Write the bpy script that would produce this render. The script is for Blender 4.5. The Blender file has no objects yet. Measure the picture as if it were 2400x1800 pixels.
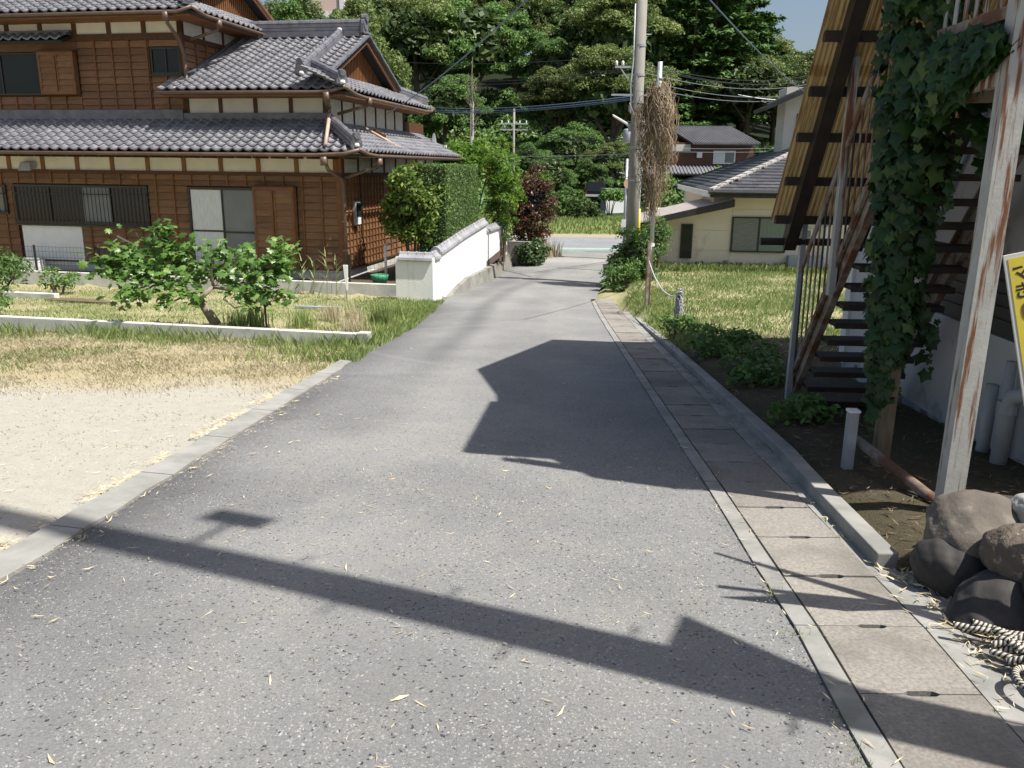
import bpy, math, random
import numpy as np
from mathutils import Matrix, Vector, Euler
R = math.radians
rng = np.random.default_rng(7)
random.seed(7)
sc = bpy.context.scene
col = sc.collection

# ------------------------------------------------------------------ camera, sky, sun, exposure
cam_d = bpy.data.cameras.new('camera'); cam = bpy.data.objects.new('camera', cam_d); col.objects.link(cam)
cam_d.sensor_fit = 'HORIZONTAL'; cam_d.sensor_width = 36.0; cam_d.lens = 29.25
cam_d.clip_start = 0.05; cam_d.clip_end = 2000
cam.matrix_world = Matrix.Translation((0, 0, 1.55)) @ Matrix.Rotation(R(90 - 14.66), 4, 'X') @ Matrix.Rotation(R(0.6), 4, 'Z')
sc.camera = cam
SIGHT = Matrix.Rotation(R(90 - 14.66), 3, 'X') @ Matrix.Rotation(R(0.6), 3, 'Z')     # survey direction used to lay things out
SUN_H = Vector((0.906, -0.423)).normalized(); SUN_E = R(60.5)
to_sun = Vector((SUN_H.x * math.cos(SUN_E), SUN_H.y * math.cos(SUN_E), math.sin(SUN_E)))
world = bpy.data.worlds.new('World'); sc.world = world; world.use_nodes = True
wn = world.node_tree.nodes; wl = world.node_tree.links; wn.clear()
sky = wn.new('ShaderNodeTexSky'); sky.sky_type = 'NISHITA'; sky.sun_disc = False
sky.sun_elevation = SUN_E; sky.sun_rotation = math.atan2(to_sun.x, to_sun.y)
sky.air_density = 1.0; sky.dust_density = 3.0; sky.ozone_density = 1.0
bg = wn.new('ShaderNodeBackground'); bg.inputs['Strength'].default_value = 0.082
wo = wn.new('ShaderNodeOutputWorld')
wl.new(sky.outputs[0], bg.inputs[0]); wl.new(bg.outputs[0], wo.inputs[0])
sun_d = bpy.data.lights.new('sun', 'SUN'); sun_d.energy = 5.0; sun_d.angle = R(0.53); sun_d.color = (1.0, 0.955, 0.88)
sun = bpy.data.objects.new('sun', sun_d); col.objects.link(sun); sun.location = (20, -12, 40)
sun.rotation_euler = to_sun.to_track_quat('Z', 'Y').to_euler()
sc.view_settings.view_transform = 'Standard'; sc.view_settings.look = 'None'
sc.view_settings.gamma = 1.0; sc.view_settings.use_curve_mapping = False
sc.view_settings.exposure = 0.6

# ------------------------------------------------------------------ materials
def _tree(name):
    m = bpy.data.materials.new(name); m.use_nodes = True
    nt = m.node_tree; b = nt.nodes['Principled BSDF']; return m, nt, b
def noise_fac(nt, scale, detail=4, rough=0.6, coord='Object', lo=0.35, hi=0.65, stretch=None, dist=0.0):
    if coord == 'World':
        tc = nt.nodes.new('ShaderNodeNewGeometry'); out = tc.outputs['Position']
    else:
        tc = nt.nodes.new('ShaderNodeTexCoord'); out = tc.outputs['Object']
    if stretch:
        mp = nt.nodes.new('ShaderNodeMapping'); mp.inputs['Scale'].default_value = stretch
        nt.links.new(out, mp.inputs['Vector']); out = mp.outputs['Vector']
    n = nt.nodes.new('ShaderNodeTexNoise'); n.inputs['Scale'].default_value = scale
    n.inputs['Detail'].default_value = detail; n.inputs['Roughness'].default_value = rough
    n.inputs['Distortion'].default_value = dist
    nt.links.new(out, n.inputs['Vector'])
    r = nt.nodes.new('ShaderNodeMapRange'); r.inputs['From Min'].default_value = lo; r.inputs['From Max'].default_value = hi
    nt.links.new(n.outputs['Fac'], r.inputs['Value']); return r.outputs['Result'], n.outputs['Fac']
def mixc(nt, fac, a, b, blend='MIX'):
    m = nt.nodes.new('ShaderNodeMix'); m.data_type = 'RGBA'; m.blend_type = blend
    for sock, v in ((m.inputs[0], fac), (m.inputs[6], a), (m.inputs[7], b)):
        if isinstance(v, (int, float)): sock.default_value = v
        elif isinstance(v, tuple): sock.default_value = (*v, 1) if len(v) == 3 else v
        else: nt.links.new(v, sock)
    return m.outputs[2]
def island(nt):
    g = nt.nodes.new('ShaderNodeNewGeometry'); return g.outputs['Random Per Island']
def objrand(nt):
    g = nt.nodes.new('ShaderNodeObjectInfo'); return g.outputs['Random']
def bump(nt, b, h, strength, dist=0.01):
    n = nt.nodes.new('ShaderNodeBump'); n.inputs['Strength'].default_value = strength; n.inputs['Distance'].default_value = dist
    nt.links.new(h, n.inputs['Height']); nt.links.new(n.outputs['Normal'], b.inputs['Normal'])
def mat(name, c1, c2=None, rough=0.7, scale=6, var=None, spec=0.4, metal=0, bmp=0, bdist=0.01, bscale=None, coord='Object', stretch=None, detail=5, isl=0, orand=0, lo=0.35, hi=0.65, trans=0, c3=None, s3=1.0, lo3=0.55, hi3=0.7, st3=None):
    m, nt, b = _tree(name)
    c = c1
    if c2:
        f, raw = noise_fac(nt, scale, detail, coord=coord, stretch=stretch, lo=lo, hi=hi); c = mixc(nt, f, c1, c2)
    if c3:
        f3, _ = noise_fac(nt, s3, 4, coord=coord, lo=lo3, hi=hi3, stretch=st3); c = mixc(nt, f3, c, c3)
    if isl or orand:
        src = island(nt) if isl else objrand(nt); amt = isl or orand
        r = nt.nodes.new('ShaderNodeMapRange'); r.inputs['To Min'].default_value = 1 - amt; r.inputs['To Max'].default_value = 1 + amt
        nt.links.new(src, r.inputs['Value'])
        g = nt.nodes.new('ShaderNodeCombineColor')
        for i in range(3): nt.links.new(r.outputs['Result'], g.inputs[i])
        c = mixc(nt, 1.0, c, g.outputs['Color'], 'MULTIPLY')
    if isinstance(c, tuple): b.inputs['Base Color'].default_value = (*c, 1)
    else: nt.links.new(c, b.inputs['Base Color'])
    b.inputs['Roughness'].default_value = rough; b.inputs['Metallic'].default_value = metal
    b.inputs['Specular IOR Level'].default_value = spec
    if bmp:
        _, raw = noise_fac(nt, bscale or scale * 3, 4, coord=coord, stretch=stretch); bump(nt, b, raw, bmp, bdist)
    return m
def leafmat(name, c1, c2, c3=None, rough=0.5, spec=0.35, trans=0.35, sc_=1.2, darkvar=0.35):
    """leaf: two greens by per-leaf random, some translucency"""
    m, nt, b = _tree(name)
    ramp = nt.nodes.new('ShaderNodeValToRGB'); cr = ramp.color_ramp
    cr.elements[0].color = (*c1, 1); cr.elements[1].color = (*c2, 1)
    if c3: e = cr.elements.new(0.85); e.color = (*c2, 1); cr.elements[-1].color = (*c3, 1)
    nt.links.new(island(nt), ramp.inputs[0])
    f, _ = noise_fac(nt, sc_, 3)
    c = mixc(nt, f, ramp.outputs[0], (0.5, 0.55, 0.45), 'MULTIPLY')
    mm = nt.nodes.new('ShaderNodeMix'); mm.data_type = 'RGBA'; mm.inputs[0].default_value = darkvar
    nt.links.new(ramp.outputs[0], mm.inputs[6]); nt.links.new(c, mm.inputs[7]); c = mm.outputs[2]
    o2 = nt.nodes.new('ShaderNodeObjectInfo'); hs = nt.nodes.new('ShaderNodeHueSaturation')
    r = nt.nodes.new('ShaderNodeMapRange'); r.inputs['To Min'].default_value = 0.8; r.inputs['To Max'].default_value = 1.2
    nt.links.new(o2.outputs['Random'], r.inputs['Value']); nt.links.new(r.outputs['Result'], hs.inputs['Value']); nt.links.new(c, hs.inputs['Color'])
    c = hs.outputs['Color']
    nt.links.new(c, b.inputs['Base Color']); b.inputs['Roughness'].default_value = rough; b.inputs['Specular IOR Level'].default_value = spec
    t = nt.nodes.new('ShaderNodeBsdfTranslucent'); nt.links.new(c, t.inputs[0])
    ms = nt.nodes.new('ShaderNodeMixShader'); ms.inputs[0].default_value = trans
    nt.links.new(b.outputs[0], ms.inputs[1]); nt.links.new(t.outputs[0], ms.inputs[2])
    nt.links.new(ms.outputs[0], nt.nodes['Material Output'].inputs['Surface'])
    return m

M = {}
M['concrete'] = mat('concrete', (0.22, 0.22, 0.205), (0.32, 0.315, 0.295), 0.9, 3, spec=0.2, bmp=0.25, bdist=0.004, bscale=120, coord='World', c3=(0.2, 0.2, 0.185), s3=1.1)
M['concrete_pale'] = mat('concrete_pale', (0.46, 0.46, 0.43), (0.6, 0.6, 0.56), 0.9, 4, spec=0.2, bmp=0.15, bdist=0.004, bscale=60, coord='World', c3=(0.3, 0.3, 0.27), s3=2)
M['cover'] = mat('gutter_cover_concrete', (0.165, 0.152, 0.135), (0.30, 0.28, 0.252), 0.9, 70, spec=0.2, detail=8, lo=0.3, hi=0.68, bmp=0.5, bdist=0.003, bscale=150, coord='World', orand=0.12, c3=(0.125, 0.118, 0.104), s3=2.2, lo3=0.46, hi3=0.8)
M['dark_hole'] = mat('gutter_dark', (0.015, 0.014, 0.012), rough=1)
M['tile'] = mat('smoked_roof_tile', (0.135, 0.135, 0.148), (0.205, 0.205, 0.222), 0.42, 2.5, spec=0.42, orand=0.2, isl=0, bmp=0.05, bscale=40)
M['tile_bulk'] = mat('smoked_roof_tile_bulk', (0.135, 0.135, 0.148), (0.205, 0.205, 0.222), 0.42, 2.5, spec=0.42, isl=0.2)
M['ridge'] = mat('ridge_tile', (0.10, 0.10, 0.115), (0.17, 0.17, 0.19), 0.4, 4, spec=0.5)
M['deck'] = mat('roof_deck_dark', (0.03, 0.028, 0.028), rough=0.9)
M['plaster_bit'] = mat('lime_plaster', (0.72, 0.71, 0.68), (0.6, 0.59, 0.55), 0.9, 8)
M['frieze'] = mat('off_white_plaster', (0.60, 0.58, 0.51), (0.68, 0.66, 0.58), 0.9, 2, spec=0.2)
M['white_stucco'] = mat('white_stucco', (0.80, 0.81, 0.79), (0.84, 0.84, 0.82), 0.95, 2, spec=0.15, bmp=0.9, bdist=0.012, bscale=55, coord='World', c3=(0.55, 0.54, 0.49), s3=1.1, lo3=0.58, hi3=0.8, st3=(4, 4, .5))
M['wood'] = mat('brown_siding', (0.24, 0.128, 0.064), (0.165, 0.086, 0.043), 0.65, 3.0, spec=0.3, bmp=0.25, bdist=0.003, bscale=12, stretch=(1.0, 1.0, 14.0), orand=0.2, c3=(0.12, 0.072, 0.042), s3=0.9, lo3=0.5, hi3=0.78)
M['wood_dark'] = mat('dark_brown_timber', (0.10, 0.045, 0.02), (0.07, 0.032, 0.015), 0.65, 4, spec=0.3, stretch=(6, 6, 1))
M['wood_mid'] = mat('reddish_batten', (0.22, 0.095, 0.038), (0.16, 0.07, 0.028), 0.6, 4, spec=0.3)
M['copper'] = mat('brown_gutter', (0.15, 0.10, 0.07), (0.11, 0.07, 0.05), 0.45, 5, spec=0.5)
M['copper_pale'] = mat('faded_brown_pipe', (0.50, 0.38, 0.30), (0.42, 0.31, 0.25), 0.5, 3)
M['glass'] = mat('window_glass', (0.02, 0.024, 0.024), rough=0.08, spec=0.35)
M['glass_grey'] = mat('screened_pane', (0.20, 0.215, 0.22), (0.17, 0.185, 0.19), 0.35, 2, spec=0.4)
M['frame'] = mat('dark_aluminium_frame', (0.025, 0.024, 0.022), rough=0.4, spec=0.5)
M['curtain'] = mat('lace_curtain', (0.72, 0.75, 0.74), (0.45, 0.48, 0.48), 0.9, 7, stretch=(9, 1, 0.5), lo=0.4, hi=0.75)  # vertical streaks draw the fold shading into the colour
M['grey_metal'] = mat('galvanised_steel', (0.42, 0.44, 0.46), (0.34, 0.36, 0.38), 0.45, 6, spec=0.5, metal=0.3)
M['dark_iron'] = mat('black_steel', (0.02, 0.018, 0.016), (0.045, 0.03, 0.02), 0.55, 5, spec=0.4)
M['rust_paint'] = mat('rusty_painted_steel', (0.27, 0.235, 0.20), (0.14, 0.07, 0.04), 0.7, 5, spec=0.3, lo=0.42, hi=0.6, bmp=0.2, bscale=30)
M['white_rust'] = mat('flaking_white_paint_steel', (0.44, 0.44, 0.41), (0.36, 0.355, 0.33), 0.65, 6, spec=0.3, c3=(0.17, 0.075, 0.036), s3=3.2, lo3=0.52, hi3=0.60, st3=(7, 7, .45), bmp=0.15, bscale=60)
M['pvc'] = mat('grey_pvc_pipe', (0.46, 0.47, 0.46), (0.38, 0.39, 0.38), 0.5, 3)
M['white_paint'] = mat('white_paint', (0.78, 0.79, 0.78), (0.70, 0.71, 0.70), 0.55, 3)
M['wire'] = mat('black_cable', (0.03, 0.03, 0.033), rough=0.6)
M['wire_pale'] = mat('pale_cable', (0.20, 0.21, 0.23), rough=0.5)
M['wire_blue'] = mat('blue_grey_cable', (0.11, 0.16, 0.25), rough=0.5)
M['bark'] = mat('bark', (0.16, 0.125, 0.085), (0.09, 0.07, 0.05), 0.9, 8, bmp=0.5, bscale=20, stretch=(1, 1, 0.3))
M['bark_grey'] = mat('grey_bark', (0.30, 0.26, 0.20), (0.19, 0.16, 0.12), 0.9, 9, bmp=0.4, bscale=25)
M['pole'] = mat('utility_pole_concrete', (0.22, 0.21, 0.185), (0.29, 0.28, 0.25), 0.9, 3, stretch=(3, 3, 0.5), bmp=0.1, bscale=60)
M['beige'] = mat('beige_siding', (0.70, 0.62, 0.50), (0.74, 0.66, 0.54), 0.85, 1.5, spec=0.2, bmp=0.1, bscale=80, c3=(0.36, 0.30, 0.2), s3=0.9, lo3=0.62, hi3=0.8)

# ------------------------------------------------------------------ mesh helpers
def link(o, parent=None):
    col.objects.link(o)
    if parent is not None: o.parent = parent
    return o
def tag(o, label=None, cat=None, group=None, kind=None):
    if label: o['label'] = label
    if cat: o['category'] = cat
    if group: o['group'] = group
    if kind: o['kind'] = kind
    return o
def empty(name, loc=(0, 0, 0), rz=0, label=None, cat=None, group=None):
    o = bpy.data.objects.new(name, None); o.empty_display_size = 0.3; link(o)
    o.location = loc; o.rotation_euler = (0, 0, rz)
    return tag(o, label, cat, group)
def meshobj(name, me, parent=None, mats=None, smooth=False):
    if mats is not None:
        for m in (mats if isinstance(mats, (list, tuple)) else [mats]): me.materials.append(m)
    if smooth: me.polygons.foreach_set('use_smooth', [True] * len(me.polygons))
    return link(bpy.data.objects.new(name, me), parent)
def np_mesh(name, verts, faces):
    """fast mesh from arrays: verts (N,3), faces (F,k) all of one size k"""
    verts = np.ascontiguousarray(verts, dtype=np.float32); faces = np.ascontiguousarray(faces, dtype=np.int32)
    me = bpy.data.meshes.new(name); k = faces.shape[1]
    me.vertices.add(len(verts)); me.vertices.foreach_set('co', verts.ravel())
    me.loops.add(faces.size); me.loops.foreach_set('vertex_index', faces.ravel())
    me.polygons.add(len(faces)); me.polygons.foreach_set('loop_start', np.arange(0, faces.size, k, dtype=np.int32))
    me.update(calc_edges=True); return me
class B:
    def __init__(s): s.v = []; s.f = []
    def add(s, vs, fs):
        n = len(s.v); s.v += [tuple(p) for p in vs]; s.f += [tuple(i + n for i in f) for f in fs]; return s
    def box(s, x0, x1, y0, y1, z0, z1):
        return s.add([(x0, y0, z0), (x1, y0, z0), (x1, y1, z0), (x0, y1, z0), (x0, y0, z1), (x1, y0, z1), (x1, y1, z1), (x0, y1, z1)],
                     [(0, 3, 2, 1), (4, 5, 6, 7), (0, 1, 5, 4), (1, 2, 6, 5), (2, 3, 7, 6), (3, 0, 4, 7)])
    def bar(s, p, q, w, h, up=(0, 0, 1)):
        """box beam from p to q, w wide, h tall"""
        p = Vector(p); q = Vector(q); d = (q - p).normalized(); u = Vector(up)
        sd = d.cross(u)
        if sd.length < 1e-4: sd = d.cross(Vector((1, 0, 0)))
        sd.normalize(); u = sd.cross(d).normalized(); a = sd * w / 2; b = u * h / 2
        vs = [p - a - b, p + a - b, p + a + b, p - a + b, q - a - b, q + a - b, q + a + b, q - a + b]
        return s.add(vs, [(0, 1, 2, 3), (7, 6, 5, 4), (0, 4, 5, 1), (1, 5, 6, 2), (2, 6, 7, 3), (3, 7, 4, 0)])
    def tube(s, pts, r, n=8, cap=True):
        pts = [Vector(p) for p in pts]; m = len(pts)
        rs = r if isinstance(r, (list, tuple)) else [r] * m
        base = len(s.v); prev = None
        for i, p in enumerate(pts):
            t = (pts[min(i + 1, m - 1)] - pts[max(i - 1, 0)]).normalized()
            if prev is None:
                a = t.cross(Vector((0, 0, 1)));
                if a.length < 1e-3: a = t.cross(Vector((1, 0, 0)))
                a.normalize()
            else:
                a = (prev - t * prev.dot(t)).normalized()
            prev = a; b = t.cross(a)
            for k in range(n):
                th = 2 * math.pi * k / n; s.v.append(tuple(p + (a * math.cos(th) + b * math.sin(th)) * rs[i]))
        for i in range(m - 1):
            for k in range(n):
                k2 = (k + 1) % n; s.f.append((base + i * n + k, base + i * n + k2, base + (i + 1) * n + k2, base + (i + 1) * n + k))
        if cap:
            s.f.append(tuple(base + k for k in reversed(range(n)))); s.f.append(tuple(base + (m - 1) * n + k for k in range(n)))
        return s
    def prism(s, poly, z0, z1):
        n = len(poly); vs = [(x, y, z0) for x, y in poly] + [(x, y, z1) for x, y in poly]
        return s.add(vs, [tuple(range(n))[::-1], tuple(range(n, 2 * n))] + [(i, (i + 1) % n, n + (i + 1) % n, n + i) for i in range(n)])
    def slab(s, quad, th):
        """thin slab: quad = 3D corners of the top, thickness th downwards along the normal"""
        q = [Vector(p) for p in quad]; nrm = (q[1] - q[0]).cross(q[2] - q[0]).normalized()
        if nrm.z < 0: nrm = -nrm
        n = len(q); vs = q + [p - nrm * th for p in q]
        return s.add(vs, [tuple(range(n)), tuple(range(2 * n - 1, n - 1, -1))] + [(i, n + i, n + (i + 1) % n, (i + 1) % n) for i in range(n)])
    def lathe(s, prof, n=16, c=(0, 0, 0)):
        base = len(s.v); m = len(prof)
        for r, z in prof:
            for k in range(n): s.v.append((c[0] + r * math.cos(2 * math.pi * k / n), c[1] + r * math.sin(2 * math.pi * k / n), c[2] + z))
        for i in range(m - 1):
            for k in range(n):
                k2 = (k + 1) % n; s.f.append((base + i * n + k, base + i * n + k2, base + (i + 1) * n + k2, base + (i + 1) * n + k))
        s.f.append(tuple(base + k for k in reversed(range(n)))); s.f.append(tuple(base + (m - 1) * n + k for k in range(n)))
        return s
    def mesh(s, name):
        me = bpy.data.meshes.new(name); me.from_pydata(s.v, [], s.f); me.update(); return me
    def build(s, name, m, parent=None, dz=0.0, smooth=False, bevel=0):
        o = meshobj(name, s.mesh(name), parent, m, smooth)
        if dz: o.location.z = dz
        if bevel:
            md = o.modifiers.new('bevel', 'BEVEL'); md.width = bevel; md.segments = 2; md.limit_method = 'ANGLE'
        return o

# ------------------------------------------------------------------ the lie of the land
def prof(y):
    y = np.asarray(y, dtype=float)
    z23 = -.082 * 13 - .082 * 10 + .065 * 5
    t = y - 13
    return np.where(y < 13, -.082 * y, np.where(y < 23, -.082 * 13 - .082 * t + .065 * t * t / 20, z23 - .017 * (np.minimum(y, 42) - 23)))
LEFT = [(-2.6, -6), (-2.4, 1), (-2.27, 3.35), (-2.21, 4.48), (-2.12, 6.57), (-2.0, 9.37), (-2.02, 10.8), (-1.78, 13.95), (-1.72, 17.17), (-1.65, 18.3), (-1.22, 21.1), (-.62, 23.15), (-.04, 26.7), (1.1, 33.0), (0.9, 34.2), (-1.5, 35.3)]
LIP = [(0.95, -6), (1.08, 0.5), (1.17, 2.11), (1.24, 2.91), (1.27, 3.59), (1.33, 4.83), (1.39, 6.35), (1.53, 9.6), (1.70, 13.64), (1.91, 19.17), (2.25, 21.5), (2.9, 24.5), (3.9, 29), (4.9, 33), (5.8, 34.6), (9, 35.3)]
_ly = np.array([p[1] for p in LEFT]); _lx = np.array([p[0] for p in LEFT])
_ry = np.array([p[1] for p in LIP]); _rx = np.array([p[0] for p in LIP])
def left_x(y): return np.interp(y, _ly, _lx)
def lip_x(y): return np.interp(y, _ry, _rx)
def sstep(a, b, x):
    t = np.clip((np.asarray(x, float) - a) / (b - a), 0, 1); return t * t * (3 - 2 * t)
HA = R(10.7); HO = (-4.17, 20.6)
def house_uv(x, y):
    dx = x - HO[0]; dy = y - HO[1]; return dx * math.cos(HA) - dy * math.sin(HA), dx * math.sin(HA) + dy * math.cos(HA)
def vnoise(x, y, s, seed=0):
    """smooth cheap value noise"""
    x = np.asarray(x, float) * s + seed * 17.3; y = np.asarray(y, float) * s + seed * 9.1
    xi = np.floor(x); yi = np.floor(y); fx = x - xi; fy = y - yi; fx = fx * fx * (3 - 2 * fx); fy = fy * fy * (3 - 2 * fy)
    def h(a, b):
        t = np.sin(a * 127.1 + b * 311.7 + seed * 5.7) * 43758.5453; return t - np.floor(t)
    return (h(xi, yi) * (1 - fx) + h(xi + 1, yi) * fx) * (1 - fy) + (h(xi, yi + 1) * (1 - fx) + h(xi + 1, yi + 1) * fx) * fy
def hill(x, y):
    k = x / np.maximum(y, 1)
    m = np.interp(k, [-1.5, -.6, -.33, -.2, -.08, .1, .2, .27, .33, .42, .6, 1.5], [.5, .62, .66, .72, 1, 1.05, .9, .5, .42, .62, .8, .6])
    d = np.maximum(y - 66, 0); return m * 26 * (1 - np.exp(-d / 62)) + .6 * sstep(60, 75, y)
def G(x, y):
    x = np.asarray(x, float); y = np.asarray(y, float)
    z = prof(y)
    rr = sstep(0.6, 0.85, x - lip_x(y))                       # right-hand lots stand a little higher
    off = np.interp(y, [0, 5, 8, 14, 20, 25, 31, 34], [.02, .06, .1, .14, .2, .33, .25, 0])
    z = z + rr * off
    u, v = house_uv(x, y)
    inside = sstep(-.98, -.92, v) * sstep(2.66, 2.6, u) * sstep(14, 13, v)
    z = z * (1 - inside) + (-1.22) * inside
    gd = sstep(2.6, 2.0, u) * sstep(.25, 1, left_x(y) - x) * sstep(-9, -8, v) * (1 - inside)      # garden, a touch above the road
    z = z + gd * .04
    z = z + .62 * sstep(44, 46.2, y) + .5 * sstep(50, 64, y) + np.where(y > 60, hill(x, y), 0)
    z = z + np.where(y < 33, 0.02 * (vnoise(x, y, 1.1, 3) - .5), .25 * (vnoise(x, y, .3, 4) - .5) * sstep(46, 50, y))
    return z
def Gf(x, y): return float(G(x, y))
# ------------------------------------------------------------------ ground sheet
def fbm(x, y, s, sd):
    x = np.asarray(x, float); y = np.asarray(y, float); a = x * .8 + y * .6; b2 = -x * .6 + y * .8; c2 = x * .5 - y * .87; d2 = x * .87 + y * .5
    return .5 * vnoise(a, b2, s, sd) + .32 * vnoise(c2, d2, s * 2.3, sd + 1) + .18 * vnoise(x, y, s * 5.1, sd + 2)
def grid_axis(segs):
    out = []
    for a, b, st in segs: out += list(np.arange(a, b, st))
    out.append(segs[-1][1]); return np.array(out)
gx = grid_axis([(-420, -60, 20), (-60, -16, 2), (-16, -3.4, .35), (-3.4, 6, .2), (6, 16, .35), (16, 60, 2), (60, 420, 20)])
gy = grid_axis([(-40, -4, 3), (-4, 24, .22), (24, 50, .5), (50, 170, 3), (170, 620, 25)])
XX, YY = np.meshgrid(gx, gy); ZZ = G(XX, YY)
inroad = sstep(.1, .35, XX - left_x(YY)) * sstep(.1, -.1, XX - lip_x(YY) - .58 * (YY < 19.5)) * (YY < 34)
ZZ = ZZ - .13 * inroad - np.where((YY > 34) & (YY < 42.5), .08, 0)
nx, ny = len(gx), len(gy)
verts = np.stack([XX, YY, ZZ], -1).reshape(-1, 3)
ii = np.arange(nx * ny).reshape(ny, nx)
faces = np.stack([ii[:-1, :-1], ii[:-1, 1:], ii[1:, 1:], ii[1:, :-1]], -1).reshape(-1, 4)
me = np_mesh('ground', verts, faces)
X, Y = XX.ravel(), YY.ravel(); hu, hv = house_uv(X, Y)
n1 = fbm(X, Y, .9, 1); n2 = fbm(X, Y, 3.1, 2); n3 = vnoise(X, Y, .35, 5)
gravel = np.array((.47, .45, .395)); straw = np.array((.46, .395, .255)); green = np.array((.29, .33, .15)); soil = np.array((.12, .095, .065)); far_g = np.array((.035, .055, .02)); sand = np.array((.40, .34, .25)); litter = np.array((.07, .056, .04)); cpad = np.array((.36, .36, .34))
c = np.tile(straw, (len(X), 1))
def blend(c, w, colr): return c * (1 - w[:, None]) + colr * w[:, None]
edge = 8.2 + .35 * (X + 6) * .12 + 1.3 * (n1 - .5) + .5 * (n2 - .5)
isleft = X < 0
c = blend(c, isleft * sstep(.5, -.5, Y - edge), gravel)
gl = isleft * sstep(-6.8, -7.6, -(-hv)) * 0
c = blend(c, isleft * sstep(-9.5, -8.3, hv) * np.clip(.25 + .9 * (n1 - .35) + .5 * (n2 - .5), 0, .85), green)
c = blend(c, isleft * sstep(-9.2, -8.7, hv) * sstep(-8.0, -8.5, hv) * .55, green)
c = blend(c, isleft * (hv > -.8) * (hu < 2.7) * 1.0, soil)
isr = X > 1.5
c = blend(c, isr * (Y < 34) * np.clip(.5 + 1.1 * (n1 - .4) + .5 * (n2 - .5), 0, .85), green)
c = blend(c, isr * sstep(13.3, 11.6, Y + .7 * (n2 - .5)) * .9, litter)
c = blend(c, (hu > 2.6) * (hv > -1.7) * (hv < 9) * (X < left_x(Y) + .3) * 1.0, np.array((.2, .195, .18)))
c = blend(c, (Y > 34) * 1.0, far_g); c = blend(c, sstep(58, 64, Y), np.array((.018, .026, .011)))
c = blend(c, (Y > 42) * (Y < 44.4) * 1.0, sand)
c = blend(c, sstep(42, 44, Y) * (Y < 50) * sstep(44.0, 44.5, Y), np.array((.2, .25, .09)))
ca = me.color_attributes.new('zone', 'FLOAT_COLOR', 'POINT')
ca.data.foreach_set('color', np.concatenate([c, np.ones((len(c), 1))], 1).astype(np.float32).ravel())
m, nt, b = _tree('ground_soil_and_turf')
at = nt.nodes.new('ShaderNodeAttribute'); at.attribute_name = 'zone'
f, raw = noise_fac(nt, 9, 8, .7, 'World', .3, .7); f2, raw2 = noise_fac(nt, 70, 4, .7, 'World', .3, .75)
cc = mixc(nt, f, at.outputs['Color'], (.78, .76, .72), 'MULTIPLY'); 
mm = nt.nodes.new('ShaderNodeMix'); mm.data_type = 'RGBA'; mm.inputs[0].default_value = .6
nt.links.new(at.outputs['Color'], mm.inputs[6]); nt.links.new(cc, mm.inputs[7])
cc = mixc(nt, f2, mm.outputs[2], (.72, .72, .70), 'MULTIPLY')
f4, _ = noise_fac(nt, 26, 3, .5, 'World', .66, .72); cc = mixc(nt, f4, cc, (.5, .5, .5), 'MULTIPLY')
nt.links.new(cc, b.inputs['Base Color']); b.inputs['Roughness'].default_value = .95; b.inputs['Specular IOR Level'].default_value = .15
bump(nt, b, raw2, .6, .02)
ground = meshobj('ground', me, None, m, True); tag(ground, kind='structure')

# ------------------------------------------------------------------ road
ry = np.concatenate([np.arange(-6, 30, .14), np.arange(30, 34.6, .3)])
ncol = 41; tcol = np.linspace(0, 1, ncol)
RX = left_x(ry)[:, None] * (1 - tcol) + (lip_x(ry) - .105 * (ry < 19.4))[:, None] * tcol
jag = .10 * (vnoise(ry * 1.0, 0 * ry, 1.7, 8) - .5) + .06 * (vnoise(ry, 0 * ry, 6, 9) - .5)
RX[:, 0] += np.where((ry > 9.6) & (ry < 18), jag * 2, 0)
RY = np.repeat(ry[:, None], ncol, 1)
RZ = prof(RY) + .012 + .018 * np.sin(np.pi * tcol)[None, :]
me = np_mesh('road', np.stack([RX, RY, RZ], -1).reshape(-1, 3), np.stack([(i := np.arange(len(ry) * ncol).reshape(len(ry), ncol))[:-1, :-1], i[:-1, 1:], i[1:, 1:], i[1:, :-1]], -1).reshape(-1, 4))
rx_, ry_ = RX.ravel(), RY.ravel()
stain = np.zeros(len(rx_))
band = left_x(ry_) + 1.05 + .012 * (ry_ - 12) ** 1
stain += .55 * np.exp(-((rx_ - band) / .22) ** 2) * sstep(8, 11, ry_) * sstep(30, 22, ry_)
stain += .5 * sstep(.9, .0, rx_ - left_x(ry_)) * sstep(9, 10, ry_) * sstep(18.6, 18, ry_)
stain += .45 * np.exp(-((rx_ - left_x(ry_) - .5) / .35) ** 2) * sstep(19, 20, ry_) * sstep(27, 25, ry_)
stain += .25 * sstep(.6, .0, rx_ - left_x(ry_)) * (ry_ < 9.5)
stain += .34 * (fbm(rx_, ry_, .55, 11) - .5) + .22 * (fbm(rx_, ry_ * .35, 1.6, 14) - .5)
tt_ = (rx_ - left_x(ry_)) / (lip_x(ry_) - left_x(ry_)); stain -= .10 * (np.exp(-((tt_ - .38) / .09) ** 2) + np.exp(-((tt_ - .74) / .09) ** 2)); stain += .20 * sstep(.12, 0, tt_) + .16 * sstep(.93, 1, tt_)
stain += .30 * sstep(.50, .62, fbm(rx_, ry_, .38, 17)) * sstep(.45, .1, tt_) * (ry_ < 9)
stain -= .40 * np.exp(-((ry_ - 29.5) / 1.1) ** 2)
ca = me.color_attributes.new('stain', 'FLOAT_COLOR', 'POINT')
s4 = np.stack([stain, stain, stain, np.ones_like(stain)], -1); ca.data.foreach_set('color', s4.astype(np.float32).ravel())
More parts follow.
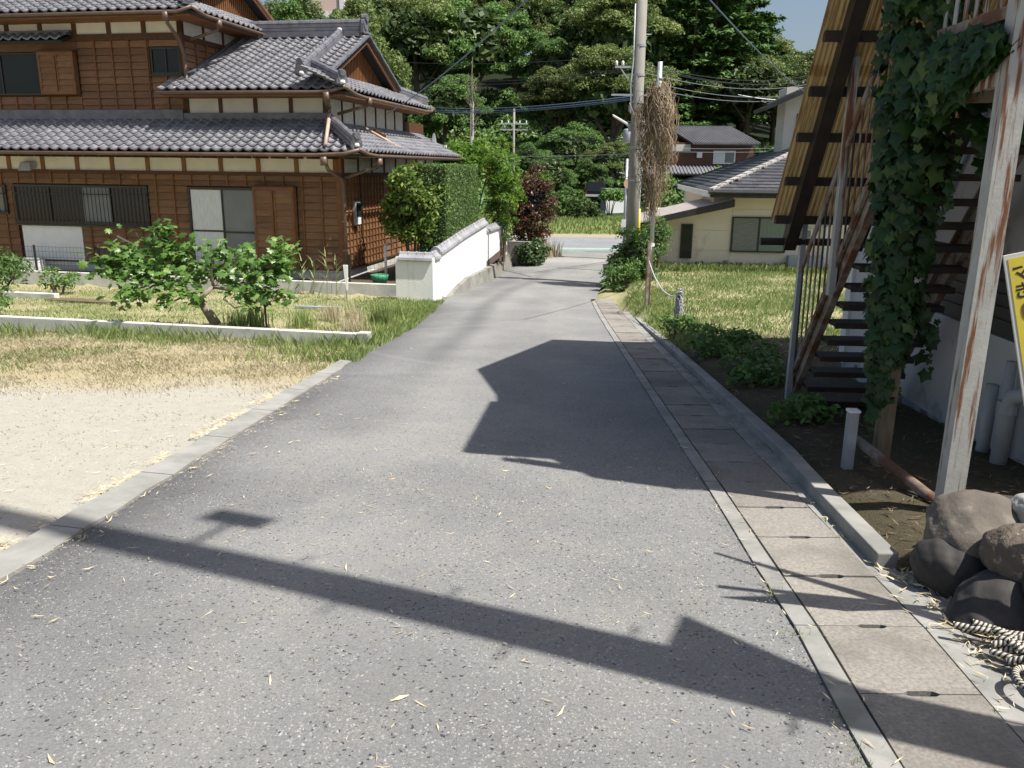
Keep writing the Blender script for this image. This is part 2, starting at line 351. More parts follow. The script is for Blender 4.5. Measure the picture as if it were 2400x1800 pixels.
def asphalt(name, attr=True, dark=(.155, .157, .158), pale=(.315, .316, .31)):
    m, nt, b = _tree(name)
    geo = nt.nodes.new('ShaderNodeNewGeometry')
    vo = nt.nodes.new('ShaderNodeTexVoronoi'); vo.inputs['Scale'].default_value = 120; nt.links.new(geo.outputs['Position'], vo.inputs['Vector'])
    wob = nt.nodes.new('ShaderNodeTexNoise'); wob.inputs['Scale'].default_value = 60; nt.links.new(geo.outputs['Position'], wob.inputs['Vector'])
    wv_ = nt.nodes.new('ShaderNodeVectorMath'); wv_.operation = 'SCALE'; wv_.inputs['Scale'].default_value = .03; nt.links.new(wob.outputs['Color'], wv_.inputs[0])
    wa = nt.nodes.new('ShaderNodeVectorMath'); wa.operation = 'ADD'; nt.links.new(geo.outputs['Position'], wa.inputs[0]); nt.links.new(wv_.outputs[0], wa.inputs[1])
    vo2 = nt.nodes.new('ShaderNodeTexVoronoi'); vo2.inputs['Scale'].default_value = 48; nt.links.new(wa.outputs[0], vo2.inputs['Vector'])
    sep = nt.nodes.new('ShaderNodeSeparateColor'); nt.links.new(vo.outputs['Color'], sep.inputs[0])
    fg, rawg = noise_fac(nt, 95, 9, .78, 'World', .32, .66); cst = mixc(nt, fg, dark, pale)
    cst2 = mixc(nt, sep.outputs[0], dark, pale); cst = mixc(nt, .3, cst, cst2)
    # dark pits where stones have come out
    pit = nt.nodes.new('ShaderNodeMapRange'); pit.inputs['From Min'].default_value = .30; pit.inputs['From Max'].default_value = .16
    nt.links.new(vo2.outputs['Distance'], pit.inputs['Value'])
    sp2 = nt.nodes.new('ShaderNodeSeparateColor'); nt.links.new(vo2.outputs['Color'], sp2.inputs[0])
    gt = nt.nodes.new('ShaderNodeMath'); gt.operation = 'GREATER_THAN'; gt.inputs[1].default_value = .70; nt.links.new(sp2.outputs[1], gt.inputs[0])
    ml = nt.nodes.new('ShaderNodeMath'); ml.operation = 'MULTIPLY'; nt.links.new(gt.outputs[0], ml.inputs[0]); nt.links.new(pit.outputs[0], ml.inputs[1])
    c = mixc(nt, ml.outputs[0], cst, (.075, .076, .08))
    wh = nt.nodes.new('ShaderNodeMath'); wh.operation = 'GREATER_THAN'; wh.inputs[1].default_value = .986; nt.links.new(sep.outputs[1], wh.inputs[0])
    c = mixc(nt, wh.outputs[0], c, (.38, .38, .36))
    f, _ = noise_fac(nt, .8, 5, .6, 'World', .3, .7); c = mixc(nt, f, c, (.80, .80, .80), 'MULTIPLY')
    f, _ = noise_fac(nt, 3.5, 4, .6, 'World', .45, .75); c = mixc(nt, f, c, (1.12, 1.1, 1.04), 'MULTIPLY')
    if attr:
        at = nt.nodes.new('ShaderNodeAttribute'); at.attribute_name = 'stain'
        sp = nt.nodes.new('ShaderNodeSeparateColor'); nt.links.new(at.outputs['Color'], sp.inputs[0])
        pos = nt.nodes.new('ShaderNodeMath'); pos.operation = 'MAXIMUM'; pos.inputs[1].default_value = 0; nt.links.new(sp.outputs[0], pos.inputs[0])
        c = mixc(nt, pos.outputs[0], c, (.085, .085, .09))
        ng = nt.nodes.new('ShaderNodeMath'); ng.operation = 'MULTIPLY'; ng.inputs[1].default_value = -1.0; nt.links.new(sp.outputs[0], ng.inputs[0])
        ng2 = nt.nodes.new('ShaderNodeMath'); ng2.operation = 'MAXIMUM'; ng2.inputs[1].default_value = 0; nt.links.new(ng.outputs[0], ng2.inputs[0])
        c = mixc(nt, ng2.outputs[0], c, (.42, .41, .38))
        # faint pale tyre scuffs turning out of the lane
        for (cx, cy, r0, w) in ((0.35, 19.6, 2.3, .05), (1.9, 13.2, 4.4, .05), (-3.2, 17.6, 4.2, .06)):
            sv = nt.nodes.new('ShaderNodeVectorMath'); sv.operation = 'DISTANCE'; sv.inputs[1].default_value = (cx, cy, 0)
            fl = nt.nodes.new('ShaderNodeVectorMath'); fl.operation = 'MULTIPLY'; fl.inputs[1].default_value = (1, 1, 0); nt.links.new(geo.outputs['Position'], fl.inputs[0]); nt.links.new(fl.outputs[0], sv.inputs[0])
            s1 = nt.nodes.new('ShaderNodeMath'); s1.operation = 'SUBTRACT'; s1.inputs[1].default_value = r0; nt.links.new(sv.outputs['Value'], s1.inputs[0])
            s2 = nt.nodes.new('ShaderNodeMath'); s2.operation = 'ABSOLUTE'; nt.links.new(s1.outputs[0], s2.inputs[0])
            s3 = nt.nodes.new('ShaderNodeMapRange'); s3.inputs['From Min'].default_value = w * 2; s3.inputs['From Max'].default_value = 0; s3.inputs['To Max'].default_value = .22; nt.links.new(s2.outputs[0], s3.inputs['Value'])
            c = mixc(nt, s3.outputs[0], c, (.30, .30, .29))
    nt.links.new(c, b.inputs['Base Color']); b.inputs['Roughness'].default_value = .85; b.inputs['Specular IOR Level'].default_value = .25
    iv = nt.nodes.new('ShaderNodeMath'); iv.operation = 'MULTIPLY'; iv.inputs[1].default_value = -1.6; nt.links.new(ml.outputs[0], iv.inputs[0])
    ad = nt.nodes.new('ShaderNodeMath'); ad.operation = 'ADD'; nt.links.new(iv.outputs[0], ad.inputs[0]); nt.links.new(rawg, ad.inputs[1])
    bump(nt, b, ad.outputs[0], .8, .011)
    return m
M['asphalt'] = asphalt('coarse_asphalt')
M['asphalt_far'] = asphalt('smooth_asphalt', False, (.22, .23, .25), (.27, .28, .30))
road = meshobj('road', me, None, M['asphalt'], True); tag(road, kind='structure')
# cross road, with its painted line
b_ = B(); b_.slab([(-60, 34.3, -1.755), (70, 34.3, -1.755), (70, 42.1, -1.835), (-60, 42.1, -1.835)], .3)
tag(b_.build('cross_road', M['asphalt_far']), kind='structure')
M['line_green'] = mat('green_road_paint', (.16, .36, .28), (.22, .42, .34), .8, 4)
M['line_white'] = mat('white_road_paint', (.72, .73, .71), (.6, .61, .6), .8, 4)
def zx(y): return -1.755 - .08 * (y - 34.3) / 7.8
for nm, y0, y1, mm_ in (('edge_line', 35.35, 35.47, 'line_white'), ('verge_band', 34.75, 35.3, 'line_green')):
    b_ = B(); b_.add([(-60, y0, zx(y0) + .005), (70, y0, zx(y0) + .005), (70, y1, zx(y1) + .005), (-60, y1, zx(y1) + .005)], [(0, 1, 2, 3)])
    tag(b_.build(nm, M[mm_]), kind='structure')
b_ = B(); b_.slab([(.3, 34.05, -1.742), (7.5, 34.05, -1.742), (7.5, 34.3, -1.745), (.3, 34.3, -1.745)], .06)
tag(b_.build('joint_strip', M['concrete']), kind='structure')

# ------------------------------------------------------------------ left kerb (flush concrete strip beside the gravel lot), cast in lengths
kerb = empty('kerb', (-2.3, 3, -.25)); tag(kerb, kind='structure')
KI = lambda y: float(left_x(y)); W = lambda y: float(np.interp(y, [-6, 3.4, 5, 9, 10], [.20, .19, .19, .17, .12]))
ys = list(np.arange(-5, 10.1, 1.0))
for a, c_ in zip(ys[:-1], ys[1:]):
    bb = B(); vs = []
    n = 4; yy = np.linspace(a + .006, c_ - .006, n)
    top = []; 
    for y in yy:
        z = float(prof(y)) + .035; top.append(((KI(y) - W(y) + .012 * math.sin(y * 7), y + .03, z), (KI(y) + .015 + .01 * math.sin(y * 9), y, z - .006)))
    for i in range(n - 1):
        (l0, r0), (l1, r1) = top[i], top[i + 1]
        bb.add([l0, r0, r1, l1, (l0[0], l0[1], l0[2] - .12), (r0[0], r0[1], r0[2] - .12), (r1[0], r1[1], r1[2] - .12), (l1[0], l1[1], l1[2] - .12)],
               [(0, 1, 2, 3), (0, 4, 5, 1), (1, 5, 6, 2), (3, 2, 6, 7), (0, 3, 7, 4)])
    o = bb.build('kerb_length', M['concrete']); o.parent = kerb; o.matrix_parent_inverse = Matrix.Translation((2.3, -3, .25))

# ------------------------------------------------------------------ right-hand gutter: lip, covers with slots, edge strip, raised kerb
gut = empty('gutter', (1.5, 3, -.25)); tag(gut, kind='structure'); GI = Matrix.Translation((-1.5, -3, .25))
def gchild(bb, name, m, bevel=0):
    o = bb.build(name, m, bevel=bevel); o.parent = gut; o.matrix_parent_inverse = GI; return o
def lx(y): return float(lip_x(y))
def strip(name, o0, o1, y0, y1, dz, m, th=.15, step=.5, wob=.0):
    ys = np.linspace(y0, y1, max(2, int((y1 - y0) / step) + 1)); bb = B(); P = []
    for y in ys:
        z = float(prof(y)) + dz; w = wob * math.sin(y * 13.1); P.append(((lx(y) + o0 + w, y, z), (lx(y) + o1, y, z)))
    for i in range(len(P) - 1):
        l0, r0 = P[i]; l1, r1 = P[i + 1]
        bb.add([l0, r0, r1, l1] + [(p[0], p[1], p[2] - th) for p in (l0, r0, r1, l1)], [(0, 1, 2, 3), (0, 4, 5, 1), (1, 5, 6, 2), (2, 6, 7, 3), (3, 7, 4, 0)])
    return gchild(bb, name, m)
M['lip'] = mat('gutter_lip_concrete', (.20, .20, .186), (.30, .295, .277), .9, 6, bmp=.3, bdist=.004, bscale=90, coord='World', c3=(.14, .15, .12), s3=1.3)
strip('gutter_channel', -.09, .5, -5, 19.3, -.09, M['dark_hole'], .1)
for y0 in np.arange(-5, 19, 2.0): strip('gutter_lip', -.10, -.012, y0, min(y0 + 1.992, 19.3), .022, M['lip'], .16, wob=.004)
CW = .418
cy = -5.0; k = 0
while cy < 19.2:
    L = .495; y0, y1 = cy, cy + L - .004
    x0, x1 = lx(cy), lx(cy) + CW
    z0, z1 = float(prof(y0)) + .02 + .004 * math.sin(k * 5.3), float(prof(y1)) + .02 + .004 * math.sin(k * 3.1)
    # plan outline with half a slot notched into both short ends
    s0, s1 = x0 + .36 * CW, x0 + .66 * CW; nd = .013 + .003 * math.sin(k * 2.2)
    P = [(x0, y0), (s0, y0), (s0 + .02, y0 + nd), (s1 - .02, y0 + nd), (s1, y0), (x1, y0), (x1, y1), (s1, y1), (s1 - .02, y1 - nd), (s0 + .02, y1 - nd), (s0, y1), (x0, y1)]
    sh = (lx(y1) - lx(y0))
    zt = lambda y: z0 + (z1 - z0) * (y - y0) / L
    vs = [(px + sh * (py - y0) / L, py, zt(py)) for px, py in P] + [(px + sh * (py - y0) / L, py, zt(py) - .09) for px, py in P]
    n = len(P); fs = [tuple(range(n))] + [(i, n + i, n + (i + 1) % n, (i + 1) % n) for i in range(n)]
    gchild(B().add(vs, fs), 'gutter_cover', M['cover']); cy += .5; k += 1
for y0 in np.arange(-5, 15.9, 2.0): strip('edge_strip', .428, .56, y0, y0 + 1.99, .015, M['lip'], .16, wob=.004)
# raised kerb, ends in a broken corner near the rocks
def kerbbar(y0, y1):
    ys = np.linspace(y0, y1, 5); bb = B(); P = []
    for y in ys:
        k0 = float(np.interp(y, [3.0, 3.6, 4.9, 5.7, 12, 16], [.45, .46, .495, .55, .565, .56])); w = float(np.interp(y, [3, 6, 12, 16], [.115, .115, .12, .11]))
        z = float(prof(y)); h = float(np.interp(y, [3.4, 3.6, 8, 13, 16], [.085, .09, .085, .075, .03])); P.append([(lx(y) + k0, y, z - .1), (lx(y) + k0 + .01, y, z + h), (lx(y) + k0 + w, y, z + h), (lx(y) + k0 + w, y, z - .1)])
    for i in range(len(P) - 1):
        a, c_ = P[i], P[i + 1]; bb.add(a + c_, [(0, 1, 5, 4), (1, 2, 6, 5), (2, 3, 7, 6)] + ([(3, 2, 1, 0)] if i == 0 else []) + ([(4, 5, 6, 7)] if i == len(P) - 2 else []))
    return gchild(bb, 'kerb_stone', M['concrete'], .008)
for y0, y1 in ((3.62, 5.6), (5.61, 7.6), (7.61, 9.6), (9.61, 11.6), (11.61, 13.6), (13.61, 15.8)): kerbbar(y0, y1)
# slab patch between covers and the rocks
strip('apron_slab', .565, .80, 2.2, 3.58, .012, M['lip'], .15)
strip('apron_slab', .565, .80, -4, 2.19, .010, M['lip'], .15)
# ------------------------------------------------------------------ roof tiles (pantiles), shared mesh
TW, TE = .27, .235                      # pitch across, exposure up the slope
def tile_verts():
    prof_ = [(0, .050), (.03, .032), (.075, .010), (.125, .0), (.175, .013), (.213, .040), (.243, .062), (.272, .067), (.297, .050)]
    lo, hi = .042, .006; L = TE + .06
    v = [(x, 0, z + lo) for x, z in prof_] + [(x, L, z + hi) for x, z in prof_] + [(x, 0.004, z + lo - .034) for x, z in prof_]
    n = len(prof_)
    f = [(i, i + 1, n + i + 1, n + i) for i in range(n - 1)] + [(2 * n + i, 2 * n + i + 1, i + 1, i) for i in range(n - 1)]
    return np.array(v), f
TV, TF = tile_verts()
tile_me = bpy.data.meshes.new('roof_tile'); tile_me.from_pydata([tuple(p) for p in TV], [], TF); tile_me.update()
tile_me.materials.append(M['tile'])
for i, p in enumerate(tile_me.polygons): p.use_smooth = i < 8
class Tiles:
    """collects tile frames over a house's roof planes; nearest 300 become objects, the rest one joined part"""
    def __init__(s): s.fr = []
    def plane(s, o, eu, es, nu, nv, keep=None, skew=0.0):
        o = Vector(o); eu = Vector(eu).normalized(); es = Vector(es).normalized(); en = eu.cross(es).normalized()
        for j in range(nv):
            for i in range(nu):
                p = o + eu * (i * TW) + es * (j * TE)
                c = p + eu * TW * .5 + es * TE * .5
                if keep and not keep(c): continue
                s.fr.append((p, eu, es, en))
    def build(s, parent, dz, limit=300, me=tile_me, tv=TV, tf=TF, name='roof_tile', bulkmat=None):
        Mw = Matrix.Translation(parent.location) @ parent.rotation_euler.to_matrix().to_4x4()
        camp = Vector((0, 0, 1.55)); ci = cam.matrix_world.inverted()
        def key(fr):
            w = Mw @ (fr[0] + Vector((0, 0, dz))); q = ci @ w
            if q.z > -.5: return 1e6
            px, py = q.x / -q.z * 1950, q.y / -q.z * 1950
            out = abs(px) > 1230 or abs(py) > 930
            return (w - camp).length + (1e5 if out else 0)
        fr = sorted(s.fr, key=key)
        for p, eu, es, en in fr[:limit]:
            o = bpy.data.objects.new(name, me); col.objects.link(o); o.parent = parent
            mm = Matrix((eu, es, en)).transposed().to_4x4(); mm.translation = p + Vector((0, 0, dz)); o.matrix_local = mm
        rest = fr[limit:]
        if rest:
            vs = np.concatenate([np.array(p)[None] + tv[:, :1] * np.array(eu) + tv[:, 1:2] * np.array(es) + tv[:, 2:3] * np.array(en) for p, eu, es, en in rest])
            n = len(tv); fs = np.concatenate([np.array(tf) + n * i for i in range(len(rest))])
            o = meshobj('roof_tiles', np_mesh('roof_tiles', vs, fs), parent, bulkmat or M['tile_bulk'], True); o.location.z = dz; tag(o, kind='stuff')

# ------------------------------------------------------------------ the wooden house
HZ = -1.21
house = empty('wooden_house', (HO[0], HO[1], HZ), -HA, 'two-storey brown timber house with grey pantile roofs at the left of the lane', 'house')
D = -HZ
def hp(bb, name, m, parent=None, **k): return bb.build(name, m, parent or house, dz=(D if parent is None else 0), **k)
UL = -11.5                                              # left end, beyond the picture
hp(B().box(UL, .02, -.02, 8.2, -1.3, -.955), 'foundation', M['concrete_pale'])
hp(B().box(UL, -.04, .04, 8.1, -.955, 1.62).box(UL, -.70, .95, 7.2, 1.7, 3.1).box(UL, -4.5, .95, 7.2, 3.12, 5.0), 'wall_core', M['wood_dark'])

def clap(name, p0, p1, z0, z1, out, parent=None):
    """one clapboard from p0 to p1 (plan points), proud along out=(du,dv)"""
    o = Vector((out[0], out[1], 0)); a = Vector((*p0, 0)); c = Vector((*p1, 0))
    vs = []
    for p in (a, c): vs += [p + Vector((0, 0, z0 + .006)), p + o * .034 + Vector((0, 0, z0 + .004)), p + o * .031 + Vector((0, 0, z0 + .012)), p + o * .006 + Vector((0, 0, z1 - .004)), p + Vector((0, 0, z1 - .004))]
    return hp(B().add(vs, [(0, 1, 6, 5), (1, 2, 7, 6), (2, 3, 8, 7), (3, 4, 9, 8), (0, 4, 3, 2, 1), (5, 6, 7, 8, 9)]), name, M['wood'])
RH = .171
def siding_front(u0, u1, z0, z1, v=0.0, battens=True, off=.0):
    nz = max(1, round((z1 - z0) / RH)); h = (z1 - z0) / nz
    for i in range(nz): clap('siding_board', (u0, v), (u1, v), z0 + i * h, z0 + (i + 1) * h, (0, -1))
    if battens:
        n0 = math.ceil((u0 + .02) / .4925); n1 = math.floor((u1 - .02) / .4925)
        for k in range(n0, n1 + 1):
            u = k * .4925 + off
            if u0 + .03 < u < u1 - .03: hp(B().box(u - .018, u + .018, v - .058, v - .001, z0 + .002, z1), 'batten', M['wood_mid'])
def siding_right(v0, v1, z0, z1, u=0.0, bs=.235):
    nz = max(1, round((z1 - z0) / RH)); h = (z1 - z0) / nz
    for i in range(nz): clap('siding_board', (u, v0), (u, v1), z0 + i * h, z0 + (i + 1) * h, (1, 0))
    v = v0 + bs
    while v < v1 - .05:
        hp(B().box(u + .001, u + .058, v - .016, v + .016, z0 + .002, z1), 'batten', M['wood_mid']); v += bs
# lower storey front
siding_front(UL, -9.05, -.95, 1.0); siding_front(-7.15, -5.17, -.95, 0.0); siding_front(-5.15, -4.08, -.95, 1.0); siding_front(-1.13, -.1, -.95, 1.0)
siding_front(UL, -5.6, 1.0, 1.27); siding_front(-5.6, -.1, 1.0, 1.27)
siding_right(.1, 3.0, -.95, 1.27); siding_right(3.0, 8.2, -.95, 1.27, bs=.47)
hp(B().box(-.11, .03, -.03, .11, -.955, 1.75), 'corner_post', M['wood_mid'])
hp(B().box(UL, .04, -.05, -.002, 1.27, 1.35), 'wall_beam', M['wood_dark']); hp(B().box(.002, .05, -.04, 8.2, 1.27, 1.35), 'wall_beam', M['wood_dark'])
hp(B().box(UL, .05, -.06, -.003, -.99, -.952), 'sill_board', M['wood_dark']); hp(B().box(.003, .06, -.05, 8.2, -.99, -.952), 'sill_board', M['wood_dark'])
# lower frieze
def frieze_front(us, z0, z1, v, w=.11, mb='wood_mid'):
    for a, c_ in zip(us[:-1], us[1:]): hp(B().box(a + w / 2, c_ - w / 2, v - .012, v + .03, z0, z1), 'plaster_panel', M['frieze'])
    for u in us: hp(B().box(u - w / 2 + .001, u + w / 2 - .001, v - .04, v + .02, z0, z1), 'post', M[mb])
def frieze_right(vs_, z0, z1, u, w=.07):
    for a, c_ in zip(vs_[:-1], vs_[1:]): hp(B().box(u - .03, u + .012, a + w / 2, c_ - w / 2, z0, z1), 'plaster_panel', M['plaster_bit'])
    for v in vs_: hp(B().box(u - .02, u + .04, v - w / 2 + .001, v + w / 2 - .001, z0, z1), 'post', M['wood_dark'])
frieze_front([-.12 - .995 * k for k in range(11, -1, -1)], 1.352, 1.9, 0)
frieze_right([.12 + .985 * k for k in range(9)], 1.352, 1.9, 0)
# upper storey (right-hand part, low)
frieze_front([-4.42, -3.5, -2.55, -1.6, -.70], 2.75, 3.4, .91, .10, 'wood_dark')
frieze_right([.97 + .84 * k for k in range(8)], 2.4, 3.4, -.65, .06)
# upper storey main
siding_front(-7.40, -5.37, 2.8, 4.54, .91); siding_front(-5.35, -4.47, 2.8, 3.7, .91); siding_front(-5.35, -4.47, 4.38, 4.54, .91, False); siding_front(UL, -7.42, 2.8, 3.2, .91); siding_front(UL, -7.42, 4.3, 4.54, .91, False)
siding_right(1.0, 6.5, 3.4, 4.54, -4.45, .49)
hp(B().box(UL, -4.40, .86, .905, 4.54, 4.70), 'wall_beam', M['wood_dark']); hp(B().box(-4.445, -4.40, .91, 6.6, 4.54, 4.66), 'wall_beam', M['wood_dark'])
hp(B().box(-4.53, -4.41, .87, .99, 2.75, 5.3), 'corner_post', M['wood_dark'])
frieze_front([-4.47 - .985 * k for k in range(7, -1, -1)], 4.70, 5.25, .91, .12, 'wood_dark')
frieze_right([.95 + .985 * k for k in range(6)], 4.66, 5.25, -4.45, .08)

# --- windows
def sash(u0, u1, z0, z1, v, panes, name='window', bars=0, midrail=None, fr=.05):
    """dark aluminium frame; panes = list of (fraction, material)"""
    w = hp(B().box(u0, u1, v - .05, v + .03, z0, z0 + fr).box(u0, u1, v - .05, v + .03, z1 - fr, z1).box(u0, u0 + fr, v - .049, v + .029, z0 + fr, z1 - fr).box(u1 - fr, u1, v - .049, v + .029, z0 + fr, z1 - fr), name, M['frame'])
    x = u0 + fr; tot = u1 - u0 - 2 * fr
    for i, (f, m) in enumerate(panes):
        x1 = x + tot * f; d = .012 * (i % 2)
        hp(B().box(x + .012, x1 - .012, v - .02 + d, v - .012 + d, z0 + fr, z1 - fr), 'pane', M[m], w)
        if i: hp(B().box(x - .018, x + .018, v - .04, v + .01, z0 + fr, z1 - fr), 'stile', M['frame'], w)
        if m == 'curtain':
            pass
        x = x1
    if midrail:
        for a, b_2, z in midrail: hp(B().box(a, b_2, v - .035, v - .002, z - .02, z + .02), 'rail', M['frame'], w)
    if bars:
        n = int((u1 - u0) / bars / 1.3); bb = B()
        for k in range(n + 1): uu = u0 + .02 + k * (u1 - u0 - .04) / n; bb.box(uu - .004, uu + .004, v - .115, v - .10, z0 + .05, z1 - .05)
        for z in (z0 + .08, z1 - .22): bb.box(u0, u1, v - .10, v - .085, z - .015, z + .015)
        hp(bb, 'grille', M['frame'], w)
    return w
sash(-9.05, -5.17, -.03, .97, 0, [(.26, 'glass'), (.25, 'glass'), (.22, 'glass_grey'), (.27, 'glass')], bars=.085)
hp(B().box(-9.1, -5.12, -.09, -.002, -.075, -.032), 'window_sill', M['frame'])
sash(UL + .6, -9.25, .2, .95, -.03, [(.5, 'glass'), (.5, 'glass_grey')], bars=.12)
hp(B().box(-8.93, -7.17, -.035, -.001, -1.08, -.08), 'white_panel', M['white_paint'])
w = sash(-4.06, -2.24, -.98, .97, 0, [(.505, 'curtain'), (.495, 'glass_grey')], 'sliding_window', midrail=[(-4.0, -3.16, -.1), (-3.15, -2.3, -.12)], fr=.06)
hp(B().box(-4.15, -2.15, -.12, -.002, -1.06, -.985), 'window_sill', M['wood_dark'])
sash(-5.32, -4.5, 3.72, 4.36, .91, [(.5, 'glass'), (.5, 'glass')], fr=.045)
hp(B().box(-5.36, -4.46, .82, .90, 3.68, 3.715), 'window_sill', M['frame'])
sash(UL, -8.5, 3.24, 4.28, .91, [(.6, 'glass'), (.4, 'glass')], fr=.04)
# shutter boxes
def shutter_box(u0, u1, z0, z1, v):
    bx = hp(B().box(u0, u1, v - .17, v - .045, z0, z1), 'shutter_box', M['wood'])
    nz = round((z1 - z0 - .16) / .155); h = (z1 - z0 - .16) / nz; mid = (u0 + u1) / 2
    for i in range(nz):
        for a, c_ in ((u0 + .06, mid - .05), (mid + .05, u1 - .06)):
            b0 = B(); z = z0 + .08 + i * h
            b0.add([(a, v - .172, z), (c_, v - .172, z), (c_, v - .172, z + h), (a, v - .172, z + h), (a, v - .202, z), (c_, v - .202, z), (c_, v - .176, z + h), (a, v - .176, z + h)], [(4, 5, 6, 7), (0, 1, 5, 4), (3, 7, 6, 2), (0, 4, 7, 3), (1, 2, 6, 5)])
            hp(b0, 'slat', M['wood'], bx)
    for a, c_ in ((u0, u0 + .06), (mid - .05, mid - .02), (mid + .02, mid + .05), (u1 - .06, u1)): hp(B().box(a, c_, v - .205, v - .171, z0, z1), 'stile', M['wood_mid'], bx)
    for a, c_ in ((z0, z0 + .08), (z1 - .08, z1)): hp(B().box(u0 + .061, u1 - .061, v - .203, v - .171, a, c_), 'rail', M['wood_mid'], bx)
    hp(B().box(u0 - .03, u1 + .03, v - .22, v - .002, z1, z1 + .03), 'cap_board', M['wood_dark'], bx)
shutter_box(-2.22, -1.15, -.97, 1.0, 0); shutter_box(-8.46, -7.42, 3.24, 4.27, .91)

# --- roofs
T = Tiles(); decks = B()
S1 = (2.63 - 1.84) / 1.66; S2 = .455
es1 = (0, 1, S1); es1r = (-1, 0, S1); es2 = (0, 1, S2); es2r = (-1, 0, S2)
T.plane((UL, -.77, 1.81), (1, 0, 0), es1, 46, 8, lambda c: c.x < -c.y + .05)
T.plane((.77, -.85, 1.81), (0, 1, 0), es1r, 35, 7, lambda c: -c.x < c.y + .02 and c.x > -.66)
T.plane((-4.72, .14, 3.26), (1, 0, 0), es2, 18, 17, lambda c: (c.x < .1 - (c.y - .16) + .05 if c.y < 1.21 else c.x < -.62) and (c.y < .88 or c.x > -4.40) and c.y < 3.82)
T.plane((.12, .0, 3.26), (0, 1, 0), es2r, 30, 5, lambda c: c.x < c.y - .06 and -(c.x - .1) < 7.54 - c.y and c.x > -.97)
T.plane((UL, .14, 5.10), (1, 0, 0), es2, 29, 17, lambda c: (c.x < -3.7 - (c.y - .16) + .05 if c.y < 1.21 else c.x < -4.42) and c.y < 3.82)
T.plane((-3.68, .0, 5.10), (0, 1, 0), es2r, 30, 5, lambda c: -(c.x + 3.7) < c.y - .16 and -(c.x + 3.7) < 7.54 - c.y and c.x > -4.77)
T.plane((-10.2, .45, 4.52), (1, 0, 0), (0, 1, .42), 10, 2)       # little pent roof over the upper window
T.build(house, D)
def deck(*q, th=.07): decks.slab(q, th)
deck((UL, -.75, 1.79), (.75, -.75, 1.79), (-.91, .91, 2.59), (UL, .91, 2.59))
deck((.75, -.75, 1.79), (.75, 8.6, 1.79), (-.70, 8.6, 2.47), (-.70, .70, 2.47))
deck((-4.7, .16, 3.23), (.1, .16, 3.23), (-.95, 1.21, 3.71), (-4.7, 1.21, 3.71)); deck((-4.44, 1.21, 3.71), (-.62, 1.21, 3.71), (-.62, 3.85, 4.91), (-4.44, 3.85, 4.91))
deck((-4.44, 6.49, 3.71), (-.62, 6.49, 3.71), (-.62, 3.85, 4.91), (-4.44, 3.85, 4.91)); deck((-4.7, 7.54, 3.23), (.1, 7.54, 3.23), (-.95, 6.49, 3.71), (-4.7, 6.49, 3.71))
deck((.1, .16, 3.23), (.1, 7.54, 3.23), (-.97, 6.49, 3.715), (-.97, 1.21, 3.715))
deck((UL, .16, 5.07), (-3.7, .16, 5.07), (-4.75, 1.21, 5.55), (UL, 1.21, 5.55)); deck((UL, 1.21, 5.55), (-4.42, 1.21, 5.55), (-4.42, 3.85, 6.75), (UL, 3.85, 6.75))
deck((UL, 6.49, 5.55), (-4.42, 6.49, 5.55), (-4.42, 3.85, 6.75), (UL, 3.85, 6.75)); deck((UL, 7.54, 5.07), (-3.7, 7.54, 5.07), (-4.75, 6.49, 5.55), (UL, 6.49, 5.55))
deck((-3.7, .16, 5.07), (-3.7, 7.54, 5.07), (-4.77, 6.49, 5.55), (-4.77, 1.21, 5.55))
deck((-10.2, .45, 4.51), (-7.5, .45, 4.51), (-7.5, .9, 4.70), (-10.2, .9, 4.70))
hp(decks, 'roof_deck', M['deck'])
# gables
def gable(u, zc):
    hp(B().add([(u, 1.3, zc), (u, 6.4, zc), (u, 3.85, zc + 1.16), (u - .05, 1.3, zc), (u - .05, 6.4, zc), (u - .05, 3.85, zc + 1.16)], [(0, 1, 2), (5, 4, 3), (0, 2, 5, 3), (1, 4, 5, 2), (0, 3, 4, 1)]), 'gable_wall', M['wood'])
    k = 0
    v = 1.9
    while v < 5.85:
        h = (1.16 - abs(v - 3.85) * S2) - .12
        if h > .12: hp(B().box(u + .004, u + .035, v - .02, v + .02, zc + .06, zc + h), 'lattice_bar', M['wood_mid'])
        v += .115
    for s in (-1, 1):
        hp(B().bar((u + .33, 3.85 + s * 2.72, zc - .06), (u + .33, 3.85, zc + 1.16), .05, .20), 'bargeboard', M['wood_mid'])
    hp(B().box(u + .002, u + .09, 1.35, 6.35, zc - .02, zc + .06), 'gable_sill', M['wood_dark'])
gable(-.99, 3.72); gable(-4.79, 5.56)
# verge tiles along the gable slopes
def verge(u, zc):
    for s in (-1, 1):
        for k in range(13):
            t = k / 12.5; v = 3.85 + s * (2.72 * (1 - t)); z = zc + .02 + (1.2) * t
            hp(B().bar((u + .36, v, z), (u + .36, v - s * .215, z + .215 * S2 + .015), .16, .055), 'verge_tile', M['ridge'])
verge(-.99, 3.76)
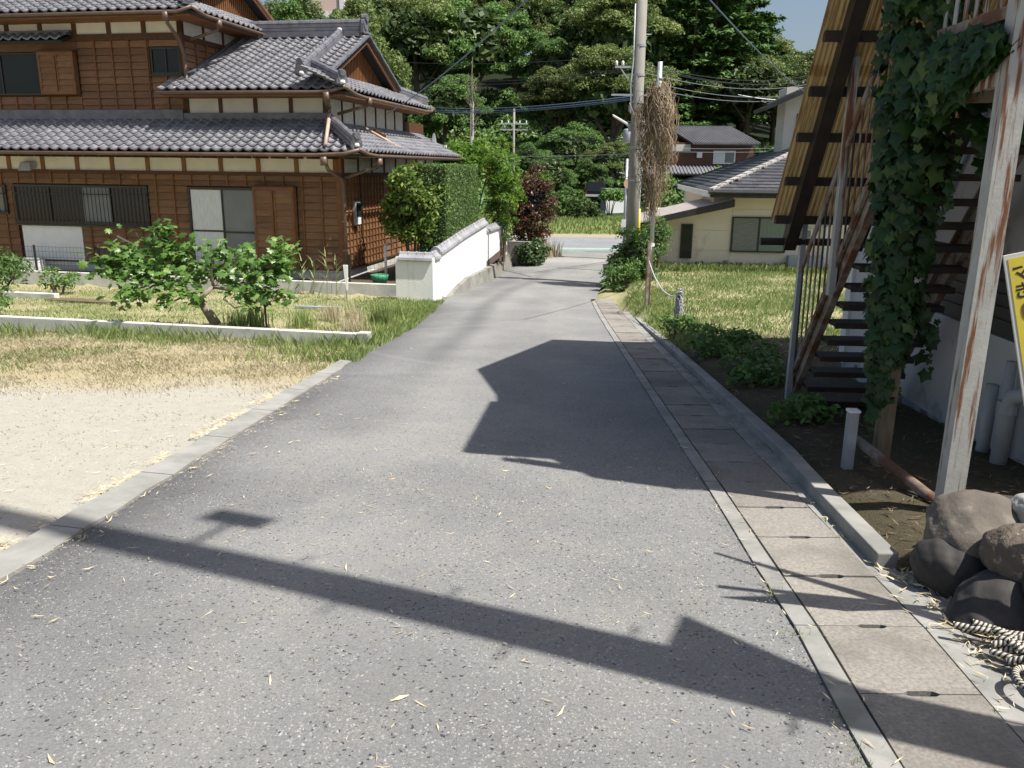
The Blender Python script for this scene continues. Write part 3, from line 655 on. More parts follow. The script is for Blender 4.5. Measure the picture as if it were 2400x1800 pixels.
# ridges
def ridge(name, pts, w=.22, h=.22, cap=.075, n_bands=2, ends=True, segs=.3):
    """stacked ridge: noshi courses with a round cap made of separate cap tiles"""
    r = None; pts = [Vector(p) for p in pts]
    for i, (a, c_) in enumerate(zip(pts[:-1], pts[1:])):
        bb = B()
        for k in range(n_bands):
            hh = h / n_bands; ww = w - .03 * k
            off = Vector((0, 0, hh * (k + .5)))
            bb.bar(a + off, c_ + off, ww, hh * .86)
        if r is None: r = hp(bb, name, M['ridge'])
        else: hp(bb, 'ridge_course', M['ridge'], r)
        L = (c_ - a).length; n = max(1, int(L / segs)); d = (c_ - a) / n
        for k in range(n):
            p0 = a + d * k + Vector((0, 0, h + cap * .35)); hp(B().tube([p0, p0 + d * .12, p0 + d * .13, p0 + d * .985], [cap * 1.12, cap * 1.12, cap, cap], 8), 'cap_tile', M['ridge'], r)
    return r
def onigawara(p, d, s=.2, m='ridge'):
    p = Vector(p); d = Vector(d).normalized()
    bb = B().tube([p, p + d * .10], s * .62, 12).bar(p + Vector((0, 0, -s * .5)), p + d * .08 + Vector((0, 0, -s * .5)), s * 1.5, s * .8).tube([p + Vector((0, 0, s * .62)), p + Vector((0, 0, s * .62)) + d * .14], s * .42, 10)
    return hp(bb, 'ridge_end_tile', M[m])
ridge('main_ridge', [(-4.4, 3.85, 4.93), (-.72, 3.85, 4.93)], .30, .36, .09, 4); onigawara((-.74, 3.85, 5.27), (1, 0, 0), .26)
hp(B().bar((-4.4, 3.68, 4.98), (-.8, 3.68, 4.98), .09, .07).bar((-4.4, 4.02, 4.98), (-.8, 4.02, 4.98), .09, .07), 'ridge_skirt', M['ridge'])
zr = lambda v: 3.29 + S2 * (v - .16)
ridge('descending_ridge', [(-1.32, 3.55, zr(3.55) + .02), (-1.32, 1.05, zr(1.05) + .02)], .24, .16, .085, 2); onigawara((-1.32, 1.02, zr(1.0) + .22), (0, -1, -.2), .2)
ridge('hip_ridge', [(-1.25, 1.51, zr(1.35) + .03), (-.02, .28, zr(.16) + .10)], .22, .17, .08, 2); onigawara((.0, .26, zr(.16) + .26), (1, -1, -.2), .18)
ridge('hip_ridge', [(-1.25, 6.19, zr(1.35) + .03), (-.02, 7.42, zr(.16) + .10)], .22, .17, .08, 2)
ridge('hip_ridge', [(-.42, .42, 2.50), (.63, -.63, 1.94)], .22, .17, .08, 2); onigawara((.66, -.66, 2.10), (1, -1, -.2), .18)
ridge('hip_ridge', [(-5.05, 1.51, 5.75), (-3.82, .28, 5.25)], .22, .17, .08, 2); onigawara((-3.8, .26, 5.40), (1, -1, -.2), .18)
for p in ((-1.3, .96, zr(1) + .05), (.06, .2, zr(.16) + .14), (.70, -.70, 1.98), (-1.32, 3.58, zr(3.55) + .27)):
    me_ = B().lathe([(.001, -.05), (.06, -.04), (.075, 0), (.05, .045), (.001, .055)], 8, p); hp(me_, 'plaster_dab', M['plaster_bit'], smooth=True)
# flashing courses where lower roofs meet the upper walls
hp(B().box(UL, -4.5, .78, .90, 2.62, 2.86).box(-4.5, -.66, .80, .90, 2.62, 2.78), 'wall_flashing', M['ridge']); hp(B().box(-.64, -.56, .95, 7.2, 2.42, 2.58), 'wall_flashing', M['ridge'])
hp(B().bar((-4.40, 1.0, 3.72), (-4.40, 3.7, 4.92), .14, .1), 'wall_flashing', M['ridge'])
hp(B().box(-10.2, -7.5, .80, .90, 4.68, 4.80), 'wall_flashing', M['ridge'])
# a stub ridge on the lower right roof where the small gable pokes out
hp(B().bar((-.3, 3.0, 2.45), (.1, 3.0, 2.26), .05, .16), 'small_bargeboard', M['wood_mid'])
# soffits and gutters
def gutter(name, pts, r=.042):
    return hp(B().tube(pts, r, 8), name, M['copper'], smooth=True)
gutter('rain_gutter', [(UL, -.84, 1.76), (-.25, -.84, 1.755), (.45, -.84, 1.79), (.82, -.82, 1.88)]); gutter('rain_gutter', [(.82, -.82, 1.88), (.84, -.35, 1.79), (.84, .3, 1.755), (.84, 8.6, 1.755)])
gutter('rain_gutter', [(-4.75, .07, 3.21), (-.6, .07, 3.205), (-.2, .07, 3.23), (.17, .1, 3.33)]); gutter('rain_gutter', [(.17, .1, 3.31), (.19, .7, 3.2), (.19, 1.3, 3.17), (.19, 6.6, 3.17), (.19, 7.2, 3.2), (.17, 7.6, 3.31)])
gutter('rain_gutter', [(UL, .07, 5.05), (-4.3, .07, 5.045), (-4.0, .07, 5.04), (-3.63, .1, 5.15)]); gutter('rain_gutter', [(-3.63, .1, 5.15), (-3.61, .7, 5.04), (-3.61, 7.6, 5.03)])
def pipe(name, pts, r, m='copper'): return hp(B().tube(pts, r, 8), name, M[m], smooth=True)
pipe('downpipe', [(-.3, .07, 3.12), (-.32, .10, 3.0), (-.34, .3, 2.86)], .06); pipe('downpipe', [(-.34, .3, 2.9), (-.34, .3, 2.72)], .045)
pipe('downpipe', [(-.34, .30, 2.72), (-.05, -.72, 1.98)], .045, 'copper_pale')
pipe('downpipe', [(-.05, -.84, 1.68), (0, -.80, 1.5), (.0, -.72, 1.42), (.07, -.10, 1.22), (.09, -.08, 1.1), (.09, -.08, -1.15)], .045)
pipe('downpipe', [(.84, .4, 1.66), (.80, .4, 1.5), (.1, .0, 1.24)], .04); pipe('pipe_head', [(-.05, -.84, 1.72), (-.05, -.84, 1.52)], .09); pipe('pipe_head', [(.84, .4, 1.70), (.84, .4, 1.5)], .085); pipe('pipe_head', [(-.3, .07, 3.2), (-.3, .07, 3.0)], .085)
pipe('downpipe', [(.19, 1.6, 3.12), (.16, 1.6, 3.0), (-.55, 1.3, 2.78)], .04); pipe('pipe_head', [(.19, 1.6, 3.18), (.19, 1.6, 2.98)], .08)
pipe('downpipe', [(-4.3, .07, 4.98), (-4.3, .12, 4.8), (-4.25, .45, 4.5), (-4.35, .8, 4.2), (-4.35, .84, 3.55), (-4.22, .72, 3.50)], .045); pipe('downpipe', [(-4.22, .72, 3.50), (-4.38, .20, 3.28)], .045, 'white_paint')
pipe('pipe_head', [(-4.3, .07, 5.04), (-4.3, .07, 4.86)], .085)
pipe('downpipe', [(-3.61, 1.3, 4.95), (-3.66, 1.3, 4.8), (-4.3, 1.05, 4.55)], .04); pipe('pipe_head', [(-3.61, 1.3, 5.03), (-3.61, 1.3, 4.85)], .08)
pipe('drain_pipe', [(-.35, 2.6, 2.52), (.70, 3.3, 1.86)], .035, 'copper_pale')
pipe('house_cable', [(.05, 1.1, 1.3), (.06, 1.15, .6), (.06, 1.12, -.2), (.06, 1.35, -.6)], .018, 'wire')
for z in (.9, .2, -.5): hp(B().box(.03, .14, -.13, -.05, z, z + .03), 'pipe_clip', M['copper'])
# electricity meter, vent hood, outdoor tap pipe
mt = hp(B().box(.03, .13, .60, .92, .08, .66), 'electricity_meter', M['grey_metal'], bevel=.02); hp(B().box(.131, .16, .63, .89, .30, .63), 'meter_window', M['glass'], mt); hp(B().box(.131, .15, .65, .87, .10, .27), 'meter_base', M['white_paint'], mt)
hp(B().add([(-8.62, -.04, 1.40), (-8.26, -.04, 1.40), (-8.26, -.28, 1.32), (-8.62, -.28, 1.32), (-8.62, -.04, 1.55), (-8.26, -.04, 1.55), (-8.30, -.22, 1.52), (-8.58, -.22, 1.52)], [(0, 3, 2, 1), (4, 5, 6, 7), (0, 1, 5, 4), (1, 2, 6, 5), (2, 3, 7, 6), (3, 0, 4, 7)]), 'vent_hood', M['grey_metal'])
for i, v in enumerate((2.0, 3.6, 5.2)): pass
# dark rear annex behind the right wing with the dish
hp(B().box(-2.2, -.68, 7.2, 9.2, 1.6, 2.9), 'rear_wall', M['wood_dark'])
# roof overhang rafters seen from below
rf = B()
hp(B().box(UL, .72, -.72, -.01, 1.72, 1.76), 'eave_soffit', M['wood_mid']); hp(B().box(.02, .72, -.009, 8.4, 1.72, 1.76), 'eave_soffit', M['wood_mid'])
hp(B().box(-4.6, .06, .20, .90, 3.13, 3.17), 'eave_soffit', M['wood_mid']); hp(B().box(-.63, .06, .901, 7.4, 3.13, 3.17), 'eave_soffit', M['wood_mid'])
hp(B().box(UL, -3.75, .20, .90, 4.97, 5.01), 'eave_soffit', M['wood_mid']); hp(B().box(-4.4, -3.75, .901, 7.4, 4.97, 5.01), 'eave_soffit', M['wood_mid'])
for u in np.arange(UL + .2, .6, .45): hp(B().box(u - .025, u + .025, -.74, -.02, 1.67, 1.719), 'rafter', M['wood_dark'])
def world_h(u, v):
    return HO[0] + u * math.cos(HA) + v * math.sin(HA), HO[1] - u * math.sin(HA) + v * math.cos(HA)
# ------------------------------------------------------------------ white garden wall with tile coping
gw = empty('garden_wall', (*world_h(2.7, -1.56), -1.45), -HA, 'white stucco garden wall with grey tile coping along the lane', 'wall')
GZ = 1.45; GU, GV = 2.7, -1.56
def wp_(bb, name, m, parent=None, **k):
    o = bb.build(name, m, parent or gw, **k)
    if parent is None: o.location = (-GU, -GV, GZ)
    return o
def wtop(v): return float(np.interp(v, [-1.6, -.95, -.9, 1.4, 3.95], [-.42, -.40, -.36, -.15, .02]))
def wbase(v): return float(np.interp(v, [-1.6, -1.1, 0.2, 1.4, 4, 8], [-1.62, -1.55, -1.33, -1.22, -1.24, -1.2]))
# end pier facing the garden
wp_(B().box(1.85, 2.715, -1.56, -1.36, -1.6, -.44), 'end_pier', M['white_stucco']); 
wp_(B().box(2.50, 2.716, -1.36, -.97, -1.6, -.45), 'wall_panel', M['white_stucco'])
vs_ = [-.955, 1.43, 3.94]
for a, c_ in zip(vs_[:-1], vs_[1:]):
    n = 7; vv = np.linspace(a + .008, c_ - .008, n); bb = B()
    for i in range(n - 1):
        p, q = vv[i], vv[i + 1]
        bb.add([(2.52, p, -1.6), (2.715, p, wbase(p) - .05), (2.715, q, wbase(q) - .05), (2.52, q, -1.6), (2.52, p, wtop(p)), (2.715, p, wtop(p)), (2.715, q, wtop(q)), (2.52, q, wtop(q))],
               [(4, 5, 6, 7), (1, 2, 6, 5), (3, 0, 4, 7)] + ([(0, 1, 5, 4)] if i == 0 else []) + ([(2, 3, 7, 6)] if i == n - 2 else []))
    wp_(bb, 'wall_panel', M['white_stucco'])
wp_(B().box(2.5, 2.70, 3.95, 4.35, -1.2, -.22).box(2.5, 2.69, 4.36, 7.1, -1.2, -.22), 'wall_panel', M['white_stucco'])
wp_(B().box(2.45, 2.60, -.97, -.945, -1.6, -.42), 'wall_joint', M['deck'])
# concrete plinth under the wall, weathered
M['plinth'] = mat('weathered_plinth', (.27, .265, .235), (.18, .175, .155), .95, 2.5, bmp=.3, bdist=.006, bscale=40, coord='World', c3=(.09, .085, .065), s3=2.6, lo3=.54, hi3=.66)
def plinth(v0, v1, name='plinth'):
    n = 8; vv = np.linspace(v0, v1, n); bb = B()
    for i in range(n - 1):
        p, q = vv[i], vv[i + 1]; o = [2.715 + np.interp(t, [-1, .3, 1.4, 4.8], [.16, .17, .17, .20]) for t in (p, q)]
        wx = [world_h(2.85, t)[1] for t in (p, q)]; zb = [float(prof(w)) - .06 for w in wx]
        bb.add([(2.5, p, zb[0]), (o[0], p, zb[0]), (o[1], q, zb[1]), (2.5, q, zb[1]), (2.5, p, wbase(p)), (o[0] - .06, p, wbase(p) - .015), (o[1] - .06, q, wbase(q) - .015), (2.5, q, wbase(q))],
               [(4, 5, 6, 7), (1, 2, 6, 5)] + ([(0, 1, 5, 4)] if i == 0 else []) + ([(2, 3, 7, 6)] if i == n - 2 else []))
    wp_(bb, name, M['plinth'])
plinth(-.9, 1.42); plinth(1.435, 4.6)
M['brick_red'] = mat('red_brown_base', (.13, .085, .075), (.09, .06, .055), .9, 4)
wp_(B().add([(2.66, 3.96, -1.3), (2.705, 3.96, -1.3), (2.705, 7.0, -1.1), (2.66, 7.0, -1.1), (2.66, 3.96, -1.1), (2.705, 3.96, -1.1), (2.705, 7.0, -.88), (2.66, 7.0, -.88)], [(4, 5, 6, 7), (1, 2, 6, 5), (0, 1, 5, 4)]), 'base_course', M['brick_red'])
# coping tiles
M['coping'] = mat('coping_tile', (.34, .34, .355), (.27, .27, .29), .4, 5, spec=.5, orand=.12)
def coping_unit(a, c_, out, drop=.09, w=.13, hh=.075):
    """one coping tile: roll on top and a curved skirt on the outer side; a->c_ along the wall, out = outward unit"""
    a = Vector(a); c_ = Vector(c_); o = Vector(out); up = Vector((0, 0, 1)); d = c_ - a
    sec = [(-w, -.02), (-w, .015), (-w * .45, .045), (-.05, .06), (-.03, .10), (0, .115), (.03, .10), (.05, .06), (w * .6, .03), (w, -.005), (w + .012, -.06), (w, -.085), (w - .02, -.06)]
    vs = []
    for t in (.0, .985):
        for x, z in sec: vs.append(a + d * t + o * x + up * z)
    n = len(sec); fs = [(i, i + 1, n + i + 1, n + i) for i in range(n - 1)] + [tuple(range(n))[::-1], tuple(range(n, 2 * n))]
    bb = B().add(vs, fs); bb.tube([a + up * .075 + d * .0, a + up * .075 + d * .10], .052, 8)
    wp_(bb, 'coping_tile', M['coping'])
for k in range(4): coping_unit((1.93 + k * .195, -1.46, -.435), (1.93 + (k + 1) * .195, -1.46, -.435), (0, -1, 0), w=.15)
for k in range(2): coping_unit((2.62, -1.40 + k * .22, -.43), (2.62, -1.40 + (k + 1) * .22, -.43), (1, 0, 0))
wp_(B().tube([(2.62, -.98, -.36), (2.62, -.90, -.35)], .12, 12), 'coping_end', M['coping'])
for k in range(18):
    p = -.9 + k * .27; q = p + .27; coping_unit((2.62, p, wtop(p) + .0), (2.62, q, wtop(q) + .0), (1, 0, 0))
for k in range(12): coping_unit((2.6, 3.97 + k * .265, -.22), (2.6, 3.97 + (k + 1) * .265, -.22), (1, 0, 0))

# concrete block wall beyond, where the lane meets the cross road
cw = empty('concrete_wall', (.15, 28.2, -1.6), -R(14), 'low grey concrete retaining wall under the dark red-brown shrub', 'wall')
B().box(-1.6, .55, -.1, .12, -.2, .72).build('wall_body', M['concrete'], cw)

# low concrete walls in the garden
def lowwall(name, u0, u1, v, th, zt, zb, label, cat='wall', segs=1, m='concrete_pale', endcap=None):
    x, y = world_h((u0 + u1) / 2, v); e = empty(name, (x, y, zb), -HA, label, cat); L = u1 - u0; zt0, zt1 = zt
    for k in range(segs):
        a = -L / 2 + L * k / segs + .004; c_ = -L / 2 + L * (k + 1) / segs - .004; za = zt0 + (zt1 - zt0) * k / segs; zc = zt0 + (zt1 - zt0) * (k + 1) / segs
        B().add([(a, -th / 2, -.3), (c_, -th / 2, -.3), (c_, th / 2, -.3), (a, th / 2, -.3), (a, -th / 2, za - zb), (c_, -th / 2, zc - zb), (c_, th / 2, zc - zb), (a, th / 2, za - zb)],
                [(0, 3, 2, 1), (4, 5, 6, 7), (0, 1, 5, 4), (1, 2, 6, 5), (2, 3, 7, 6), (3, 0, 4, 7)]).build('wall_length', M[m], e, bevel=.008)
    if endcap: B().box(L / 2 + .002, L / 2 + .17, -th / 2 - .03, th / 2 + .02, -.3, zt1 - zb + .02).build('end_block', M[m], e, bevel=.01)
    return e
lowwall('low_wall', -12, 1.83, -1.02, .15, (-1.13, -1.13), -1.5, 'low grey concrete retaining wall in front of the timber house', segs=8)
lowwall('low_wall', -9.5, 3.55, -8.30, .12, (-.80, -.80), -1.0, 'long low pale concrete kerb wall half hidden in grass near the gravel', segs=6, endcap=True)
lowwall('low_wall', -9.6, -5.2, -3.6, .16, (-1.235, -1.235), -1.3, 'pale concrete edging strip sunk in the lawn behind the fig tree', segs=3)

# mesh fence between house and low wall: posts and welded wire
M['fence'] = mat('dark_fence_wire', (.02, .022, .022), rough=.5)
fx, fy = world_h(-5, -.92); fe = empty('mesh_fence', (fx, fy, -1.13), -HA, 'dark wire mesh fence standing on the low wall before the house', 'fence')
for u in (-2.9, -.9, 1.1, 3.4, 5.5, 6.75): B().box(u - .02, u + .02, -.02, .02, -.02, .64).build('post', M['fence'], fe)
bb = B()
for z in (.06, .2, .34, .48, .6): bb.bar((-5.5, .025, z), (6.75, .025, z), .005, .005)
for u in np.arange(-5.5, 6.75, .1): bb.bar((u, .025, .03), (u, .025, .62), .004, .004)
bb.build('wire_mesh', M['fence'], fe)

# ------------------------------------------------------------------ beige bungalow on the right
BA = R(6); BO = (5.8, 24.6); BZ = -1.27
bh = empty('bungalow', (*BO, BZ), -BA, 'beige rendered bungalow with black hipped slate roof behind the grass lot', 'house')
def bp(bb, name, m, parent=None, **k): return bb.build(name, m, parent or bh, dz=(-BZ if parent is None else 0), **k)
for u0, u1 in ((-1.5, .52), (.525, 3.4), (3.405, 7.5)):
    for z0, z1 in ((-1.35, -.775), (-.77, -.195), (-.19, .42), (.425, 1.0)):
        zt0, zt1 = z1, z1
        if u0 < 0:
            lt = lambda u: .02 + (u + 1.5) * .26
            if z0 > .02: continue
            if z0 > -.3:
                bp(B().add([(u0, 0, z0), (u1, 0, z0), (u1, .15, z0), (u0, .15, z0), (u0, 0, lt(u0)), (u1, 0, lt(u1)), (u1, .15, lt(u1)), (u0, .15, lt(u0))], [(0, 3, 2, 1), (4, 5, 6, 7), (0, 1, 5, 4), (1, 2, 6, 5), (2, 3, 7, 6), (3, 0, 4, 7)]), 'wall_panel', M['beige']); continue
        bp(B().box(u0, u1, 0, .15, z0, z1), 'wall_panel', M['beige'])
bp(B().box(-1.48, 7.4, .16, 9.5, -1.35, .0).box(.0, 7.4, .16, 9.5, .0, 1.0), 'wall_core', M['beige'])
def bwin(u0, u1, z0, z1, panes):
    w = bp(B().box(u0, u1, -.06, -.002, z0, z0 + .04).box(u0, u1, -.06, -.002, z1 - .04, z1).box(u0, u0 + .04, -.058, -.002, z0 + .04, z1 - .04).box(u1 - .04, u1, -.058, -.002, z0 + .04, z1 - .04), 'window', M['frame'])
    x = u0 + .04; W_ = u1 - u0 - .08
    for i, m_ in enumerate(panes):
        x1 = x + W_ / len(panes); bp(B().box(x + .01, x1 - .01, -.035, -.02, z0 + .04, z1 - .04), 'pane', M[m_], w)
        if i: bp(B().box(x - .025, x + .025, -.05, -.018, z0 + .04, z1 - .04), 'stile', M['frame'], w)
        x = x1
M['pane_green'] = mat('frosted_green_pane', (.22, .27, .22), (.17, .21, .18), .25, 3, stretch=(14, 1, 1)); M['blind'] = mat('blind_pane', (.26, .26, .24), (.16, .165, .16), .25, 5, stretch=(1, 1, 16))
bwin(.53, 2.09, -.80, .21, ['blind', 'pane_green']); bwin(-.91, -.57, -1.01, -.02, ['glass'])
# lean-to roof with standing seams
M['seam_roof'] = mat('pale_metal_roof', (.62, .58, .55), (.52, .49, .47), .5, 3); M['fascia'] = mat('black_fascia', (.022, .022, .024), (.035, .035, .038), .5, 4)
lz = lambda u: .20 + (u + 1.56) * .245
bp(B().slab([(-2.25, -.48, lz(-2.25)), (.50, -.48, lz(.50)), (.50, 3.2, lz(.50)), (-2.25, 3.2, lz(-2.25))], .05), 'lean_to_roof', M['seam_roof'])
for v in np.arange(-.40, 3.2, .33): bp(B().bar((-2.25, v, lz(-2.25) + .015), (.49, v, lz(.49) + .015), .025, .03), 'roof_seam', M['seam_roof'])
bp(B().add([(-1.6, -.50, .03), (.50, -.50, .50), (.50, -.482, .50), (-1.6, -.482, .03), (-1.6, -.50, lz(-1.6) + .01), (.50, -.50, lz(.5) + .01), (.50, -.482, lz(.5) + .01), (-1.6, -.482, lz(-1.6) + .01)], [(0, 3, 2, 1), (4, 5, 6, 7), (0, 1, 5, 4), (1, 2, 6, 5), (2, 3, 7, 6), (3, 0, 4, 7)]), 'fascia_board', M['fascia'])
bp(B().box(-2.3, -1.58, -.45, .0, -1.35, .02), 'porch_side', M['frame'])
# hipped slate roof
bs = .40; be = .93; bdk = B()
P00, P10, P01, P11 = (-.2, -.6, be), (8.2, -.6, be), (-.2, 10, be), (8.2, 10, be); A1 = (4.0, 3.6, be + 4.2 * bs); A2 = (4.0, 5.8, be + 4.2 * bs)
bdk.slab([P00, P10, A1], .1).slab([P10, P11, A2, A1], .1).slab([P11, P01, A2], .1).slab([P01, P00, A1, A2], .1)
bp(bdk, 'roof_deck', M['fascia'])
SV = np.array([(0, 0, .03), (.295, 0, .03), (.295, .25, .005), (0, .25, .005), (0, 0, .012), (.295, 0, .012)]); SF = [(0, 1, 2, 3), (4, 5, 1, 0)]
slate_me = bpy.data.meshes.new('roof_slate'); slate_me.from_pydata([tuple(p) for p in SV], [], SF); slate_me.update()
M['slate'] = mat('slate', (.05, .05, .058), (.10, .10, .108), .45, 3, spec=.5, orand=.22); M['slate_bulk'] = mat('slate_bulk', (.05, .05, .058), (.10, .10, .108), .45, 3, spec=.5, isl=.2)
slate_me.materials.append(M['slate'])
sv_tw, sv_te = TW, TE; TW, TE = .30, .23
Ts = Tiles()
for j in range(18):
    for plane_ in (0, 1):
        es = Vector((0, 1, bs)).normalized() if plane_ == 0 else Vector((1, 0, bs)).normalized(); eu = Vector((1, 0, 0)) if plane_ == 0 else Vector((0, -1, 0)); o0 = Vector((-.2, -.62, be + .01)) if plane_ == 0 else Vector((-.22, 10, be + .01))
        for i in range(36):
            p = o0 + eu * (i * TW + (TW / 2 if j % 2 else 0)) + es * (j * TE); c_ = p + eu * TW / 2 + es * TE / 2
            if plane_ == 0: ok = c_.x + .2 > c_.y + .6 - .03 and 8.2 - c_.x > c_.y + .6 and c_.x < 5
            else: ok = c_.y + .6 > c_.x + .2 - .03 and 10 - c_.y > c_.x + .2
            if ok: Ts.fr.append((p, eu, es, eu.cross(es).normalized()))
Ts.build(bh, -BZ, me=slate_me, tv=SV, tf=SF, name='roof_slate', bulkmat=M['slate_bulk'])
TW, TE = sv_tw, sv_te
M['hip_cap'] = mat('pale_sunlit_hip_cap', (.50, .47, .43), (.30, .29, .28), .5, 6, orand=.15)  # pale colour paints in the sunlit shine along the front hip
def hipcaps(p, q, n, m='hip_cap'):
    p = Vector(p); q = Vector(q); d = (q - p) / n
    for k in range(n): bp(B().bar(p + d * k + Vector((0, 0, .05)), p + d * (k + .93) + Vector((0, 0, .035)), .17, .07), 'hip_cap', M[m])
hipcaps(P00, (A1[0], A1[1], A1[2]), 20); hipcaps(P01, (A2[0], A2[1], A2[2]), 20, 'slate')
bp(B().box(-.2, 8.2, -.66, -.60, be - .17, be + .0), 'eave_fascia', M['fascia']); bp(B().box(-.27, -.21, -.60, 10, be - .17, be), 'eave_fascia', M['white_paint'])
bp(B().box(-.2, 8.1, -.59, -.01, be - .16, be - .12), 'eave_soffit', M['fascia']); bp(B().tube([(-.28, -.7, be - .02), (8.2, -.7, be - .03)], .05, 8), 'rain_gutter', M['fascia'])
bp(B().tube([(-.3, 9.8, be), (-.3, 9.5, be - .3), (-.1, 9.2, be - .5)], .04, 6), 'downpipe', M['fascia'])
# upper storey behind
bp(B().box(2.75, 7.4, 5.05, 6.4, .9, 4.2), 'upper_wall', M['frieze']); bp(B().box(3.15, 3.75, 5.0, 5.048, 2.75, 3.35), 'upper_window', M['frame'])
bp(B().slab([(2.0, 4.4, 3.55), (5.1, 4.4, 4.92), (5.1, 6.9, 4.92), (2.0, 6.9, 3.55)], .12).slab([(5.1, 4.4, 4.92), (8.2, 4.4, 3.55), (8.2, 6.9, 3.55), (5.1, 6.9, 4.92)], .12), 'upper_roof', M['fascia'])
bp(B().bar((2.0, 4.38, 3.5), (5.1, 4.38, 4.86), .06, .14), 'bargeboard', M['fascia'])
for k in range(10): bp(B().bar((2.05 + k * .3, 4.5, 3.62 + k * .1327), (2.05 + k * .3 + .28, 4.5, 3.62 + (k + .93) * .1327), .2, .05), 'verge_cap', M['slate'])
# fittings on the front wall
mb = bp(B().box(2.30, 2.80, -.14, -.003, -.47, -.09), 'electricity_meter', M['frieze'], bevel=.02); bp(B().box(2.36, 2.74, -.16, -.141, -.34, -.14), 'meter_window', M['glass_grey'], mb)
M['grey_box'] = mat('blue_grey_cabinet', (.30, .34, .40), (.26, .30, .36), .4, 2)
bp(B().box(2.15, 3.15, -.32, -.003, -1.3, -.86), 'oil_tank', M['grey_box'], bevel=.02); bp(B().box(2.92, 3.30, -.16, -.003, -.02, .30), 'control_box', M['grey_box'], bevel=.01)
bp(B().tube([(3.2, -.06, .0), (3.2, -.06, -1.3)], .035, 8), 'downpipe', M['white_paint']); bp(B().tube([(2.42, -.05, -.48), (2.42, -.05, -.62)], .03, 6), 'cable_stub', M['white_paint'])
for u in (.36, .44): bp(B().tube([(u, -.06, -1.28), (u, -.06, -1.08), (u + .05, -.02, -1.05)], .015, 6), 'vent_stub', M['rust_paint'])
# ------------------------------------------------------------------ apartment block on the right with its outdoor stair
SA = R(3); SO = (2.57, 7.43); SZ = -.55
def sw(u, v): return SO[0] + u * math.cos(SA) + v * math.sin(SA), SO[1] - u * math.sin(SA) + v * math.cos(SA)
M['block_wall'] = mat('dirty_white_render', (.50, .50, .49), (.58, .58, .57), .85, 1.4, spec=.2, bmp=.15, bscale=50, c3=(.26, .26, .25), s3=2.2, lo3=.58, hi3=.72)
M['block_dark'] = mat('dark_corrugated_panel', (.05, .05, .052), (.07, .068, .066), .6, 3)
M['block_band'] = mat('grey_foundation_band', (.36, .38, .41), (.42, .44, .46), .9, 2, c3=(.10, .11, .10), s3=3.5, lo3=.55, hi3=.66)
blk = empty('apartment_block', (*sw(1.0, -1.5), SZ), -SA, 'shabby white two-storey apartment block at the right edge behind the outdoor stair', 'building')
def kp(bb, name, m, parent=None, **k):
    o = bb.build(name, m, parent or blk, **k)
    if parent is None: o.location = (-1.0, 1.5, -SZ)
    return o
kp(B().box(1.0, 6.5, -3.0, 1.62, -.7, -.44), 'foundation', M['block_band'])
kp(B().box(1.0, 6.5, -.1, 1.62, -.438, 4.3).box(1.0, 6.5, -3.0, -.102, -.438, .40).box(1.002, 6.5, -3.0, -.101, .98, 4.3), 'wall', M['block_wall'])
kp(B().box(1.03, 6.4, -2.95, -.15, .402, .978), 'dark_panel', M['block_dark'])
for z in np.arange(.46, .95, .09): kp(B().box(1.012, 1.034, -2.9, -.15, z, z + .06), 'panel_rib', M['block_dark'])
kp(B().box(.965, 1.0, 1.50, 1.66, -.5, 4.3), 'corner_trim', M['white_paint'])
# eave slabs over landing and main block, unseen, outlined to throw the big lane shadow
def wpoly(pts): return [((x - SO[0]) * math.cos(SA) - (y - SO[1]) * math.sin(SA), (x - SO[0]) * math.sin(SA) + (y - SO[1]) * math.cos(SA)) for x, y in pts]
kp(B().prism(wpoly([(2.17, 4.46), (2.79, 4.33), (3.03, 3.88), (3.44, 3.72), (8.6, 3.3), (8.6, 6.35), (2.40, 6.30)]), 4.32, 4.5), 'landing_roof', M['concrete'])
kp(B().prism(wpoly([(2.49, 6.2), (2.49, 6.6), (2.30, 8.15), (3.45, 11.1), (4.7, 10.97), (8.8, 10.6), (8.8, 6.2)]), 4.34, 4.55), 'main_roof', M['concrete'])
kp(B().box(1.2, 6.5, 1.64, 2.6, 3.4, 4.34), 'rear_bay', M['block_wall'])
# drain pipes on the wall
for nm, pts, r in (('drain_pipe', [(.86, -2.02, -.75), (.86, -2.02, .0), (.87, -2.05, .10), (.95, -2.15, .15), (1.1, -2.25, .15)], .055), ('drain_pipe', [(.9, -1.72, -.75), (.9, -1.72, .1)], .045), ('drain_pipe', [(.93, -1.86, -.75), (.93, -1.86, .3)], .035), ('drain_pipe', [(.93, -2.5, -.75), (.93, -2.5, 1.6)], .04)):
    kp(B().tube(pts, r, 10), nm, M['pvc'], smooth=True)
kp(B().tube([(.86, -2.02, -.72), (.86, -2.02, -.50)], .066, 10), 'pipe_collar', M['pvc'])
kp(B().tube([(.86, -2.02, -.02), (.86, -2.02, .06)], .066, 10), 'pipe_collar', M['pvc'])

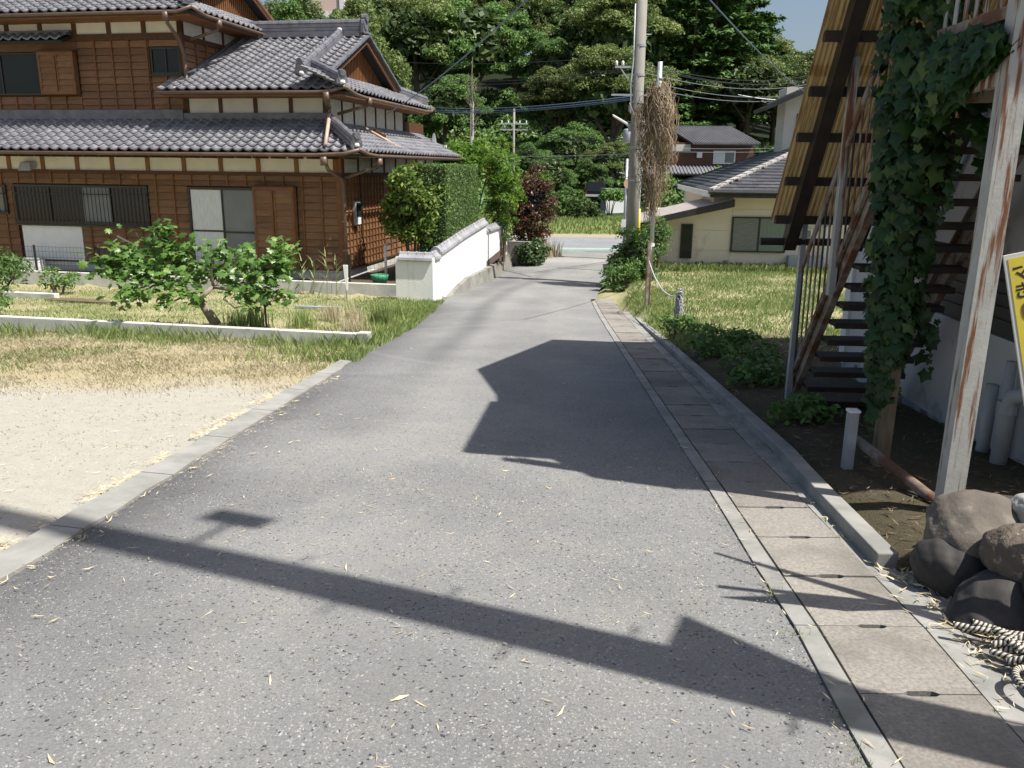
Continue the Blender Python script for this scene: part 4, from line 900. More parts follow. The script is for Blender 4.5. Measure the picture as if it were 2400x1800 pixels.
# ---- the stair
st = empty('outdoor_stair', (*SO, SZ), -SA, 'rusty steel outdoor stair with open treads rising toward the viewer', 'stair')
def sp(bb, name, m, parent=None, **k): return bb.build(name, m, parent or st, dz=(-SZ if parent is None else 0), **k)
RI = 1.25; zs = lambda v: -.52 - v * RI
def stringer(u, m):
    bb = B()
    for dv, w, h in ((0, .012, .20),): bb.bar((u, .02, zs(.02) - .02), (u, -2.1, zs(-2.1) - .02), w, h)
    for s in (-1, 1):
        off = Vector((0, .625, 1)).normalized() * 0
        bb.bar((u - .022, .02 + s * .075, zs(.02) - .02 + s * .06), (u - .022, -2.1 + s * .075, zs(-2.1) - .02 + s * .06), .05, .014)
    return sp(bb, 'stringer', M[m])
stringer(0, 'rust_paint'); stringer(.78, 'rust_paint')
M['tread'] = mat('rusted_dark_tread', (.045, .03, .022), (.025, .02, .018), .7, 6)
for k in range(15):
    z = -.43 + .1635 * k; v = -.20 - .131 * k
    if v < -2.1: break
    sp(B().box(.012, .768, v - .14, v + .06, z - .032, z).box(.012, .768, v - .14, v - .128, z - .045, z - .032), 'tread', M['tread'])
# landing
sp(B().box(-.02, .98, -3.06, -2.12, 2.02, 2.06), 'landing_deck', M['rust_paint'])
sp(B().bar((0, -2.1, 1.99), (0, -3.06, 1.99), .06, .07), 'landing_beam', M['white_rust']); sp(B().bar((0, -2.1, 2.30), (0, -3.06, 2.30), .05, .06), 'landing_beam', M['rust_paint'])
sp(B().box(.02, .06, -3.05, -2.15, 2.08, 2.27), 'landing_panel', M['white_rust']); sp(B().bar((.4, -2.1, 1.96), (.4, -3.05, 1.96), .06, .08), 'landing_joist', M['rust_paint']); sp(B().bar((.0, -2.6, 1.95), (.98, -2.6, 1.95), .06, .07), 'landing_joist', M['rust_paint'])
for v in np.arange(-2.2, -3.05, -.12): sp(B().tube([(0, v, 2.32), (0, v, 3.1)], .011, 6), 'baluster', M['white_rust'])
sp(B().bar((0, -2.1, 3.1), (0, -3.06, 3.1), .05, .05), 'landing_rail', M['white_rust'])
# posts
sp(B().box(-.075, -.03, -.16, -.10, -.62, 1.36), 'post', M['grey_metal']); sp(B().box(-.075, -.025, -1.02, -.95, zs(-.98) - .1, 2.58), 'post', M['white_rust'])
sp(B().box(-.09, -.01, -1.03, -.94, 2.56, 2.62), 'post_cap', M['white_rust'])
# handrail and balusters on the outer side
hz = lambda v: .52 - v * 1.18
sp(B().tube([(-.05, -.06, .36), (-.05, -.09, .47), (-.05, -.13, hz(-.13)), (-.05, -2.05, hz(-2.05))], .021, 8), 'handrail', M['rust_paint'], smooth=True)
for k in range(16):
    v = -.20 - k * .118; sp(B().tube([(-.04, v, zs(v) + .06), (-.048, v, hz(v))], .0085, 6), 'baluster', M['rust_paint'] if k % 4 else M['dark_iron'])
sp(B().bar((-.03, -.1, zs(-.1) + .10), (-.03, -2.05, zs(-2.05) + .10), .03, .02), 'lower_rail', M['rust_paint'])
# corrugated amber roof over the stair
rz = lambda v: 1.15 - (v + .20) * 1.46
m, nt, b = _tree('weathered_shaded_amber_sheet')
f, raw = noise_fac(nt, 3.5, 5, .6, 'Object', .46, .66, (14, .9, .9)); c = mixc(nt, f, (.74, .50, .20), (.24, .10, .03))
f2, _ = noise_fac(nt, 2.0, 3, .6, 'Object', .3, .8); c = mixc(nt, f2, c, (.70, .5, .22))
tcx = nt.nodes.new('ShaderNodeTexCoord'); sx = nt.nodes.new('ShaderNodeSeparateXYZ'); nt.links.new(tcx.outputs['Object'], sx.inputs[0]); sm = nt.nodes.new('ShaderNodeMath'); sm.operation = 'MULTIPLY'; sm.inputs[1].default_value = 2 * math.pi / .036; nt.links.new(sx.outputs['X'], sm.inputs[0]); sn = nt.nodes.new('ShaderNodeMath'); sn.operation = 'SINE'; nt.links.new(sm.outputs[0], sn.inputs[0]); sr = nt.nodes.new('ShaderNodeMapRange'); sr.inputs['From Min'].default_value = -.2; sr.inputs['From Max'].default_value = .9; sr.inputs['To Max'].default_value = .6; nt.links.new(sn.outputs[0], sr.inputs['Value']); c = mixc(nt, sr.outputs[0], c, (.22, .10, .03))  # sine stripes darken the colour, standing in for shading of the corrugations
nt.links.new(c, b.inputs['Base Color']); b.inputs['Roughness'].default_value = .5
tr = nt.nodes.new('ShaderNodeBsdfTranslucent'); nt.links.new(c, tr.inputs[0]); ms = nt.nodes.new('ShaderNodeMixShader'); ms.inputs[0].default_value = .7
nt.links.new(b.outputs[0], ms.inputs[1]); nt.links.new(tr.outputs[0], ms.inputs[2]); nt.links.new(ms.outputs[0], nt.nodes['Material Output'].inputs['Surface'])
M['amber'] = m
def corrugated(u0, u1, v0, v1):
    n = int((u1 - u0) / .0055); us = np.linspace(u0, u1, n); vv = np.linspace(v0, v1, 3); V_ = []; F_ = []
    for j, v in enumerate(vv):
        for u in us:
            a = .012 * math.sin((u - u0) * 2 * math.pi / .036); V_.append((u, v - a * .82, rz(v) + a * .57))
    for j in range(2):
        for i in range(n - 1): F_.append((j * n + i, j * n + i + 1, (j + 1) * n + i + 1, (j + 1) * n + i))
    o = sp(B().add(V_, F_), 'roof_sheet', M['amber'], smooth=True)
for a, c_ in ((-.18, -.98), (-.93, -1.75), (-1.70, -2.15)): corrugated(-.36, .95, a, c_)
for u, w in ((-.17, .10), (.40, .09), (.9, .06)): sp(B().bar((u, -.12, rz(-.12) - .13), (u, -2.15, rz(-2.15) - .13), w, .12, (0, 1, .7)), 'rafter', M['dark_iron'])
for v in (-.22, -.44, -.67, -.89, -1.13, -1.37, -1.6, -1.83, -2.06): sp(B().bar((-.33, v, rz(v) - .045), (.95, v, rz(v) - .05), .06, .07), 'purlin', M['dark_iron'])
sp(B().tube([(-.42, -.14, rz(-.14) - .12), (.95, -.14, rz(-.14) - .12)], .032, 8), 'eave_pipe', M['dark_iron'])

# near post carrying the landing (rusty white steel)
np_ = empty('steel_post', (*sw(.03, -3.15), -.45), -SA, 'rust-streaked white steel post standing behind the pile of boulders', 'post')
B().box(-.056, .056, -.008, .008, -.1, 4.8).box(-.056, -.046, .009, .09, -.1, 4.8).box(.046, .056, .009, .09, -.1, 4.8).build('channel_section', M['white_rust'], np_)
B().box(-.056, .056, .092, .12, 2.42, 2.5).build('bracket', M['rust_paint'], np_)
# ivy-clad wooden post with a leaning pipe
M['old_wood'] = mat('weathered_timber', (.22, .17, .11), (.14, .11, .075), .9, 5, stretch=(5, 5, 1), bmp=.3)
iv = empty('ivy_post', (*sw(.03, -2.12), -.42), -SA, 'weathered timber post smothered in dark green ivy below the landing', 'post')
B().box(-.045, .045, -.045, .045, -.2, 4.2).build('timber', M['old_wood'], iv)
bx = empty('fallen_pipe', (2.36, 4.6, -.35), 0, 'rusty red-brown pipe leaning from the ivy post down to the boulders', 'pipe')
B().tube([(-.06, .75, .16), (.10, -.22, .05), (.14, -.5, .02)], .035, 10).build('pipe_body', M['rust_paint'], bx, smooth=True)
sb = empty('stub_post', (*sw(-.22, -2.22), -.40), 0, 'short grey capped post beside the ivy-covered timber', 'post')
B().box(-.03, .03, -.03, .03, -.1, .42).build('shaft', M['grey_metal'], sb); B().box(-.036, .036, -.036, .036, .42, .435).build('cap', M['white_paint'], sb)
# ------------------------------------------------------------------ poles and wires
def cable(name, pts, r, m, label, sag=0, n=14, group=None):
    p = [Vector(q) for q in pts]; out = []
    if len(p) == 2:
        for i in range(n + 1):
            t = i / n; q = p[0].lerp(p[1], t); q.z -= sag * 4 * t * (1 - t); out.append(q)
    else: out = p
    o = B().tube(out, r, 5).build(name, M[m], smooth=True); return tag(o, label, 'cable', group)
def P(x, y, Y):
    """point on the sight line through photo position (x, y) at distance Y north: used to lay out far things"""
    d = Vector(((x - 1200) / 1950, (900 - y) / 1950, -1)); w = (SIGHT @ d); return Vector((0, 0, 1.55)) + w * (Y / w.y)
# big concrete pole
up = empty('utility_pole', (3.15, 22.5, -1.4), 0, 'tall weathered concrete utility pole beside the shrub at the lane corner', 'utility pole')
B().tube([(0, 0, -.3), (0, 0, 3), (0, 0, 8.6)], [.175, .155, .118], 20).build('shaft', M['pole'], up, smooth=True)
for z, r in ((2.6, .165), (3.42, .158), (4.55, .15), (5.2, .146), (5.9, .14)): B().tube([(0, 0, z), (0, 0, z + .06)], r + .006, 20).build('band', M['grey_metal'], up)
for k, z in enumerate((2.7, 3.0, 3.3, 3.7, 4.1, 4.45, 5.1, 6.2, 6.6)): s = 1 if k % 2 else -1; B().tube([(s * .12, 0, z), (s * .27, 0, z)], .009, 6).build('step_bolt', M['grey_metal'], up)
B().bar((-.1, -.02, 5.42), (-.62, -.02, 5.42), .05, .05).bar((-.5, -.02, 5.42), (-.13, -.02, 4.95), .03, .03).build('bracket_arm', M['grey_metal'], up)
for x in (-.58, -.42): B().lathe([(.02, 0), (.04, .02), (.03, .06), (.035, .09), (.01, .12)], 8, (x, -.02, 5.45)).build('insulator', M['white_paint'], up, smooth=True)
B().tube([(-.17, -.05, 6.9), (-.16, -.06, 5.6), (-.2, -.05, 5.0), (-.17, -.07, 4.3)], .018, 6).build('riser_cable', M['white_paint'], up, smooth=True)
B().box(-.22, -.14, -.06, .06, 4.35, 4.5).box(-.21, -.15, -.05, .05, 3.85, 4.05).build('junction_box', M['grey_metal'], up)
lh = B().add([(-.20, -.05, 3.98), (-.62, -.05, 4.22), (-.64, -.05, 4.28), (-.22, -.05, 4.06), (-.20, .05, 3.98), (-.62, .05, 4.22), (-.64, .05, 4.28), (-.22, .05, 4.06)], [(0, 1, 2, 3), (7, 6, 5, 4), (0, 4, 5, 1), (1, 5, 6, 2), (2, 6, 7, 3), (3, 7, 4, 0)]).build('lamp_head', M['white_paint'], up, bevel=.015)
B().tube([(.16, .02, 2.1), (.15, .02, 3.9), (.13, .03, 6.5)], .012, 6).build('cable_conduit', M['wire'], up)
M['yellow'] = mat('yellow_plastic', (.75, .55, .06), (.65, .45, .05), .4, 4)
B().tube([(.19, -.05, .7), (.17, -.04, 1.9)], .035, 8).build('guard_tube', M['yellow'], up, smooth=True)
# transformer on a farther pole, mostly hidden behind the big one
p_ = P(1474, 300, 30); tp = empty('transformer_pole', (p_.x + .25, 30, -1.6), 0, 'grey pole with a small transformer can mostly behind the big concrete pole', 'utility pole')
B().tube([(0, 0, 0), (0, 0, 6.2)], [.12, .09], 12).build('shaft', M['pole'], tp, smooth=True)
B().lathe([(.13, 0), (.16, .03), (.16, .42), (.13, .46), (.05, .48)], 14, (-.28, 0, p_.z + 1.6 - .5)).build('transformer', M['grey_metal'], tp, smooth=True)
B().bar((-.9, 0, 5.55), (.5, 0, 5.55), .06, .06).build('crossarm', M['grey_metal'], tp)
# steel pole with dead vine
spo = empty('steel_pole', (3.55, 21.6, -1.35), 0, 'slim galvanised steel pole rising through a bundle of dead vines', 'pole')
B().tube([(0, 0, -.2), (-.02, 0, 5.4)], .058, 14).build('shaft', M['grey_metal'], spo, smooth=True)
B().tube([(0, 0, .95), (0, 0, 1.02)], .075, 10).build('rope_wrap', M['white_paint'], spo)
for z in (4.75, 5.0): B().tube([(0, 0, z), (0, 0, z + .03)], .068, 12).build('band', M['grey_metal'], spo)
sp2 = empty('steel_pole', (3.75, 25.8, -1.3), 0, 'second thin grey steel pole half hidden behind the dead vines', 'pole')
B().tube([(0, 0, 0), (.05, 0, 4.2)], .055, 10).build('shaft', M['grey_metal'], sp2, smooth=True)
M['dead_vine'] = mat('dead_vine', (.34, .265, .18), (.20, .15, .10), .9, 8, isl=.5)
def strip_mesh(name, lines, w, m, parent=None, label=None, cat=None):
    """many thin three-sided strands joined in one mesh"""
    V_ = []; F_ = []
    for pts, ww in lines:
        base = len(V_); pts = np.asarray(pts); k = len(pts)
        for i, p in enumerate(pts):
            t = pts[min(i + 1, k - 1)] - pts[max(i - 1, 0)]; t = t / (np.linalg.norm(t) + 1e-9)
            a = np.cross(t, (0.3, 1, .1)); a /= np.linalg.norm(a) + 1e-9; b_2 = np.cross(t, a); r = ww * (1 - .5 * i / k)
            for th in (0, 2.09, 4.19): V_.append(p + (a * math.cos(th) + b_2 * math.sin(th)) * r)
        for i in range(k - 1):
            for j in range(3): j2 = (j + 1) % 3; F_.append((base + i * 3 + j, base + i * 3 + j2, base + (i + 1) * 3 + j2, base + (i + 1) * 3 + j))
    return meshobj(name, np_mesh(name, np.array(V_), np.array(F_)), parent, m, True)
lines = []
for i in range(520):
    th = rng.uniform(0, 6.283); q = rng.uniform(0, 1) ** .45; z0 = rng.uniform(.2, 2.8) if i > 230 else rng.uniform(2.5, 2.85)
    L = rng.uniform(.4, 2.2); n = 12; pts = []; sw_ = rng.uniform(0, 6.28); wild = rng.uniform(.02, .08) if i % 4 else rng.uniform(.10, .24); f1 = rng.uniform(.5, 1.6)
    for k in range(n):
        z = z0 - L * k / (n - 1); zz = max(-.35 + .25 * math.sin(i), z); rad = np.interp(zz, [-.4, .0, .4, .9, 1.6, 2.2, 2.5, 2.85], [.05, .14, .30, .36, .42, .40, .24, .03]) * (.3 + .75 * q) * (1 + .24 * math.sin(3 * th + 2.6 * zz) + .12 * math.sin(7 * zz + 2 * th)) + wild * math.sin(k * f1 + sw_)
        ang = th + .3 * math.sin(k * .7 * f1 + sw_) + rng.normal(0, .12)
        pts.append((rad * math.cos(ang), rad * .9 * math.sin(ang), zz + (wild * 1.2 * math.sin(k * f1 * 1.3 + sw_)) + rng.normal(0, .02)))
    lines.append((pts, rng.uniform(.004, .011)))
vn = strip_mesh('dead_vine', lines, .01, M['dead_vine']); vn.location = (3.53, 21.6, .75); tag(vn, 'big brown bundle of dead hanging vines wrapped around the steel pole', 'dead vine')
# stakes and rope
sk = empty('rusty_stake', (2.66, 16.4, -1.2), R(15), 'tall rusty red angle-iron stake holding a rope beside the gutter', 'stake')
B().box(-.03, .03, -.004, .004, -.1, 1.36).box(-.03, -.022, .005, .05, -.1, 1.36).build('angle_iron', M['rust_paint'], sk); B().box(.035, .06, -.01, .01, -.1, .75).build('spare_bar', M['brick_red'], sk)
rb = empty('short_stake', (2.60, 12.9, -.95), 0, 'short dark stake with a tangle of rope knotted on top', 'stake')
B().tube([(0, 0, -.1), (.0, 0, .62)], .028, 8).build('stake_shaft', M['rust_paint'], rb)
M['rope'] = mat('grey_white_rope', (.62, .63, .66), (.36, .37, .42), .9, 60, bmp=.4)
ln = []
for i in range(40):
    a = rng.uniform(0, 6.28); z = rng.uniform(.35, .64); L = rng.uniform(.1, .4)
    ln.append(([(.045 * math.cos(a + .4 * k) * (1 + .25 * k * rng.uniform(0, 1)), .045 * math.sin(a + .4 * k), z - L * (k / 5) + rng.normal(0, .02)) for k in range(6)], .008))
for k in range(26): a = k * .9; ln.append(([(.04 * math.cos(a + j * .7), .04 * math.sin(a + j * .7), .58 + .012 * (k % 8) + .004 * j) for j in range(6)], .010))
strip_mesh('rope_tangle', ln, .01, M['rope'], rb)
def rope(name, pts, label, r=.011): o = B().tube(pts, r, 6).build(name, M['rope'], smooth=True); tag(o, label, 'rope')
def sagp(a, c_, s, n=12): a = Vector(a); c_ = Vector(c_); return [a.lerp(c_, i / n) - Vector((0, 0, s * 4 * (i / n) * (1 - i / n))) for i in range(n + 1)]
rope('slack_rope', sagp((2.66, 16.38, -.22), (2.60, 12.92, -.38), .22), 'slack pale rope drooping from the rusty stake to the short stake')
rope('slack_rope', sagp((2.67, 16.4, -.2), (3.5, 21.55, -1.05), .12) + sagp((3.5, 21.5, -1.05), (3.53, 21.53, -.38), 0, 4), 'pale rope tied from the rusty stake up to the steel pole')
# left garden oddments: white-topped stake, black stake
wsx, wsy = world_h(.88, -2.1); ws = empty('white_stake', (wsx, wsy, -1.45), 0, 'thin pole with a white tapered sleeve in the garden by the wall', 'stake')
B().tube([(0, 0, -.1), (0, 0, .5)], .018, 8).build('shaft', M['grey_metal'], ws); B().add([(-.05, -.03, .86), (.05, -.03, .86), (.035, -.02, .3), (.0, -.02, .3), (-.05, .03, .86), (.05, .03, .86), (.035, .02, .3), (.0, .02, .3)], [(0, 1, 5, 4), (3, 2, 1, 0), (4, 5, 6, 7), (1, 2, 6, 5), (0, 4, 7, 3), (2, 3, 7, 6)]).build('sleeve', M['white_paint'], ws)
q_ = P(625, 765, 12.75); bsx, bsy = q_.x, 12.75; bk = B().tube([(bsx, bsy, -1.15), (bsx - .01, bsy, -.42)], .017, 8).build('prop_stake', M['dark_iron'], smooth=True); tag(bk, 'thin black prop stake under the right branches of the fig tree', 'stake')
# overhead wires
cable('service_wire', [P(905, 268, 21.8), P(1245, -10, 13.5)], .012, 'wire_blue', 'thick blue-grey service cable climbing from the timber house to upper right', .12)
cable('service_wire', [P(1655, -10, 14), P(1890, 218, 28)], .012, 'wire_blue', 'blue-grey service cable slanting down to the bungalow roof', .1)
for i, (a, y0, y1, m_) in enumerate(((1020, 252, 232, 'wire_blue'), (1020, 258, 237, 'wire_blue'), (1020, 262, 240, 'wire_blue'))): cable('phone_wire', [P(a, y0, 40), P(1478, y1 - 6, 23)], .013, m_, 'one of the blue phone cables strung to the concrete pole', .15, group='blue phone cables')
for y0, y1 in ((140, 130), ): cable('power_wire', [P(880, y0, 42), P(1485, y1, 24)], .009, 'wire', 'highest thin wire running left from the concrete pole', .2)
for y0, y1 in ((182, 158), (190, 163)): cable('power_wire', [P(1000, y0, 42), P(1485, y1, 24)], .009, 'wire', 'one of the twin dark wires running left from the concrete pole', .25, group='twin left wires')
for k, (y0, y1) in enumerate(((152, 172), (155, 184), (160, 182), (172, 192), (190, 212), (205, 220))): cable('power_wire', [P(1515, y0, 24), P(1900, y1 + 4, 36)], .009, 'wire_pale' if k > 2 else 'wire', 'one of the wires running right from the concrete pole past the cedar', .3, group='wires running right')
cable('power_wire', [P(1730, 222, 30), P(1900, 232, 34)], .014, 'white_paint', 'white insulated cable reaching the bungalow upper roof', .1)
for k, (y0, y1) in enumerate(((292, 325), (297, 330), (300, 322))): cable('power_wire', [P(1205, y0, 45), P(1480, y1, 30)], .010, 'wire', 'one of the dark wires sagging from the far small pole', .3, group='far sagging wires')
for k, (y0, y1) in enumerate(((358, 352), (366, 360), (371, 361), (378, 366))): cable('power_wire', [P(1190, y0, 42), P(1480, y1, 40)], .009, 'wire_pale' if k == 1 else 'wire', 'one of the low wires crossing above the cross road', .05, group='low road wires')
for k, (y0, y1) in enumerate(((392, 396), (400, 404))): cable('power_wire', [P(1560, y0 - 45, 40), P(1850, y1 - 50, 44)], .009, 'wire_pale', 'one of the thin wires crossing before the far brown house', .05, group='wires before the brown house')
# far poles
for x, yt, Y, lab in ((1106, 238, 40, 'old bare-topped utility pole behind the hedge with dead twigs'), (1205, 255, 46, 'small far utility pole with two crossarms over the cross road')):
    a = P(x, yt, Y); e = empty('utility_pole', (a.x, Y, -1.6), 0, lab, 'utility pole'); B().tube([(0, 0, -.2), (0, 0, a.z + 1.6)], [.11, .085] if Y == 40 else [.07, .055], 12).build('shaft', M['pole'], e, smooth=True)
    if Y == 46:
        for dz in (-.75, -1.05): B().bar((-.75, 0, a.z + 1.6 + dz), (.75, 0, a.z + 1.6 + dz), .07, .07).build('crossarm', M['grey_metal'], e)
        for dx in (-.65, -.3, .3, .65): B().tube([(dx, 0, a.z + 1.6 - .72), (dx, 0, a.z + 1.6 - .58)], .035, 8).build('insulator', M['white_paint'], e)
tw = P(1106, 245, 40); ln = []; r_ = np.random.default_rng(77)
for k in range(46):
    z0 = r_.uniform(-1.2, .9); a = r_.uniform(0, 6.28); L_ = r_.uniform(.3, .75); ln.append(([(.02 * math.cos(a) + math.cos(a) * L_ * t * .7 + r_.normal(0, .03), math.sin(a) * L_ * t * .5, z0 + L_ * t + r_.normal(0, .03)) for t in np.linspace(0, 1, 6)], .012))
ln.append(([(0, 0, -1.4), (.02, 0, 0), (-.02, 0, 1.0), (.03, 0, 2.0)], .04))
dt = strip_mesh('dead_sapling', ln, .01, M['bark_grey']); dt.location = (tw.x + .02, 39.7, tw.z); tag(dt, 'bare dead branches sticking up around the old utility pole', 'dead tree')
# roadside convex mirror post at the corner
a = P(1470, 372, 33); e = empty('mirror_post', (a.x, 33, -1.75), 0, 'grey post with a round orange-rimmed mirror just left of the concrete pole', 'mirror'); B().tube([(0, 0, -.1), (0, 0, a.z + 1.75)], .05, 10).build('shaft', M['grey_metal'], e, smooth=True)
mz = P(1470, 430, 33).z + 1.75; M['orange'] = mat('faded_orange', (.55, .36, .22), (.6, .42, .28), .5, 3); B().tube([(.1, -.06, mz), (.1, -.10, mz)], .2, 20).build('mirror_back', M['orange'], e)
B().box(-.12, .12, -.05, .0, .9, 1.35).build('notice_plate', M['white_paint'], e)
# pole just outside the picture on the right whose shadow crosses the lane
sh = empty('utility_pole', (2.75, 1.66, -.15), 0, 'utility pole just right of the viewer, seen only by its shadow on the lane', 'utility pole')
B().tube([(0, 0, -.2), (0, 0, 5), (0, 0, 12)], [.155, .14, .115], 16).build('shaft', M['pole'], sh, smooth=True)
tdir = Vector((.42, .906, 0))
tb = Vector((0, 0, 8.5)) + tdir * .50; B().bar(tb - tdir * .09, tb + tdir * .09, .2, .36).build('transformer', M['grey_metal'], sh); B().bar(Vector((0, 0, 8.4)), tb, .03, .03).build('bracket', M['grey_metal'], sh)
for k, z in enumerate((3.4, 4.5, 5.2, 5.9, 6.6, 7.3)):
    s = 1 if k % 2 else -1; B().tube([tdir * .1 * s + Vector((0, 0, z)), tdir * .25 * s + Vector((0, 0, z))], .010, 6).build('step_bolt', M['grey_metal'], sh)
B().add([tuple(tdir * .13 + Vector((0, 0, 4.25))), tuple(tdir * .42 + Vector((0, 0, 4.25))), tuple(tdir * .13 + Vector((0, 0, 3.1))), tuple(tdir * .13 + Vector((.02, 0, 4.25))), tuple(tdir * .42 + Vector((.02, 0, 4.25))), tuple(tdir * .13 + Vector((.02, 0, 3.1)))], [(0, 1, 2), (5, 4, 3), (0, 3, 4, 1), (1, 4, 5, 2), (2, 5, 3, 0)]).build('sign_flap', M['grey_metal'], sh)  # unseen triangular flap, shaped for the shadow it adds on the lane
# leaning banner stick, also just out of the picture, and the yellow notice
bn = empty('leaning_stick', (2.22, 2.66, -.2), 0, 'leaning stick by the boulders at the right edge, seen by its tapering shadow', 'stick')
B().add([(-.05, -.02, -.1), (.05, .02, -.1), (.19, .49, 2.6), (.17, .47, 2.6), (-.04, -.05, -.1), (.06, -.01, -.1), (.19, .47, 2.6), (.17, .49, 2.6)], [(0, 1, 2, 3), (7, 6, 5, 4), (0, 4, 5, 1), (1, 5, 6, 2), (3, 2, 6, 7), (0, 3, 7, 4)]).build('stick', M['old_wood'], bn)
# ------------------------------------------------------------------ foliage helpers
def unit(v): return v / (np.linalg.norm(v, axis=-1, keepdims=True) + 1e-9)
def leaves(pos, nrm, L, W, droop=.25, jitter=.7, r=None, bend=.0):
    """one pointed quad per leaf: pos (N,3), nrm (N,3) facing; returns verts (4N,3), faces"""
    r = r or rng; n = len(pos)
    nr = unit(nrm + r.normal(0, jitter, (n, 3)))
    ax = unit(np.cross(nr, r.normal(0, 1, (n, 3)))); ax[:, 2] -= droop; ax = unit(ax - nr * np.sum(ax * nr, 1, keepdims=True)); sd = np.cross(nr, ax)
    s = r.uniform(.65, 1.2, (n, 1)); Ls = L * s; Ws = W * s
    v = np.stack([pos - ax * Ls * .5, pos + sd * Ws * .5 + nr * bend * Ls, pos + ax * Ls * .5, pos - sd * Ws * .5 + nr * bend * Ls], 1).reshape(-1, 3)
    f = np.arange(4 * n).reshape(-1, 4); return v, f
def ellipsoid_pts(n, c, rad, up=.0, shell=.75, r=None):
    r = r or rng; d = unit(r.normal(0, 1, (n, 3)))
    if up: flip = (d[:, 2] < -up); d[flip, 2] *= -1
    q = r.uniform(shell ** 3, 1, (n, 1)) ** (1 / 3)
    return np.asarray(c) + d * q * np.asarray(rad), unit(d / np.asarray(rad))
def clumpy(n, clumps, per_shell=.7, up=.2, r=None):
    """leaves spread over many clumps (c, rad), weight by area"""
    r = r or rng; w = np.array([np.prod(np.atleast_1d(k[1])) ** (2 / 3) for k in clumps]); w = w / w.sum(); P_, N_ = [], []
    for (c, rad), k in zip(clumps, r.multinomial(n, w)):
        rad = np.broadcast_to(rad, 3); p, q = ellipsoid_pts(k, c, rad, up, per_shell, r); P_.append(p); N_.append(q)
    return np.concatenate(P_), np.concatenate(N_)
def foliage(name, n, clumps, L, W, m, parent, droop=.25, jitter=.7, shell=.7, up=.2, upbias=.35, r=None, bend=0):
    p, q = clumpy(n, clumps, shell, up, r); q = unit(q + np.array([0, 0, upbias])); v, f = leaves(p, q, L, W, droop, jitter, r, bend)
    return meshobj(name, np_mesh(name, v, f), parent, m)
def crown_clumps(c, rad, k, size, r=None, flat=.8, fill=.75, low=-.5):
    """clump centres spread over an ellipsoid crown"""
    r = r or rng; out = []; c = np.asarray(c, float); rad = np.asarray(rad, float)
    while len(out) < k:
        d = unit(r.normal(0, 1, 3));
        if d[2] < low: continue
        q = r.uniform(fill, 1.0); s = size * r.uniform(.6, 1.25); out.append((c + d * rad * q, np.array([s, s, s * flat])))
    return out
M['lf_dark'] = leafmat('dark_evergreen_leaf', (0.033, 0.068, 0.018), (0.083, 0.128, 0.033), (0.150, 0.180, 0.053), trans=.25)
M['lf_mid'] = leafmat('mid_green_leaf', (.07, .15, .036), (.15, .26, .06), (.22, .32, .10), trans=.3)
M['lf_gold'] = leafmat('olive_gold_leaf', (.11, .155, .04), (.195, .25, .075), (.30, .335, .12), trans=.3)
M['lf_brown'] = leafmat('brownish_leaf', (.085, .09, .03), (.14, .135, .05), (.19, .17, .08), trans=.25)
M['lf_cedar'] = leafmat('cedar_needle', (.045, .11, .025), (.11, .22, .045), (.20, .30, .065), trans=.15, rough=.7)
M['lf_bamboo'] = leafmat('bamboo_leaf', (0.126, 0.196, 0.049), (0.238, 0.308, 0.098), (0.336, 0.364, 0.140), trans=.35)
M['lf_shrub'] = leafmat('glossy_shrub_leaf', (.085, .16, .025), (.20, .29, .055), (.34, .40, .11), rough=.42, spec=.3, trans=.35)
M['lf_hedge'] = leafmat('clipped_hedge_leaf', (.09, .17, .04), (.16, .27, .07), (.23, .33, .11), trans=.25, sc_=2.5)
M['lf_lime'] = leafmat('fresh_lime_leaf', (0.081, 0.184, 0.023), (0.172, 0.310, 0.040), (0.345, 0.380, 0.046), trans=.45)
M['lf_red'] = leafmat('red_brown_leaf', (.05, .028, .016), (.115, .065, .035), (.20, .115, .06), rough=.4, trans=.2)
M['lf_varieg'] = leafmat('variegated_leaf', (.03, .07, .02), (.07, .13, .04), (.38, .42, .24), trans=.25)
M['lf_fig'] = leafmat('fig_leaf', (.085, .18, .04), (.18, .33, .07), (.30, .43, .13), rough=.38, spec=.5, trans=.35)
M['lf_ivy'] = leafmat('ivy_leaf', (.018, .05, .012), (.035, .09, .02), (.09, .15, .035), rough=.4, trans=.3)
M['grass_green'] = leafmat('green_grass', (.20, .27, .085), (.31, .39, .14), (.44, .46, .21), trans=.35, rough=.6)
M['grass_dry'] = leafmat('dry_grass', (.48, .42, .27), (.66, .59, .42), (.38, .38, .19), trans=.3, rough=.7)

